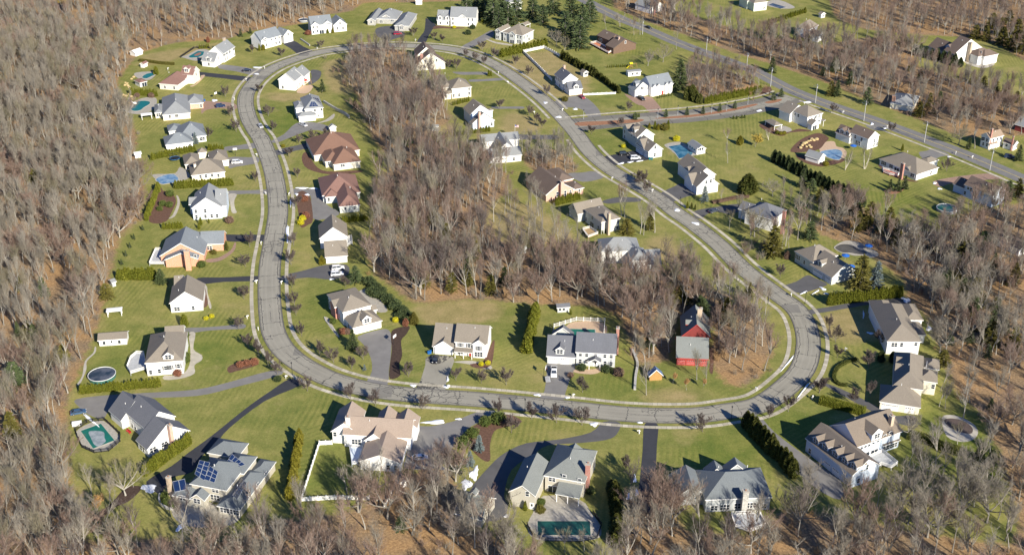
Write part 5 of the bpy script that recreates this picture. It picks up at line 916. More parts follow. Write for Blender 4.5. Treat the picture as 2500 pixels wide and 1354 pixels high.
row('o',(1873,61),(1967,31),16,3.2,'arborvitae in the row beside the upper right dark pool',wide=1.5); row('o',(2224,132),(2350,166),9,6.5,'dark pine in the belt below the large brown roofed house',PIN and DKG,'fat',.85,'pine','pine'); row('o',(1480,166),(1545,163),12,1.8,'low arborvitae in the row behind the yellow slide')
row('o',(1191,186),(1200,186),3,3.4,'arborvitae in the trio beside the cream house drive'); row('o',(1885,392),(2108,507),20,6.0,'dark evergreen in the diagonal belt dividing the right hand lawns',DKG,'fat',.85,'evergreen','evergreen'); row('o',(485,120),(512,117),5,2.6,'arborvitae in the small row behind the rectangular pool')
row('o',(1455,573),(1486,566),5,2.2,'low arborvitae in the row below the wooden deck',ARD,wide=1.4); row('o',(1545,288),(1561,286),4,2.2,'little shrub in the row in front of the dormered house windows',GRS,'cone',.7,'shrub','shrub'); row('o',(1602,241),(1640,233),8,1.7,'foundation shrub in front of the four gabled house',GRS,'cone',.8,'shrub','shrub')
# single evergreens
for k, v, p, h, lab, *wd in (('spruce','d1',(990,510),17,'tall dark spruce beside the four gabled house'),('blue','d2',(1760,1310),7.5,'big blue spruce at the corner of the stepped gable house'),('blue','c8',(815,540),6,'blue spruce in front of the blue-gray hipped house'),('blue','a8',(460,385),6,'blue spruce in the curved mulch island'),('blue','a8',(375,525),5.5,'silver spruce behind the green pine in the mulch island'),('pine','a8',(250,555),6.5,'round green pine at the tip of the mulch island'),
 ('spruce','a2',(1245,845),8,'yellow green spruce beside the white garage doors'),('blue','a2',(1355,1050),2.4,'tiny blue spruce on the lawn by the curved drive'),('spruce','d4',(440,1040),6.2,'leftmost dark blue-green spruce in the lawn trio'),('spruce','d4',(560,1030),6.2,'middle dark blue-green spruce in the lawn trio'),('spruce','d4',(660,1000),6.6,'rightmost dark blue-green spruce in the lawn trio'),('spruce','v7',(1890,430),9,'blue-green spruce standing out of the diagonal belt'),
 ('olive','d6',(1400,1230),13,'big olive cedar beside the slate roofed house'),('olive','d5',(1490,1085),14,'tall olive evergreen beside the dark tan house'),('blue','d5',(1780,1060),11,'blue-green spruce behind the arborvitae row'),('olive','v8',(1690,1090),11,'wide olive pine at the right woods edge',1.3),('spruce','a1',(1570,372),6.5,'dark round evergreen at the end of the hedge',1.4),('olive','a1',(1040,505),6,'olive evergreen hiding the little gray shed',1.5),
 ('pine','a2',(1270,195),7,'green pine behind the two white cars',1.2),('olive','v6',(470,1255),7,'yellow green cedar at the lower edge of the middle wood'),('olive','v6',(690,1290),8,'olive cedar left of the big oak foot'),('olive','v6',(820,1240),7,'olive cedar right of the big oak foot'),('olive','v6',(1010,1310),8,'olive cedar at the grassy gap'),('olive','a4',(770,410),9,'olive cedar behind the red barn roof'),('spruce','a4',(1060,560),9,'dark evergreen right of the red barn roof'),('spruce','a4',(1180,420),8,'dark evergreen in the wood above the barn lawn'),
 ('spruce','v6',(330,80),6,'dark evergreen shrub on the lawn by the red-brown roofs',1.5),('spruce','v1',(975,305),5,'dark pine at the edge of the back wood'),('spruce','v1',(1055,280),4,'smaller dark pine at the edge of the back wood'),('olive','a4',(1300,350),7,'olive cedar beside the street bend'),('spruce','v3',(1640,600),9,'dark blue pine beside the two lane road'),('olive','v4',(600,790),8,'olive evergreen by the two lane road bank'),('spruce','v4',(650,800),9,'dark evergreen by the two lane road bank'),('pine','v4',(900,860),9,'gray pine behind the two lane road poles'),
 ('olive','v4',(1260,590),5,'olive bush on the open slope at upper right',1.4),('spruce','v4',(1740,1230),6,'dark pine below the old white house',.9),('spruce','v4',(2150,1330),8,'dark pine at the corner below the white cottage'),('pine','d4',(2200,1150),9,'green pine right of the shaded two storey house'),('olive','d4',(2350,1120),9,'olive pine at the far right lawn edge'),('pine','v8',(430,860),8,'green pine behind the dark tan house',1.2),('spruce','v8',(1010,820),9,'dark pine above the kidney pool'),
 ('olive','v8',(1080,760),9,'olive pine between lawn and kidney pool'),('olive','v8',(1130,830),8,'olive pine at the end of the striped lawn'),('spruce','v1',(1650,760),7,'dark evergreen on the rocky knoll'),('olive','v2',(180,800),9,'green cedar in the wood left of the cream houses'),('spruce','v2',(60,900),6,'dark evergreen in the wood by the knoll foot'),('olive','a5',(1400,1000),6,'dark green tree beside the tan roofed right house',1.4),('spruce','b2',(1750,510),4.5,'small dark spruce near the round garden ring'),
 ('spruce','a4',(340,830),7,'dark evergreen left of the red barn',1.1),('olive','d7',(1660,1180),7,'olive shrubby cedar beside the wooden deck house',1.5),('olive','f1' if 0 else 'v7',(630,785),10,'slim green cedar among the street trees',.6),('pine','a7',(1000,1150),5,'pine sapling in the bottom wood')):
    con(k, v, p, h, lab, wide=wd[0] if wd else 1.0)
for k, p in enumerate([(1140,28),(1162,18),(1185,30),(1205,42),(1222,20),(1240,48),(1262,40),(1180,8),(1218,55)]): con('pine', 'o', (p[0], p[1] + 14), rgp.uniform(13, 18), 'big dark pine in the clump right of the twin dormer house', 'pine_tree', 'pines behind the upper houses', True, 1.1)
for k, p in enumerate([(1300,30),(1325,45),(1380,70),(1400,90),(1420,60),(1415,105),(1440,40),(1395,30),(1350,20)]): con('pine', 'o', (p[0], p[1] + 14), rgp.uniform(12, 17), 'tall green pine in the clump left of the brown house', 'pine_tree', 'pines beside the brown house', True, 1.1)
for p in [(2420,70),(2440,85),(2460,60),(2405,100),(2480,95),(2445,110),(2380,95),(2465,120),(2495,130)]: con('olive', 'o', p, rgp.uniform(8, 12), 'dark olive pine in the clump at the upper right corner', 'pine_tree', 'pines at the upper right corner', True, 1.3)
for p in [(2400,215),(2430,225),(2455,235),(2480,250),(2375,200)]: con('olive', 'o', p, rgp.uniform(6, 9), 'pine in the scrub below the upper right lawn', 'pine_tree', 'pines below the upper right lawn', True, 1.2)
plant('fat',ARD,'v7',(1440,480),9,'big rounded dark yew on the lawn by the stepped gable house','evergreen_tree','evergreen',wide=1.3)
for v, p, h in (('d1',(1120,640),7),('d1',(1180,650),8),('d1',(1230,670),6),('d1',(1300,700),5)): plant('fat', ARD, v, p, h, 'dark yew in the clump below the tall spruce', 'yew', 'yew', 'yews below the tall spruce', True, 1.1)
for k in range(16):
    t = k / 15; plant('round', DKG, 'o', (900 + 100 * t + rgp.gauss(0, 6), 693 + 95 * t + rgp.gauss(0, 8)), rgp.uniform(2, 3), 'dark laurel on the bank behind the patio of the curved drive house', 'laurel', 'shrub', 'laurels on the bank', True, 1.2)
# shrubs that stand alone or in small groups
for mat, kind, v, p, h, lab in ((YEL_S,'round','a2',(1655,575),1.6,'bright yellow shrub behind the white garage doors'),(YEL_S,'round','v5',(1640,735),2.0,'lower of the two bright yellow shrubs by the pink bed'),(YEL_S,'round','v5',(1655,700),2.0,'upper of the two bright yellow shrubs by the pink bed'),(GLD,'fat','v5',(1815,1065),3.6,'yellow green conical shrub beside the garage path'),(YEL_S,'round','a3',(640,700),1.3,'left yellow shrub at the white house corner'),(YEL_S,'round','a3',(700,690),1.3,'right yellow shrub at the white house corner'),
 (GLD,'cone','d2',(1098,280),3.2,'golden cone behind the gray-beige house'),(OLV,'round','d2',(1185,275),3.2,'gold brown rounded shrub behind the gray-beige house'),(ARB,'arb','d2',(1240,270),4.6,'tall narrow arborvitae behind the gray-beige house'),(GLD,'cone','d2',(972,250),2.6,'yellow cone at the gray-beige house back corner'),(ARB,'arb','d2',(1050,270),4.2,'dark cone shrub beside the golden cone'),(YEL_S,'round','d2',(1362,430),2.4,'yellow shrub above the cracked pool'),(YEL_S,'round','d2',(598,530),1.6,'yellow shrub by the triple garage path'),(GLD,'round','d3',(1190,1245),2.0,'yellow shrub beside the pool garden shed'),
 (GLD,'fat','v3',(1375,1195),4.5,'green gold rounded evergreen on the right lawn'),(DKG,'round','a3',(1535,740),2.2,'dark shrub left of the arched porch'),(DKG,'round','a3',(1755,755),2.3,'dark shrub right of the arched porch'),(BRNS,'round','a3',(1865,785),2.6,'brown rounded shrub at the slate house corner'),(ARB,'arb','a3',(1440,248),2.0,'small cone shrub beside the gray shed'),(ARB,'fat','a1',(1795,770),4.4,'yellow green blob evergreen above the gray-tan house'),(OLV,'fat','a3',(40,325),4.5,'olive evergreen right of the laurel bank'),
 (BRNS,'round','a3',(1440,800),1.5,'russet shrub beside the pickup drive'),(GRS,'round','a8',(640,115),3.4,'large rounded green shrub in the mulch island'),(GRS,'round','a8',(520,135),2.8,'left rounded green shrub in the mulch island'),(GRS,'round','a8',(310,345),3.4,'round green shrub in the island middle'),(GRS,'round','a8',(400,245),2.8,'flat green shrub in the island middle'),(BRNS,'round','a8',(690,140),2.0,'russet shrub in the mulch island'),(ARB,'arb','a8',(752,900),2.4,'left cone shrub against the beige gable'),(ARB,'arb','a8',(888,935),3.2,'right cone shrub against the beige gable'),
 (OLV,'round','a8',(1030,950),2.0,'rusty shrub at the patio corner'),(GRS,'round','a8',(1035,880),1.8,'green shrub beside the patio wall'),(DKG,'round','a8',(1495,770),2.0,'dark shrub at the brick chimney foot'),(DKG,'fat','a8',(1690,760),4.2,'dark rounded evergreen above the dark arborvitae row'),(GRS,'round','a6',(1025,1065),1.8,'upper green shrub by the stone wall'),(GRS,'round','a6',(1035,1115),1.9,'middle green shrub by the stone wall'),(GRS,'round','a6',(1092,1140),1.8,'lower green shrub by the stone wall'),
 (DKG,'fat','b2',(845,105),4.0,'left clipped dome yew above the oval hedge'),(DKG,'fat','b2',(940,110),4.0,'right clipped dome yew above the oval hedge'),(DKG,'cone','b2',(1650,940),6.0,'left dark cone yew on the shadowed lawn'),(DKG,'cone','b2',(1755,965),5.6,'right dark cone yew on the shadowed lawn'),(ARB,'arb','v7',(940,605),3.2,'left little arborvitae by the street snow'),(ARD,'arb','v7',(975,610),3.0,'middle little arborvitae by the street snow'),(ARD,'arb','v7',(1005,615),2.4,'right little arborvitae by the street snow'),
 (ARD,'arb','v5',(1028,950),4.0,'dark arborvitae at the brick garage corner'),(OLV,'round','v5',(920,980),1.8,'rusty shrub in the brick path bed'),(ARB,'arb','v5',(815,740),3.6,'bright arborvitae at the pale blue gable'),(ARB,'arb','v5',(800,775),3.0,'low arborvitae below the pale blue gable'),(ARB,'arb','v5',(880,725),2.0,'small arborvitae beside the pale blue door'),(BRNS,'round','v5',(1050,720),2.6,'brown shrub at the pale blue house corner'),(GRS,'round','v5',(820,1085),2.4,'green shrub at the brick house corner'),(GRS,'round','v5',(560,500),2.6,'upper green shrub in the left garden bed'),
 (GRS,'round','v5',(500,580),2.2,'left green shrub in the left garden bed'),(GRS,'round','v5',(555,590),2.2,'right green shrub in the left garden bed'),(GRS,'round','v5',(475,620),1.8,'lower green shrub in the left garden bed'),(GLD,'round','v1',(1325,1215),1.4,'yellow shrub at the lane beside the red-brown roof'),(GLD,'fat','c2',(385,915),3.4,'yellow shrub at the upper white house corner'),(ARB,'arb','c2',(300,930),4.0,'green cone at the upper white house corner'),(ARB,'cone','c2',(1787,550),2.8,'dark cone beside the front gables'),(GLD,'cone','c2',(1900,540),3.0,'yellow cone beside the front gables'),
 (REDB,'round','c2',(1360,580),2.6,'red brown shrub left of the front gables'),(YEL_S,'round','c3',(1790,540),1.6,'yellow shrub under the twin dormer windows'),(DKG,'round','c3',(2140,550),2.4,'dark shrub at the twin dormer house end'),(DKG,'round','c3',(2055,660),2.8,'dark shrub on the upper lawn'),(GLD,'fat','v2',(1345,190),7.0,'yellow evergreen behind the gray house'),(OLV,'round','v2',(1790,835),2.4,'tan green shrub by the corner drive'),(REDB,'fat','v1',(705,350),3.4,'purple brown shrub at the back wood edge'),(BRNS,'round','c4',(640,775),2.4,'right brown shrub in front of the arborvitae'),
 (BRNS,'round','c4',(360,770),2.0,'left brown shrub in front of the arborvitae'),(ARB,'fat','c4',(730,330),4.5,'bright evergreen beside the small curved pool'),(OLV,'round','c4',(1510,960),3.0,'tan shaggy tree in front of the brick garage'),(BRNS,'fat','v8',(240,1020),3.4,'brown rounded bush left of the dark tan house'),(GRS,'round','a2',(1050,590),1.8,'green shrub at the brick front'),(REDB,'round','a2',(1150,690),2.0,'red shrub by the brick front'),(BRNS,'round','a2',(1190,690),1.8,'brown shrub by the brick front'),(REDB,'fat','a2',(1755,615),3.0,'rust red shrub beside the mulch slope'),
 (OLV,'fat','a2',(1840,600),4.0,'olive cone evergreen beside the rust red shrub'),(REDB,'round','v5',(1670,540),2.4,'upper red shrub in the pink bed'),(REDB,'round','v5',(1680,680),2.4,'lower red shrub in the pink bed'),(REDB,'round','a1',(1730,1255),2.0,'brown shrub at the front porch'),(GRS,'round','a1',(1810,880),1.8,'green shrub at the path corner'),(GRS,'round','a1',(1812,1080),1.8,'upper clipped shrub along the curved path'),(GRS,'round','a1',(1812,1125),1.8,'lower clipped shrub along the curved path'),(YEL_S,'round','a1',(2005,715),1.2,'left yellow shrub on the lawn'),(YEL_S,'round','a1',(2060,695),1.3,'right yellow shrub on the lawn'),
 (REDB,'round','a2',(285,985),2.0,'right russet shrub in the street bed'),(REDB,'round','a2',(210,995),1.8,'middle russet shrub in the street bed'),(REDB,'round','a2',(145,1010),1.8,'left russet shrub in the street bed'),(DKG,'round','a2',(510,1150),1.8,'dark shrub at the drive entrance'),(ARB,'arb','d4',(630,420),3.4,'lone arborvitae behind the white ranch'),(ARB,'round','d3',(385,725),1.6,'left gold shrub at the pavilion border'),(GLD,'round','d3',(445,735),1.6,'middle gold shrub at the pavilion border'),(GLD,'round','d3',(500,730),1.6,'right gold shrub at the pavilion border')):
    plant(kind, mat, v, p, h, lab, 'shrub', 'shrub')
for i in range(5): con('spruce', 'v5', ((262,860),(228,930),(195,1000),(160,1070),(335,785))[i], 2.6, 'small dark spruce in the line along the left woods', 'conifer', 'spruces along the left woods', True)
for p in [(315,955),(785,912),(1105,882),(1350,862),(1605,825),(1835,782)]: con('pine', 'd1', p, 4.2, 'young pine on the median of the entry road', 'conifer', 'pines on the entry road median', True, .9)
for p in [(2425,655),(2540,600)]: con('pine', 'd1', p, 4.6, 'young pine on the island where the entry road meets the main road', 'conifer', 'pines on the road island', True)
for p in [(1815,940),(1865,940),(1945,930),(1985,925)]: plant('cone', GRS, 'd1', p, 1.8, 'clipped cone shrub in the border below the entry road', 'shrub', 'shrub', 'cone shrubs below the entry road', True)
for poly, n, w_ in (([(2120,560),(2260,600),(2420,600),(2490,700),(2480,900),(2330,880),(2240,700)],34,'in the wood along the right edge'),([(1700,90),(1900,150),(2100,230),(2300,320),(2350,250),(2100,120)],18,'in the wood beyond the two lane road'),([(940,480),(1150,560),(1280,700),(1000,700)],12,'in the middle wood inside the loop'),([(1560,700),(1700,720),(1800,760),(1720,860),(1650,760)],12,'in the wood behind the red barn style house'),([(20,400),(230,500),(180,900),(20,1100)],10,'in the wood along the left edge'),([(1950,440),(2110,520),(2180,590),(2060,560)],10,'at the lower end of the diagonal belt')):
    xs = [p[0] for p in poly]; ys = [p[1] for p in poly]; k = 0; pw = P2(poly)
    while k < n:
        p = (rgp.uniform(min(xs), max(xs)), rgp.uniform(min(ys), max(ys))); g = G(p)
        if not inpoly(pw, np.array([g.x]), np.array([g.y]))[0]: continue
        k += 1
        if blocked(g.x, g.y): continue
        con(rgp.choice(('olive', 'olive', 'pine', 'spruce')), 'o', p, rgp.uniform(5, 10), 'evergreen standing among bare trees ' + w_, 'evergreen_tree', 'evergreens ' + w_, True, rgp.uniform(.8, 1.3))
def hedge(view, pts, wd, h, mat, label):
    P = crom([GV(view, p) for p in pts], 6); mb = MB(); rg = random.Random(len(pts) * 7 + int(P[0].x)); ln = sum((P[i+1] - P[i]).length for i in range(len(P) - 1))
    for i in range(len(P) - 1):
        a, c = P[i], P[i + 1]; d = (c - a).normalized(); nr = Vector((-d.y, d.x, 0)) * wd * .42; m = h * .92
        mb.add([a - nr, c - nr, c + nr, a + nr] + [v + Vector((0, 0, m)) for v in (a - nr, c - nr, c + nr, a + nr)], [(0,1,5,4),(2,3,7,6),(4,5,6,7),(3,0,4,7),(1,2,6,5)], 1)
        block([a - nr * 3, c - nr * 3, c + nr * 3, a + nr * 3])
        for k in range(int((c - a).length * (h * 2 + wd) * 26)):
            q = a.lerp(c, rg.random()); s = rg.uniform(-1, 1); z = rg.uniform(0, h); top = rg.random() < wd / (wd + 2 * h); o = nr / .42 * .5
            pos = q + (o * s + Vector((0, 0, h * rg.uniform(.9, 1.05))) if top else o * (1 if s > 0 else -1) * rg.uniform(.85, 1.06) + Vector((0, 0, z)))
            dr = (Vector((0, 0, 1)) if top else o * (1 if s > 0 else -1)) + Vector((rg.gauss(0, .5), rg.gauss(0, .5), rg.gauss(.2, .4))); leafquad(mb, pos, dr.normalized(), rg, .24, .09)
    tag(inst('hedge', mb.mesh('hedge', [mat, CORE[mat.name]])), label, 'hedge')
hedge('b2',[(340,445),(470,480),(600,515),(715,545)],3.0,2.2,ARB,'clipped box hedge along the lane below the oval hedge'); hedge('b2',[(1060,735),(1200,770),(1350,830),(1500,880)],2.4,2.4,ARD,'dark clipped hedge between the dormer house and the round garden ring')
hedge('a5',[(560,950),(470,975),(390,1020),(350,1080),(345,1140),(390,1190),(470,1205)],1.1,.9,ARD,'low curved hedge round the oval lawn'); hedge('c4',[(400,78),(560,95),(800,130),(1080,150)],1.4,1.4,OLV,'long low hedge between the rectangular pool and the red roofed house')
hedge('d6',[(290,275),(500,235),(760,180),(960,160)],1.6,1.1,BRNS,'reddish hedge behind the slate roofed house')
# ------------------------------------------------ bare trees: woods, lawns and streets
rgt = random.Random(77)
STAND = dict(left=('in the wood along the left edge', 5.5, [0,2,7,4,5,10,11,12,9,2], (13,17)), back=('in the wood behind the upper houses', 6.2, [0,2,3,4,1,6,11,12], (13,18)), middle=('in the middle wood inside the loop', 5.1, [1,3,6,8,0,4,13,2,10,9], (13,18)), knoll=('on the rocky knoll by the upper bend', 5.0, [1,3,6,8,12], (9,13)),
    northeast=('in the wood beyond the two lane road', 6.0, [1,3,6,8,13,9,2,0,12], (11,16)), farright=('in the far wood at upper right', 6.2, [1,3,6,8,13], (11,15)), corner=('in the thicket by the entry road', 3.9, [1,3,6,8,13], (7,11)), right=('in the wood along the right edge', 5.3, [0,2,1,3,7,9,8,12,11], (12,16)),
    bottom=('in the wood along the bottom edge', 5.6, [2,3,8,12,7,9,11], (13,18)), streetside=('in the strip of trees at the road junction', 4.6, [0,4,2], (9,13)),
    clearing=('on the tan clearing beside the middle wood', 7.2, [0,4,1], (13,17)), lowlawn=('on the shadowed lawn at lower right', 6.6, [2,7,0,12], (11,16)), ringyard=('round the garden with the brown covered pool', 7.5, [2,0,7], (10,14)), roadside=('on the inner verge of the right street', 5.2, [0,4,2], (9,13)), slate=('round the slate roofed house', 7, [2,5,3,0], (8,13)), rowend=('at the lower end of the diagonal belt', 7, [5,3,6], (6,9)), upper=('beside the upper end of the two lane road', 10, [0,2,7], (9,13)), leftbeds=('on the lawn below the dark mulch bed', 8.5, [2,5,0], (8,12)))
cand, brush = [], []
def inp(poly, x, y):
    r = False; n = len(poly)
    for i in range(n):
        x1, y1 = poly[i]; x2, y2 = poly[(i + 1) % n]
        if (y1 > y) != (y2 > y) and x < (x2 - x1) * (y - y1) / (y2 - y1) + x1: r = not r
    return r
def inview(x, y, m=90):
    a = proj((x, y, 6)); return -m < a[0] < 2500 + m and -m < a[1] < 1354 + m * 1.6
PRIO = ['knoll', 'streetside', 'corner', 'left', 'back', 'middle', 'northeast', 'farright', 'right', 'bottom'] + list(GROVES)
WP.update({k: P2(v) for k, v in GROVES.items()})
for si, k in enumerate(PRIO):
    poly = WP[k]; xs = [p[0] for p in poly]; ys = [p[1] for p in poly]; lab, sp, kinds, hr = STAND[k]
    x = max(min(xs), -420)
    while x < min(max(xs), 420):
        y = max(min(ys), 200)
        while y < min(max(ys), 900):
            px, py = x + rgt.uniform(-.45, .45) * sp, y + rgt.uniform(-.45, .45) * sp
            if inp(poly, px, py) and inview(px, py) and not blocked(px, py) and not any(inp(WP[q], px, py) for q in PRIO[:si]):
                thin = .72 if k in ('bottom',) else (.8 if k == 'right' else 1)
                thin *= .62 + .5 * math.sin(px * .075 + 1.3 * math.sin(py * .05)) * math.sin(py * .06 + 1.1 * math.sin(px * .043)) + .22
                if rgt.random() < thin: cand.append((px, py, rgt.uniform(*hr), rgt.choice(kinds), k))
                if k not in GROVES and rgt.random() < (.9 if k == 'bottom' else .55): brush.append((px + rgt.uniform(-3, 3), py + rgt.uniform(-3, 3), rgt.uniform(.5, 1.25)))
            y += sp
        x += sp
brush = [b for b in brush if not blocked(b[0], b[1])]
for px, py in [(p[0], p[1]) for p in ((2150,600),(2230,640),(2300,690),(1730,790),(1760,860),(1640,700),(1760,215),(1790,205),(1730,190),(1820,215),(1700,200),(1770,180),(1500,700),(1420,690),(1340,400),(860,180),(880,210),(840,160),(1600,640),(1850,610))]:
    for _ in range(12): q = G((px + rgt.gauss(0, 22), py + rgt.gauss(0, 16))); brush.append((q.x, q.y, rgt.uniform(.8, 1.6)))
cand.sort(key=lambda c: -proj((c[0], c[1], 5))[1] + (0 if inview(c[0], c[1], -5) else 4000))
for x, y, h, i, k in cand[:260]:
    FOREST[i].place('bare_tree', (x, y), h, ('spreading' if i in (7, 9) else ('forked' if i in (2, 3, 5, 8, 12) else 'slender')) + ' bare tree ' + STAND[k][0], 'tree', 'bare trees ' + STAND[k][0], True, rgt)
def scatter(name, pts, meshes, label, cat, mat=None):
    me = bpy.data.meshes.new(name); me.from_pydata([(p[0], p[1], 0) for p in pts], [], []); 
    for an, ty, f in (('rot', 'FLOAT', 0), ('scl', 'FLOAT', 1), ('pick', 'INT', 2)):
        a = me.attributes.new(an, ty, 'POINT'); a.data.foreach_set('value', [p[2 + f] for p in pts])
    o = inst(name, me); col = bpy.data.collections.new(name + '_models')
    for i, m in enumerate(meshes): q = bpy.data.objects.new('%s_model_%02d' % (name, i), m); col.objects.link(q)
    ng = bpy.data.node_groups.new(name, 'GeometryNodeTree'); ng.interface.new_socket('Geometry', in_out='INPUT', socket_type='NodeSocketGeometry'); ng.interface.new_socket('Geometry', in_out='OUTPUT', socket_type='NodeSocketGeometry')
    n = ng.nodes; gi, go = n.new('NodeGroupInput'), n.new('NodeGroupOutput'); ip = n.new('GeometryNodeInstanceOnPoints'); ci = n.new('GeometryNodeCollectionInfo'); mp = n.new('GeometryNodeMeshToPoints')
    ci.inputs['Collection'].default_value = col; ci.inputs['Separate Children'].default_value = True; ci.inputs['Reset Children'].default_value = True
    def na(nm, ty): d = n.new('GeometryNodeInputNamedAttribute'); d.data_type = ty; d.inputs[0].default_value = nm; return d.outputs[0]
    cb = n.new('ShaderNodeCombineXYZ'); sc = n.new('ShaderNodeCombineXYZ'); L = ng.links.new
    L(gi.outputs[0], mp.inputs[0]); L(mp.outputs[0], ip.inputs['Points']); L(ci.outputs[0], ip.inputs['Instance']); ip.inputs['Pick Instance'].default_value = True
    L(na('pick', 'INT'), ip.inputs['Instance Index']); L(na('rot', 'FLOAT'), cb.inputs[2])
    er = n.new('FunctionNodeEulerToRotation'); L(cb.outputs[0], er.inputs[0]); L(er.outputs[0], ip.inputs['Rotation'])
    s_ = na('scl', 'FLOAT'); [L(s_, sc.inputs[i]) for i in range(3)]; L(sc.outputs[0], ip.inputs['Scale']); L(ip.outputs[0], go.inputs[0])
    o.modifiers.new('scatter', 'NODES').node_group = ng
    return tag(o, label, cat, kind='stuff')
scatter('woodland', [(x, y, rgt.uniform(0, 6.28), h / FOREST[i].h, i) for x, y, h, i, k in cand[260:]], [f.full for f in FOREST], 'bare winter woodland filling the land around and inside the loop', 'woodland')
scatter('underbrush', [(x, y, rgt.uniform(0, 6.28), s, rgt.choice((0, 0, 1, 1, 2))) for x, y, s in brush], [b.full for b in BRUSH], 'low leafless brush and saplings on the woodland floor', 'brush')
print('TREES', len(cand), 'BRUSH', len(brush))
HL = [(h[0].split(',')[0].split(' standing')[0].split(' cut off')[0].split(' beside')[0].split(' behind')[0].split(' half')[0], o.location) for h, o in zip(HOUSES, [u for u in UNIQ if u.get('category') in ('house', 'shed', 'garage', 'cottage', 'pavilion', 'pergola', 'playhouse', 'pool house')]) if o['category'] == 'house']
def near(g):
    lb = min(HL, key=lambda q: (q[1].x - g.x) ** 2 + (q[1].y - g.y) ** 2)[0].split()
    lb = lb[:6]
    while lb[-1] in ('a', 'and', 'with', 'the', 'its', 'of', 'over', 'on', 'in', 'at', 'one', 'by', 'facing', 'two', 'wide', 'large', 'big', 'steep', 'white', 'blue', 'tan', 'long', 'single', 'four', 'small', 'gray-tan', 'blue-gray', 'twin'): lb = lb[:-1]
    return ' '.join(lb)
SMALLS = [('o',(577,322)),('o',(563,285)),('o',(551,237)),('o',(625,444)),('o',(610,602)),('o',(600,651)),('o',(596,730)),('o',(583,803)),('o',(608,848)),('o',(632,868)),('o',(655,893)),('o',(677,914)),('o',(751,954)),('o',(856,977)),('o',(917,990)),('o',(1032,999)),('o',(1219,1012)),('o',(1298,1023)),('o',(1359,1031)),('o',(1421,1037)),('o',(1715,1053)),('o',(1877,1022)),('o',(1924,1004)),('o',(2000,959)),('o',(2044,873)),('o',(2040,836)),('o',(2025,804)),
 ('o',(737,820)),('o',(723,770)),('o',(713,702)),('o',(719,745)),('o',(780,866)),('o',(815,885)),('o',(859,901)),('o',(887,877)),('o',(997,919)),('o',(1113,928)),('o',(1175,935)),('o',(1236,939)),('o',(1422,957)),('o',(717,599)),('o',(711,646)),('o',(726,434)),('o',(707,384)),('o',(723,508)),('o',(666,322)),('o',(655,284)),('o',(634,227)),('o',(731,352)),('o',(765,346)),('o',(799,340)),('o',(688,139)),('o',(617,130)),('o',(784,119)),
 ('o',(1136,140)),('o',(1159,151)),('o',(1183,160)),('o',(1206,143)),('o',(1177,125)),('o',(1080,104)),('o',(1060,98)),('o',(1258,160)),('o',(1291,185)),('o',(1336,235)),('o',(1220,267)),('o',(1293,284)),('o',(1323,313)),('o',(1311,300)),('o',(1534,272)),('o',(1905,677)),('o',(2033,278)),('o',(2175,325)),('o',(1010,90)),('o',(2311,419)),('a8',(760,212)),('a8',(1820,572)),('b2',(625,465)),('b2',(335,365)),('b2',(760,395)),('d2',(900,1080)),('d2',(800,1010)),('v7',(600,480)),('v7',(540,420)),('c7',(650,450)),('c7',(540,440)),('v2',(2010,1110)),('v5',(880,30)),('d4',(2010,1300)),('d2',(560,240)),('a2',(1170,240)),('o',(1040,150))]
for v, p in SMALLS:
    g = GV(v, p); k = rgt.randint(0, 4)
    SMALL[k].place('small_bare_tree', g, rgt.uniform(4.8, 6.4), 'small bare tree near the ' + near(g), 'tree', None, False, rgt)
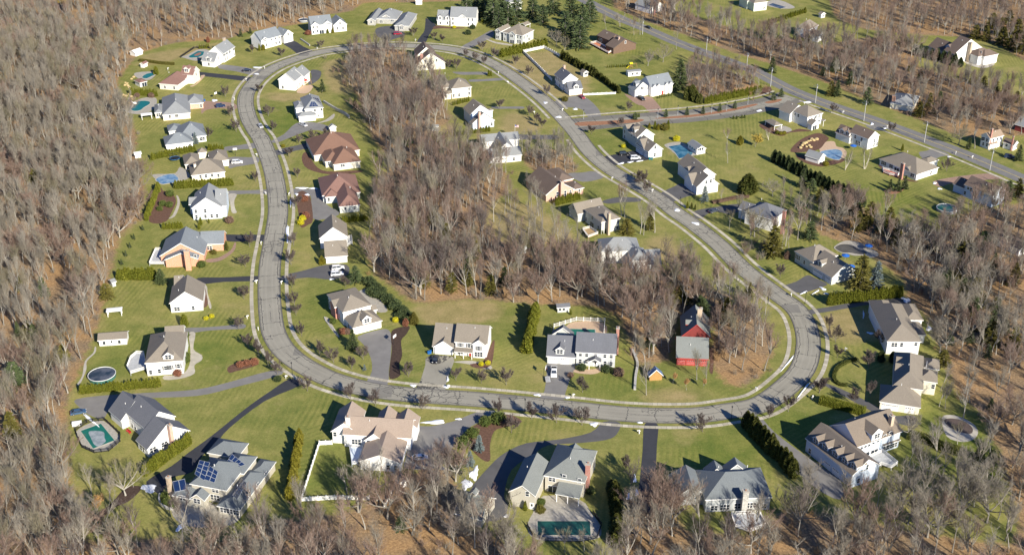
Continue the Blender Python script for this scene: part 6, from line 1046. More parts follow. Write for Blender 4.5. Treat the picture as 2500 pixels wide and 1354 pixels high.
for kd, v, p, h, lab in ((OAK[0],'v6',(750,1110),19,'huge spreading bare oak in the middle of the wood'),(OAK[1],'a6',(700,1045),13,'big bare tree in the dark mulch bed by the solar panel house'),(FOREST[0],'a6',(765,975),9,'thin bare tree beside the big mulch bed tree'),(BIRCHK[0],'d3',(245,825),7,'pale leaning birch beside the pavilion'),(BIRCHK[0],'d3',(1510,1320),11,'left white birch below the pool garden'),(BIRCHK[0],'d3',(1830,1300),12,'right white birch below the pool garden'),
 (SMALL[1],'b2',(745,165),6.5,'fan shaped bare tree above the oval hedge lawn'),(FOREST[7],'b2',(1060,745),10,'bare tree at the hedge end beside the dormer house'),(FOREST[2],'b2',(1330,480),9,'bare tree beside the white garage terrace'),(FOREST[4],'b2',(1545,372),14,'pale bare tree on the bank above the round garden ring'),(FOREST[5],'b2',(1480,790),8,'bare tree in front of the round garden ring'),(FOREST[5],'b2',(1320,720),7,'bare tree left of the round garden ring'),
 (OAK[0],'v7',(1645,505),9,'leaning bare tree on the lawn below the diagonal belt'),(FOREST[4],'v7',(1275,232),9,'slim bare tree above the big dark yew'),(FOREST[0],'v7',(1225,545),6,'very slim bare tree beside the blue spruce'),(FOREST[3],'v7',(395,665),15,'left tall bare tree of the street group'),(FOREST[0],'v7',(425,680),14,'right tall bare tree of the street group'),(FOREST[2],'v7',(672,805),14,'forked pale bare tree by the street verge'),(FOREST[4],'v7',(580,825),13,'leaning bare trunk beside the slim green cedar'),(FOREST[0],'v7',(550,815),14,'upright bare trunk beside the slim green cedar'),
 (OAK[1],'d6',(1065,885),14,'large bare tree in front of the slate roofed house'),(FOREST[3],'d6',(1860,945),15,'tall forked pale tree right of the slate roofed house'),(FOREST[4],'d6',(1640,1060),13,'bare trunk right of the big olive cedar'),(FOREST[0],'d6',(1575,1115),12,'bare trunk beside the brick end chimney'),(FOREST[5],'d6',(600,770),9,'leaning thin tree between the drive and the street'),(OAK[0],'v3',(615,545),10,'bare tree on the lawn behind the yellow slide'),(OAK[1],'v3',(740,515),12,'wide bare tree on the lawn beside the two lane road'),(FOREST[3],'v3',(500,292),11,'bare tree by the road beside the upper pole'),
 (FOREST[2],'v3',(270,258),11,'bare tree behind the dark brown house'),(OAK[0],'c6',(1160,445),11,'bare tree at the corner of the fenced lawn'),(OAK[1],'c6',(1285,510),9,'second bare tree beyond the fenced lawn'),(OAK[1],'d4',(1480,330),12,'dark bare tree across the road from the pole'),(FOREST[3],'d4',(1720,385),16,'tall pale bare tree left of the old white house'),(FOREST[3],'d4',(1940,1230),12,'pale bare trees over the shaded two storey house'),(FOREST[5],'d4',(1790,1260),10,'thin bare tree before the shaded two storey house'),(FOREST[2],'d4',(2040,1240),11,'thin bare tree at the end of the shaded two storey house'),
 (OAK[1],'v4',(1085,715),8,'dark spreading tree on the open slope at upper right'),(FOREST[3],'v3',(1270,1190),8,'reddish bare tree on the right lawn'),(BEECH[0],'b4',(820,1050),8,'tan leaved beech at the edge of the left wood'),(WILLOW[0],'b3',(735,125),13,'golden willow at the top of the left wood'),(WILLOW[0],'v3',(1500,1215),7,'golden leaved tree at the top of the diagonal belt'),(BEECH[0],'b3',(930,880),8,'tan leaved tree inside the left wood'),(BEECH[0],'a4',(700,1240),4.5,'tan leaved shrubby tree beside the barn drive'),(BEECH[0],'a4',(570,1180),4,'tan leaved shrub right of the play house'),(BEECH[0],'a4',(860,1230),3.6,'tan leaved shrub at the foot of the barn drive'),
 (BEECH[0],'d5',(1310,110),6,'orange leaved tree above the kidney pool'),(FOREST[0],'a4',(310,1290),13,'slim bare tree beside the play house'),(FOREST[4],'a4',(370,900),15,'tall bare tree left of the red garage doors'),(FOREST[5],'a4',(800,1140),11,'slim bare tree before the red garage doors'),(FOREST[0],'a4',(890,1180),9,'thin bare tree right of the red garage doors'),(OAK[0],'b1',(460,1060),11,'wide bare tree over the left wing of the bay windowed house'),(FOREST[3],'b1',(520,1090),10,'forked bare tree before the left wing of the bay windowed house'),(FOREST[7],'b1',(1600,740),8,'bare tree between dormer house and arborvitae row'),
 (FOREST[2],'a7',(560,850),9,'bare tree in the white fenced yard'),(FOREST[3],'a7',(760,860),9,'forked bare tree in the white fenced yard'),(OAK[0],'a7',(1095,1190),13,'wide bare tree below the white sedan'),(FOREST[3],'a7',(1240,900),9,'bare tree beside the tawny slope'),(FOREST[5],'a8',(1260,1330),8,'bare tree in front of the long green pool'),(FOREST[2],'a8',(1440,1320),7,'bare tree right of the long green pool'),(FOREST[5],'a8',(960,1320),7,'bare tree left of the long green pool'),(FOREST[7],'a5',(1370,880),12,'bare tree beside the clipped dome yews'),
 (OAK[1],'a5',(1480,420),15,'wide tan bare tree behind the long arborvitae row'),(FOREST[2],'a5',(1960,830),16,'tall pale bare tree in the right wood clearing'),(SMALL[2],'a5',(780,800),6,'bare tree shading the long tan roof'),(FOREST[7],'c7',(380,760),13,'leaning bare tree over the shaded tan roof'),(FOREST[2],'c7',(280,640),11,'bare tree before the saltbox house'),(FOREST[2],'v2',(330,900),13,'gray bare tree at the wood edge by the cream houses')):
    kd.place('bare_tree', GV(v, p), h, lab, 'tree', None, False, rgt)
# ------------------------------------------------ vehicles
TYRE = plain('tyre', (.02, .02, .02), .8); RIM = plain('rim', (.45, .45, .47), .35, .5, .05, metal=.6); LAMPW = plain('headlight_glass', (.7, .7, .68), .15); LAMPR = plain('tail_light_glass', (.35, .02, .02), .25)
def car(view, a, c, kind, col, label):
    A, B = GV(view, a), GV(view, c); cen = (A + B) / 2; d = B - A; rz = math.atan2(d.y, d.x); cn = 'paint_%d' % abs(hash(tuple(int(x * 1000) for x in col)))
    pm = plain(cn, col, .22, .6, .03); r = empty({'pickup': 'pickup_truck', 'suv': 'parked_suv', 'sedan': 'parked_car'}[kind], cen, rz); tag(r, label, {'pickup': 'pickup truck', 'suv': 'car', 'sedan': 'car'}[kind])
    L, W, hb, hr = dict(sedan=(4.8, 1.85, .92, 1.45), suv=(4.9, 1.95, 1.08, 1.78), pickup=(5.8, 2.0, 1.10, 1.85))[kind]
    prof = [(-L/2,.32),(-L/2,.75),(-L/2+.06,hb),(L/2-1.2,hb),(L/2-.25,hb-.2),(L/2,.62),(L/2,.32)]
    mb = MB(); n = len(prof)
    for s, y in ((0, -W/2), (1, W/2)): mb.v += [(x, y * (1 if z < hb - .05 else .95), z) for x, z in prof]
    mb.f += [tuple(range(n - 1, -1, -1)), tuple(range(n, 2 * n))] + [(i, (i+1) % n, n + (i+1) % n, n + i) for i in range(n)]; mb.m = [0] * len(mb.f)
    x0, x1 = dict(sedan=(-L/2+.35, L/2-1.05), suv=(-L/2+.05, L/2-1.15), pickup=(-.55, L/2-1.25))[kind]; t0, t1 = dict(sedan=(x0+.85, x1-.85), suv=(x0+.3, x1-.75), pickup=(x0+.2, x1-.7))[kind]
    w1, w2 = W * .47, W * .39; mb.add([(t0,-w2,hr),(t1,-w2,hr),(t1,w2,hr),(t0,w2,hr),(t0,-w2,hr-.07),(t1,-w2,hr-.07),(t1,w2,hr-.07),(t0,w2,hr-.07)], [(0,1,2,3),(0,4,5,1),(1,5,6,2),(2,6,7,3),(3,7,4,0)])
    for xa, xb in ((x0, t0), (x1, t1), ((x0 + x1) / 2, (t0 + t1) / 2)):
        for s in (-1, 1): mb.tube([(xa, s * w1, hb - .02), (xb, s * w2, hr - .03)], .055, 4, 0, False)
    if kind == 'pickup':
        mb.box((-L/2+.1, -W/2, hb - .02), (-.6, -W/2+.1, hb+.12)); mb.box((-L/2+.1, W/2-.1, hb - .02), (-.6, W/2, hb+.12)); mb.box((-L/2, -W/2, hb - .02), (-L/2+.1, W/2, hb+.12)); mb.box((-L/2+.1, -W/2+.1, hb), (-.6, W/2-.1, hb + .012), 1)
    mb.build('body', [pm, TYRE], r); g = MB()
    g.add([(x0,-w1,hb-.02),(x1,-w1,hb-.02),(x1,w1,hb-.02),(x0,w1,hb-.02),(t0,-w2,hr-.05),(t1,-w2,hr-.05),(t1,w2,hr-.05),(t0,w2,hr-.05)], [(0,1,5,4),(1,2,6,5),(2,3,7,6),(3,0,4,7)]); g.build('window', GLASS, r)
    for sx in (-1, 1):
        for sy in (-1, 1):
            wm = MB(); wm.tube([(0, -.12, 0), (0, .12, 0)], .36, 14); wh = wm.build('wheel', TYRE, r); wh.location = (sx * L * .305, sy * (W / 2 - .1), .36); q = MB(); q.tube([(0, -.13, 0), (0, .13, 0)], .21, 10); q.build('rim', RIM, wh)
            q = MB(); q.box((-.06, -.2, -.08), (.03, .2, .08)); h = q.build('headlight' if sx > 0 else 'tail_light', LAMPW if sx > 0 else LAMPR, r); h.location = (sx * (L / 2 - (.02 if sx > 0 else -.0)), sy * W * .36, .74)
    return r
BLK, NAVY, WHT, RED_, SLV = (.012, .013, .016), (.012, .03, .09), (.78, .78, .77), (.30, .012, .03), (.45, .46, .48)
for a in (('v1',(988,592),(1062,588),'sedan',BLK,'black car at the street end of the white house drive'),('v1',(766,890),(850,880),'suv',NAVY,'dark blue car on the reddish paved drive'),('v1',(1122,1032),(1152,1066),'sedan',SLV,'silver car driving down the left side of the loop road'),('v1',(1474,1032),(1508,1046),'sedan',(.5,.5,.52),'silver car before the solar panel garage door'),('v5',(1064,235),(1166,230),'suv',WHT,'white car with roof load on the drive beside the tan hipped house'),
 ('v5',(1900,1112),(1995,1102),'suv',WHT,'upper white car in front of the two car garage'),('v5',(1895,1160),(1985,1150),'suv',(.75,.76,.78),'lower white car in front of the two car garage'),('a3',(240,622),(222,692),'sedan',BLK,'black car before the white double garage'),('a3',(1290,722),(1288,824),'pickup',WHT,'white pickup on the drive of the slate roofed house'),('a7',(1090,575),(1225,562),'sedan',WHT,'white sedan parked alone on the wide gray drive'),
 ('a6',(240,380),(382,355),'sedan',(.05,.10,.18),'steel blue car beside the left woods'),('c3',(635,665),(790,658),'suv',RED_,'red car before the stone house'),('c6',(1500,1200),(1580,1250),'sedan',RED_,'red car beside the corner garage doors'),('d1',(375,625),(450,668),'suv',BLK,'black car on the brick paved drive'),('d2',(548,640),(675,632),'suv',BLK,'black car beside the triple garage'),('d2',(695,700),(848,688),'suv',WHT,'white car beside the triple garage'),
 ('d6',(230,460),(395,405),'sedan',(.06,.07,.09),'gray car on the shaded drive of the slate roofed house'),('a4',(1402,240),(1462,292),'sedan',(.05,.055,.06),'dark gray car parked at the curb near the right bend'),('v1',(1685,1160),(1745,1148),'sedan',NAVY,'dark blue car behind the red-brown hipped roof'),('v4',(2040,1300),(2120,1310),'suv',NAVY,'dark blue car beside the white cottage'),('v3',(585,222),(655,248),'sedan',BLK,'dark car on the two lane road in tree shade')):
    car(*a)
t = empty('utility_trailer', GV('a3', (1235, 840)), R(95)); tag(t, 'small gray utility trailer behind the white pickup', 'trailer'); q = MB(); q.box((-1.4,-.8,.5),(1.4,.8,.58)); [q.box((-1.4+.7*i,-.8,.58),(-1.34+.7*i,.8,.95)) for i in range(5)]; q.tube([(1.4,0,.5),(2.4,0,.5)],.05,5); q.build('bed', plain('galvanised', (.42,.43,.45), .4, .5, .1, metal=.5), t)
for s in (-1, 1): q = MB(); q.tube([(0, s*.82, .32), (0, s*1.0, .32)], .32, 12); q.build('wheel', TYRE, t)
# ------------------------------------------------ pools, fences, poles, posts
def cov(n, c, c2, sc=.35, rough=.5):
    if n in MATS: return MATS[n]
    m, t, b = newmat(n); N = NT(t); tc = N.n('ShaderNodeTexCoord').outputs['Object']; N.l(N.ramp(N.noise(sc, 4, .6, tc), (.4, c), (.62, c2)), b.inputs['Base Color']); b.inputs['Roughness'].default_value = rough; MATS[n] = m; return m
GCOV = cov('green_pool_cover', (.008, .12, .09), (.012, .145, .105)); TEAL = cov('teal_pool_cover', (.006, .13, .14), (.008, .15, .155)); ICE = cov('blue_pool_ice', (.10, .20, .32), (.26, .36, .44), .3, .25); DCOV = cov('dark_pool_cover', (.02, .035, .05), (.10, .11, .13), .3, .35); GCD = cov('dark_green_pool_cover', (.006, .055, .05), (.010, .085, .07)); KID = cov('gray_pool_cover', (.085, .08, .07), (.11, .105, .092)); WATER = cov('pool_water', (.02, .10, .15), (.10, .22, .28), .25, .1)
def pool(view, pts, mat, label, smooth=2, patch=None):
    W_ = [GV(view, p) for p in pts]; P = crom(W_, 6, True) if smooth else [Vector((p.x, p.y, 0)) for p in W_]; c = sum(P, Vector()) / len(P); r = empty('swimming_pool', (c.x, c.y, 0)); tag(r, label, 'pool'); block(P)
    n = len(P); rel = [p - c for p in P]; mb = MB(); z = .075
    bm = bmesh.new(); vs = [bm.verts.new((p.x, p.y, z)) for p in rel]; es = [bm.edges.new((vs[i], vs[(i+1) % n])) for i in range(n)]; bmesh.ops.triangle_fill(bm, edges=es, use_beauty=True)
    me = bpy.data.meshes.new('cover'); bm.to_mesh(me); bm.free(); me.materials.append(mat); inst('cover', me, r)
    for i in range(n):
        a, b_ = rel[i], rel[(i+1) % n]; oa, ob = a + a.normalized() * .45, b_ + b_.normalized() * .45
        mb.quad((a.x,a.y,.10),(b_.x,b_.y,.10),(ob.x,ob.y,.10),(oa.x,oa.y,.10)); mb.quad((a.x,a.y,.05),(b_.x,b_.y,.05),(b_.x,b_.y,.10),(a.x,a.y,.10)); mb.quad((oa.x,oa.y,.0),(ob.x,ob.y,.0),(ob.x,ob.y,.10),(oa.x,oa.y,.10))
    mb.build('coping', CONC, r)
    if patch:
        q = [GV(view, p) - c for p in patch[0]]; q = crom(q, 4, True); inst('puddle', MB_poly(q, .085, patch[1]), r)
def MB_poly(q, z, mat): mb = MB(); mb.add([(p.x, p.y, z) for p in q], [tuple(range(len(q)))]); return mb.mesh('puddle', mat)
pool('c1',[(225,660),(490,508),(715,530),(600,640),(480,688),(285,698)],TEAL,'rectangular pool with a teal cover behind the upper left white house',0,([(380,630),(470,570),(570,550),(560,600),(470,640)],plain('leafy_puddle',(.28,.14,.10),.6)))
pool('c4',[(455,390),(545,322),(690,302),(712,330),(620,380),(530,415)],TEAL,'small curved pool beside the red roofed pool house'); pool('c4',[(238,1000),(320,925),(385,862),(500,848),(600,868),(590,915),(490,975),(420,1030),(300,1045)],TEAL,'kidney shaped teal covered pool with a white slide'); pool('c8',[(85,1190),(200,1125),(330,1095),(425,1105),(495,1185),(420,1240),(300,1262),(180,1270)],ICE,'light blue frozen pool beside the cream house')
pool('a6',[(328,512),(495,452),(608,590),(432,658)],GCOV,'pool with a bright green cover and frozen gray puddle',0,([(395,520),(460,512),(520,525),(525,570),(535,600),(480,640),(440,625),(415,575)],cov('gray_ice',(.20,.24,.25),(.33,.36,.37),.5,.4))); pool('a8',[(1003,1038),(1492,1038),(1500,1168),(1008,1168)],GCD,'long rectangular pool with a dark green cover',0); pool('a3',[(1425,376),(1655,382),(1660,460),(1440,455)],GCOV,'green covered pool inside the white fence',0); pool('d2',[(1245,518),(1410,488),(1500,540),(1600,612),(1560,660),(1400,690),(1340,600)],WATER,'teal pool behind the gray-beige house',0)
pool('d3',[(1105,1025),(1330,982),(1445,1012),(1450,1090),(1390,1155),(1200,1100)],ICE,'blue frozen pool with the tan paver terrace'); pool('d5',[(1045,330),(1140,278),(1280,272),(1390,312),(1480,370),(1600,405),(1620,450),(1490,460),(1330,432),(1200,428),(1090,382)],KID,'gray covered kidney pool above the dark tan house'); pool('v3',[(1612,42),(1645,28),(1760,62),(1712,74)],DCOV,'dark pool beside the pale green house',0); pool('b2',[(1372,590),(1440,578),(1540,605),(1605,660),(1590,705),(1500,690),(1400,640)],plain('brown_pool_cover',(.10,.075,.065),.8),'round brown covered pool ringed by pale stone')
sheet('patio','b2',[(1350,575),(1420,548),(1520,572),(1620,630),(1652,700),(1600,758),(1500,770),(1390,722)],.03,CONC,'pale stone ring round the brown covered pool','patio')
def roundpool(view, p, rad, mat, h, label, wall=None):
    r = empty('round_pool', GV(view, p)); tag(r, label, 'pool'); mb = MB(); mb.tube([(0,0,0),(0,0,h)], rad, 36, 0, False); mb.build('side', wall or plain('pool_side', (.25, .27, .28), .5), r); q = MB(); q.prism([(rad*.97*math.cos(i*math.pi/18), rad*.97*math.sin(i*math.pi/18)) for i in range(36)], h-.12, h-.08); q.build('cover', mat, r)
    q = MB(); q.tube([(rad*math.cos(i*math.pi/18), rad*math.sin(i*math.pi/18), h) for i in range(37)], .1, 5); q.build('rim', TRIM, r)
roundpool('a1',(995,1275),4.4,DCOV,1.25,'round raised pool with a dark cover beside the lower left hedge',plain('green_pool_side',(.05,.14,.11),.5)); roundpool('v8',(1560,622),4.2,cov('green_gray_cover',(.01,.12,.08),(.10,.13,.14),.25),1.25,'round raised pool with a green cover on the shaded right lawn'); roundpool('c2',(1265,290),3.0,DCOV,1.2,'round raised pool beside the front gabled white house')
def trampoline(view, p, rad, label):
    r = empty('trampoline', GV(view, p)); tag(r, label, 'trampoline'); q = MB(); q.prism([(rad*.9*math.cos(i*.2618), rad*.9*math.sin(i*.2618)) for i in range(24)], .86, .9); q.build('mat', plain('black_mat', (.015,.018,.022), .6), r); q = MB(); q.tube([(rad*math.cos(i*.2618), rad*math.sin(i*.2618), .9) for i in range(25)], .14, 6); q.build('pad', plain('blue_pad', (.03,.13,.30), .5), r)
    q = MB(); [q.tube([(rad*1.05*math.cos(i*1.047), rad*1.05*math.sin(i*1.047), 0), (rad*1.05*math.cos(i*1.047), rad*1.05*math.sin(i*1.047), 2.7)], .045, 5) for i in range(6)]; q.tube([(rad*1.05*math.cos(i*.2618), rad*1.05*math.sin(i*.2618), 2.7) for i in range(25)], .035, 4)
    for i in range(48): a = i*.1309; q.tube([(rad*1.03*math.cos(a), rad*1.03*math.sin(a), .9), (rad*1.03*math.cos(a), rad*1.03*math.sin(a), 2.65)], .012, 3, 0, False)
    q.build('net', plain('dark_net', (.03,.035,.05), .7), r)
trampoline('c8',(432,830),2.3,'blue trampoline with a safety net behind the hedge'); 
def fence(view, pts, h, label, mat=None, gap=2.4, solid=True, name='fence'):
    P = [GV(view, p) for p in pts]; r = empty(name, P[0]); tag(r, label, name.replace('_', ' ')); mat = mat or TRIM; pn, ps = MB(), []
    for i in range(len(P) - 1):
        a, c = P[i] - P[0], P[i + 1] - P[0]; d = c - a; n = max(1, round(d.length / gap)); u = d.normalized(); nr = Vector((-u.y, u.x, 0)) * .03
        for j in range(n + (i == len(P) - 2)): ps.append(a + d * j / n)
        b = lambda p, q, z0, z1: pn.add([p-nr+Vector((0,0,z0)), q-nr+Vector((0,0,z0)), q+nr+Vector((0,0,z0)), p+nr+Vector((0,0,z0)), p-nr+Vector((0,0,z1)), q-nr+Vector((0,0,z1)), q+nr+Vector((0,0,z1)), p+nr+Vector((0,0,z1))], [(0,3,2,1),(4,5,6,7),(0,1,5,4),(1,2,6,5),(2,3,7,6),(3,0,4,7)])
        if solid: b(a, c, .08, h * .78); b(a, c, h * .86, h * .94)
        else: [b(a, c, h * f, h * f + .08) for f in (.2, .9)]; [b(a + u * (.18 * k), a + u * (.18 * k + .04), .05, h * .95) for k in range(int(d.length / .18))]
    pn.build('panel', mat, r); me = None
    for p in ps:
        if me is None: q = MB(); q.box((-.09,-.09,0),(.09,.09,h+.06)); q.box((-.12,-.12,h+.06),(.12,.12,h+.14)); me = q.mesh('post', mat)
        inst('post', me, r, p)
for a in (('c6',[(662,548),(972,480),(1225,615)],1.7,'white panel fence along the back of the upper fenced lawn'),('c6',[(664,552),(880,760),(1092,975)],1.7,'long white panel fence on the street side of the fenced lawn'),('v2',[(1945,790),(2210,778)],1.2,'short white fence between the two dormered houses'),('a7',[(440,450),(335,455),(188,915)],1.6,'white fence down the left side of the back yard'),('a7',[(188,915),(460,900),(745,905)],1.6,'white fence along the bottom of the back yard'),('a7',[(865,970),(905,900),(955,790)],1.4,'broken white fence section beside the leafless trees')): fence(*a)
fence('a3',[(1285,402),(1290,362),(1490,302),(1745,312),(1737,412)],1.5,'white picket fence round the green covered pool',None,2.4,False); IRON = plain('black_iron', (.02,.02,.022), .5); fence('a6',[(300,560),(285,510),(380,445),(525,425),(655,545),(655,600),(560,680),(440,695),(340,650),(300,560)],1.2,'black iron fence round the green pool cover',IRON,2.0,False); fence('a8',[(905,1080),(960,1180),(1100,1225),(1400,1235),(1560,1200),(1600,1080),(1520,960)],1.2,'black iron fence round the long green pool',IRON,2.2,False); fence('c1',[(10,690),(380,440),(650,400),(830,450)],1.2,'dark fence behind the rectangular teal pool',IRON,2.2,False)
def wall_(view, pts, h, w_, label):
    P = crom([GV(view, p) for p in pts], 4); mb = MB()
    for i in range(len(P) - 1):
        a, c = P[i], P[i+1]; d = (c-a).normalized(); nr = Vector((-d.y, d.x, 0)) * w_ / 2; z = Vector((0,0,h)); mb.add([a-nr, c-nr, c+nr, a+nr, a-nr+z, c-nr+z, c+nr+z, a+nr+z], [(4,5,6,7),(0,1,5,4),(2,3,7,6),(3,0,4,7),(1,2,6,5)])
    tag(mb.build('stone_wall', STONE), label, 'wall')
wall_('c5',[(930,790),(1130,910),(1300,1000),(1375,1060)],1.3,.6,'gray retaining wall below the rocky knoll'); wall_('a3',[(1985,560),(2035,680),(2020,800),(2012,920)],.6,.8,'low stone wall between the slate roofed house and the barn lot'); wall_('a6',[(985,1040),(980,1100),(1030,1150),(1090,1165)],.8,.5,'curved gray stone wall beside the solar panel patio'); wall_('a2',[(965,535),(985,580),(1060,660)],.3,.4,'low stone edging by the brick front'); wall_('c2',[(1195,690),(1300,760),(1395,830)],.9,.5,'slanting white stone wall beside the short dark drive')
POLEM = plain('weathered_pole', (.36,.36,.35), .8, .2, .1); BLKP = plain('black_metal', (.025,.026,.028), .5); GALV = plain('gray_metal', (.38,.40,.42), .4)
for v, p, h in (('v4',(105,715),10.5),('v4',(475,850),10),('v4',(875,1000),10.5),('v4',(1375,1175),10.5),('d4',(1945,715),10.5),('v3',(570,285),9),('v3',(1430,575),9.5),('v3',(1097,440),9.5)):
    r = empty('utility_pole', GV(v, p), R(32)); tag(r, 'tall gray utility pole beside the two lane road', 'pole'); q = MB(); q.tube([(0,0,-.2),(0,0,h)],[.22,.13],8); q.build('pole', POLEM, r); q = MB(); q.box((-.07,-1.2,h-.7),(.07,1.2,h-.55)); [q.tube([(0,y,h-.55),(0,y,h-.35)],.05,5) for y in (-1.1,-.5,.5,1.1)]; q.build('crossarm', POLEM, r); q = MB(); q.tube([(0,0,h-2.2),(0,1.4,h-1.7),(0,2.0,h-1.7)],.05,5); q.box((-.14,1.8,h-1.82),(.14,2.5,h-1.66)); q.build('lamp_arm', GALV, r); q = MB(); q.tube([(.3,0,h-2.2),(.3,0,h-1.3)],.2,8); q.build('transformer', GALV, r)
for v, p in (('o',(1282,1005)),('o',(714,915)),('o',(1785,1023)),('o',(1965,741)),('o',(1660,507)),('d1',(660,930)),('d1',(965,880)),('d1',(1480,850)),('d1',(1710,815)),('v2',(1945,985)),('d1',(2035,720))):
    r = empty('street_lamp', GV(v, p)); tag(r, 'slim street lamp on the ' + ('entry road' if v in ('d1', 'v2') else 'loop road verge'), 'lamp'); q = MB(); q.tube([(0,0,0),(0,0,.5),(0,0,4.4)],[.14,.08,.06],8); q.build('pole', GALV if v in ('d1', 'v2') else BLKP, r); q = MB(); q.tube([(0,0,4.4),(0,0,4.9),(0,0,5.1)],[.16,.26,.05],8); q.build('lantern', BLKP, r)
for v, p in (('a2',(300,205)),('a2',(213,548)),('a2',(322,660)),('a2',(545,212)),('a2',(590,1130)),('a3',(345,905)),('a3',(1460,985)),('b1',(205,360)),('b1',(1617,82)),('a4',(1382,1250)),('a4',(1720,330)),('a5',(450,862)),('v1',(1018,668)),('v1',(922,828)),('v1',(1172,570)),('v5',(1278,175)),('v5',(1312,905)),('v5',(1272,1222)),('v5',(1542,500)),('v5',(1352,492)),('v2',(1243,610)),('v2',(1322,690)),('v2',(1540,940)),('v2',(1770,918)),('v4',(703,938)),('v4',(1073,1060)),('v4',(1635,1275)),('v4',(1770,1310)),('v7',(318,368)),('v7',(650,470)),('v7',(410,495)),('c2',(1555,900)),('c3',(1048,790)),('a8',(1952,222)),('b3',(1850,775)),('b2',(280,418))):
    g = GV(v, p); r = empty('mailbox', g, rgt.uniform(0, 6.28)); tag(r, 'white post mailbox by the curb near the ' + near(g), 'mailbox'); q = MB(); q.box((-.08,-.08,0),(.08,.08,1.35)); q.box((-.1,-.1,1.35),(.1,.1,1.42)); q.build('post', TRIM, r); q = MB(); q.box((-.06,-.42,.95),(.06,.42,1.05)); q.box((-.13,-.62,1.05),(.13,-.05,1.32)); q.build('box', TRIM, r)
SNOW = plain('old_snow', (.80, .82, .85), .6, .3, .05, .8)
for v, c, sx, sy, sl_ in (('a7',(1280,267),95,16,-3),('a7',(1475,243),28,6,-2),('a6',(890,985),60,38,6),('a6',(410,418),60,14,40),('a7',(1600,690),34,50,-30),('a7',(1535,780),40,44,-10),('a8',(1910,640),16,40,0),('a8',(1860,810),26,30,0),('a8',(1930,770),16,34,0),('a8',(710,992),22,16,0),('d5',(820,1090),60,24,24),('d5',(470,1160),70,14,-24),('d5',(690,1150),70,12,-30),('d5',(880,1178),44,12,10),('a4',(1840,1240),60,12,-52),('v5',(1650,438),50,7,2),('v5',(1740,440),34,5,0),('v5',(1555,560),6,34,0),('v5',(1530,810),12,70,0),('v5',(1690,492),22,8,0),('v5',(1605,490),12,10,0),('v7',(855,620),22,13,6),('v7',(1010,730),30,10,14),('a2',(1032,166),24,7,-3),('a2',(1825,1195),26,9,0),('a3',(35,882),26,10,0),('a3',(340,825),10,24,0),('a3',(330,895),26,10,0),('a3',(1143,966),34,9,4),('a3',(1410,990),22,7,0),('a3',(1650,1228),36,20,0),('a3',(2060,1212),24,7,2),('b1',(208,271),20,6,2),('d3',(885,200),66,11,0),('d3',(1955,560),26,18,0),('d3',(2165,636),30,9,0),('d3',(95,342),40,14,-6),('d4',(1335,512),28,9,0),('d4',(1120,905),30,14,0),('d4',(1195,990),36,12,10),('c4',(1862,840),56,20,0),('d2',(700,742),44,8,-10),('d2',(570,760),50,10,-12),('d2',(830,726),50,8,-8),('c1',(2100,970),60,14,0),('v2',(1740,968),24,7,0),('v2',(1630,850),16,8,0),('v2',(1878,902),18,8,0),('v1',(1115,560),36,6,0),('v1',(1105,612),18,5,0),('a5',(1040,365),40,22,18),('a5',(695,690),34,10,8),('a5',(630,510),8,40,0),('a5',(1270,645),30,24,0),('a6',(1150,1310),40,22,-30),('b2',(80,120),50,10,-50),('d1',(2210,815),36,12,-10),('a8',(100,545),36,14,0)):
    n = 22; pts = []
    for i in range(n):
        a = 6.283 * i / n; k = 1 + .22 * math.sin(3 * a + c[0]) + rgt.uniform(-.22, .22); x, y = sx * math.cos(a) * k, sy * math.sin(a) * k; pts.append((c[0] + x, c[1] + y + x * math.tan(R(sl_)) * (1 if abs(sl_) < 60 else 0)))
    P = [GV(v, p) for p in pts]; ce = sum(P, Vector()) / n; mb = MB(); vs = [(p.x - ce.x, p.y - ce.y, .0) for p in P] + [((p.x - ce.x) * .78, (p.y - ce.y) * .78, .12 + rgt.uniform(0, .07)) for p in P] + [(0, 0, .2)]
    mb.add(vs, [(i, (i+1) % n, n + (i+1) % n, n + i) for i in range(n)] + [(n + i, n + (i+1) % n, 2 * n) for i in range(n)]); o = mb.build('snow_patch', SNOW, None, True); o.location = (ce.x, ce.y, .06)
    tag(o, 'melting snow patch near the ' + near(ce), 'snow')
def hoop(view, p, rz, near_):
    r = empty('basketball_hoop', GV(view, p), R(rz)); tag(r, 'basketball hoop beside the ' + near_, 'hoop'); q = MB(); q.tube([(0,.6,0),(0,.6,3),(0,.1,3.4)],.07,6); q.build('pole', BLKP, r); q = MB(); q.box((-.9,-.03,2.9),(.9,.03,3.95)); q.build('backboard', TRIM, r); q = MB(); q.tube([(.23*math.cos(i*.52), -.3+.23*math.sin(i*.52), 3.05) for i in range(13)],.02,4); q.build('rim', plain('orange_rim',(.5,.12,.03),.5), r)
hoop('c4',(1895,820),60,'reddish paved drive'); hoop('c8',(1545,760),10,'paved drive of the trampoline house'); hoop('a8',(385,690),60,'dark looping drive'); hoop('a2',(1650,800),60,'curved drive'); hoop('a3',(1215,800),80,'pickup drive')
def umbrella(view, p, label, col=(.02,.12,.45)):
    r = empty('patio_umbrella', GV(view, p)); tag(r, label, 'umbrella'); q = MB(); q.tube([(0,0,0),(0,0,2.5)],.04,6); q.build('pole', GALV, r); q = MB(); ring = [(1.6*math.cos(i*.785), 1.6*math.sin(i*.785), 2.05) for i in range(8)]; q.add(ring + [(0,0,2.65)] + [(x*.96, y*.96, z-.14) for x,y,z in ring], [(i,(i+1)%8,8) for i in range(8)] + [(i,9+i,9+(i+1)%8,(i+1)%8) for i in range(8)]); q.build('canopy', plain('blue_canvas',col,.7), r)
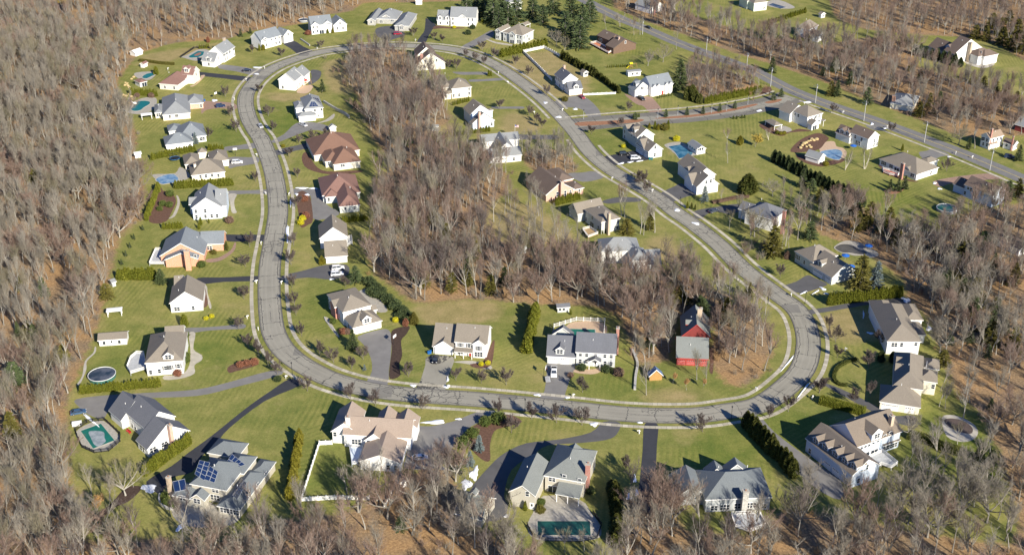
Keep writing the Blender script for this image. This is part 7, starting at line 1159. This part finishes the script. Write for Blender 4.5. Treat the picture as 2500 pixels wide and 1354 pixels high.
umbrella('d3',(1640,985),'blue patio umbrella behind the long white brown roofed house'); umbrella('d5',(1225,560),'blue umbrella at the back of the dark tan house'); umbrella('d5',(1655,380),'bright blue umbrella on the kidney pool terrace'); umbrella('d5',(1325,760),'blue umbrella at the dark tan house corner')
def bin_(view, p, col, label):
    r = empty('wheelie_bin', GV(view, p), rgt.uniform(0, 6)); tag(r, label, 'bin'); q = MB(); q.add([(-.26,-.3,0),(.26,-.3,0),(.26,.3,0),(-.26,.3,0),(-.32,-.38,1),(.32,-.38,1),(.32,.38,1),(-.32,.38,1)],[(0,1,5,4),(1,2,6,5),(2,3,7,6),(3,0,4,7)]); m = plain('bin_%d' % int(col[2]*1000), col, .5); q.build('body', m, r); q = MB(); q.box((-.35,-.42,1.0),(.35,.42,1.08)); q.build('lid', m, r)
bin_('a3',(172,598),(.02,.13,.40),'left blue bin at the white garage corner'); bin_('a3',(188,592),(.02,.13,.40),'right blue bin at the white garage corner'); bin_('d2',(975,705),(.01,.16,.20),'left teal bin below the triple garage'); bin_('d2',(1010,706),(.01,.16,.20),'right teal bin below the triple garage'); bin_('c4',(1670,855),(.02,.13,.40),'blue bin at the end of the brick garage')
r = empty('flagpole', GV('v2', (1378, 1152))); tag(r, 'white flagpole with a striped flag on the upper lawn', 'flagpole'); q = MB(); q.tube([(0,0,0),(0,0,7.5)],[.07,.04],8); q.build('pole', TRIM, r); q = MB(); FR, FB = plain('flag_red',(.40,.03,.04),.8), plain('flag_blue',(.03,.05,.22),.8)
for i in range(13):
    z = 7.3 - i * .095; x0 = .75 if i < 7 else .05
    for j in range(6): a, b_ = x0 + (1.75 - x0) * j / 6, x0 + (1.75 - x0) * (j + 1) / 6; q.quad((a, .12*math.sin(a*4), z-.095), (b_, .12*math.sin(b_*4), z-.095), (b_, .12*math.sin(b_*4), z), (a, .12*math.sin(a*4), z), i % 2)
[q.quad((a, .12*math.sin(a*4), 6.635), (a+.175, .12*math.sin((a+.175)*4), 6.635), (a+.175, .12*math.sin((a+.175)*4), 7.3), (a, .12*math.sin(a*4), 7.3), 2) for a in (.05,.225,.4,.575)]
q.build('flag', [FR, TRIM, FB], r)
BOULD = plain('golden_boulder', (.44, .34, .17), .9, .2, .3, 1.5)
def boulder(view, p, s, label):
    rg = random.Random(int(p[0] * 7 + p[1])); bm = bmesh.new(); bmesh.ops.create_icosphere(bm, subdivisions=2, radius=s); f = [Vector((rg.gauss(0,1), rg.gauss(0,1), rg.gauss(0,1))).normalized() for _ in range(6)]
    for v in bm.verts:
        n = v.co.normalized(); v.co *= .8 + .22 * max(n.dot(k) for k in f); v.co.z *= .7
    me = bpy.data.meshes.new('boulder'); bm.to_mesh(me); bm.free(); me.materials.append(BOULD); g = GV(view, p); tag(inst('boulder', me, None, (g.x, g.y, s * .3), rg.uniform(0, 6)), label, 'boulder', label, share=True)
for p in [(770,960),(800,920),(830,890),(865,875),(900,850),(935,840),(960,820),(915,920),(870,940),(990,835),(1040,820),(940,950)]: boulder('d3', p, rgt.uniform(.7, 1.2), 'golden boulder in the mulched pool garden')
for p in [(130,500),(155,530),(180,560),(120,550),(200,590),(170,510),(250,430),(290,390)]: boulder('c4', p, rgt.uniform(.6, 1.0), 'golden boulder left of the red roofed pool house')
for p in [(90,740),(140,760),(200,720),(240,770),(150,880),(210,900),(60,900),(270,820),(110,930)]: boulder('c4', p, rgt.uniform(.7, 1.1), 'pale boulder of the rockery behind the pool slide')
r = empty('pool_slide', GV('c4', (330, 890))); tag(r, 'curved white slide running into the kidney shaped pool', 'slide'); P = [GV('c4', p, z) - GV('c4', (330, 890)) for p, z in (((195,800),2.2),((225,845),1.6),((270,880),1.0),((345,895),.3))]; P = [Vector((p.x, p.y, z)) for p, z in zip(P, (2.2, 1.6, 1.0, .3))]; q = MB(); q.tube(P, .42, 8); q.build('chute', TRIM, r); q = MB(); q.tube([(P[0].x, P[0].y, 0), P[0]], .1, 6); q.tube([(P[1].x, P[1].y, 0), P[1]], .1, 6); q.build('support', GALV, r)
def playset(view, p, rz, roof, label):
    r = empty('playset', GV(view, p), R(rz)); tag(r, label, 'playset'); wd = plain('play_wood', (.42,.25,.10), .8); q = MB(); [q.tube([(x,y,0),(x,y,2.6)],.07,5) for x in (-.7,.7) for y in (-.7,.7)]; q.box((-.75,-.75,1.2),(.75,.75,1.3)); q.tube([(.7,0,2.3),(3.4,0,2.3)],.07,5); [q.tube([(3.4,y,0),(3.4,0,2.3)],.06,5) for y in (-.9,.9)]; q.build('frame', wd, r); q = MB(); q.add([(-.9,-.9,2.5),(.9,-.9,2.5),(.9,.9,2.5),(-.9,.9,2.5),(-.9,0,3.2),(.9,0,3.2)],[(0,1,5,4),(2,3,4,5),(0,4,3),(1,2,5)]); q.build('canopy', roof, r); q = MB(); q.add([(-.75,-.3,1.25),(-.75,.3,1.25),(-2.6,.3,.2),(-2.6,-.3,.2)],[(0,1,2,3)]); q.add([(-.75,-.3,1.4),(-.75,-.3,1.25),(-2.6,-.3,.2),(-2.6,-.3,.35)],[(0,1,2,3)]); q.add([(-.75,.3,1.4),(-.75,.3,1.25),(-2.6,.3,.2),(-2.6,.3,.35)],[(0,1,2,3)]); q.build('slide', roof, r)
playset('v6',(1415,940),20,plain('green_plastic',(.02,.22,.12),.5),'wooden swing set with a green canopy in the tan clearing'); playset('c5',(610,480),40,plain('red_plastic',(.5,.05,.04),.5),'toy climbing frame with red slide behind the twin peaked house'); playset('d1',(250,165),20,plain('yellow_plastic',(.65,.55,.02),.5),'play frame with a bright yellow slide behind the garden shed')
r = empty('garden_bench', GV('a6', (725, 525)), R(-45)); tag(r, 'red garden bench on the walk beside the green pool cover', 'bench'); q = MB(); q.box((-1.1,-.3,.4),(1.1,.3,.48)); q.box((-1.1,.24,.48),(1.1,.3,1.0)); q.build('seat', plain('red_paint',(.45,.03,.03),.5), r); [MBleg.build('leg', plain('red_paint',(.45,.03,.03),.5), r) for MBleg in [(lambda m, x, y: (m.box((x-.04,y-.04,0),(x+.04,y+.04,.4)), m)[1])(MB(), x, y) for x in (-1,1) for y in (-.25,.25)]]
r = empty('storage_box', GV('a6', (300, 465)), R(15)); tag(r, 'white storage box beside the steel blue car', 'box'); q = MB(); q.box((-1.4,-.6,0),(1.4,.6,1.15)); q.build('body', TRIM, r); q = MB(); q.box((-1.45,-.65,1.15),(1.45,.65,1.25)); q.build('lid', TRIM, r)
# ------------------------------------------------ each remaining repeat gets its place among its like
byl = {}
for o in UNIQ: byl.setdefault(o['label'], []).append(o)
for lab, os_ in byl.items():
    if len(os_) < 2: continue
    P = [proj(tuple(o.location)) for o in os_]; hor = max(p[0] for p in P) - min(p[0] for p in P) >= max(p[1] for p in P) - min(p[1] for p in P)
    order = [o for _, o in sorted(zip([p[0] if hor else -p[1] for p in P], os_), key=lambda q: q[0])]; n = len(order)
    for i, o in enumerate(order):
        a, b_ = ('leftmost', 'rightmost') if hor else ('nearest', 'farthest'); od = {1: '2nd', 2: '3rd'}.get(i, '%dth' % (i + 1))
        o['label'] = lab + ', ' + (a if i == 0 else b_ if i == n - 1 else (od + (' from left' if hor else ' nearest'))); o['group'] = o.get('group') or lab
for o in COL.objects:
    l = o.get('label')
    if l and len(l.split()) > 16: print('LONG', len(l.split()), l)
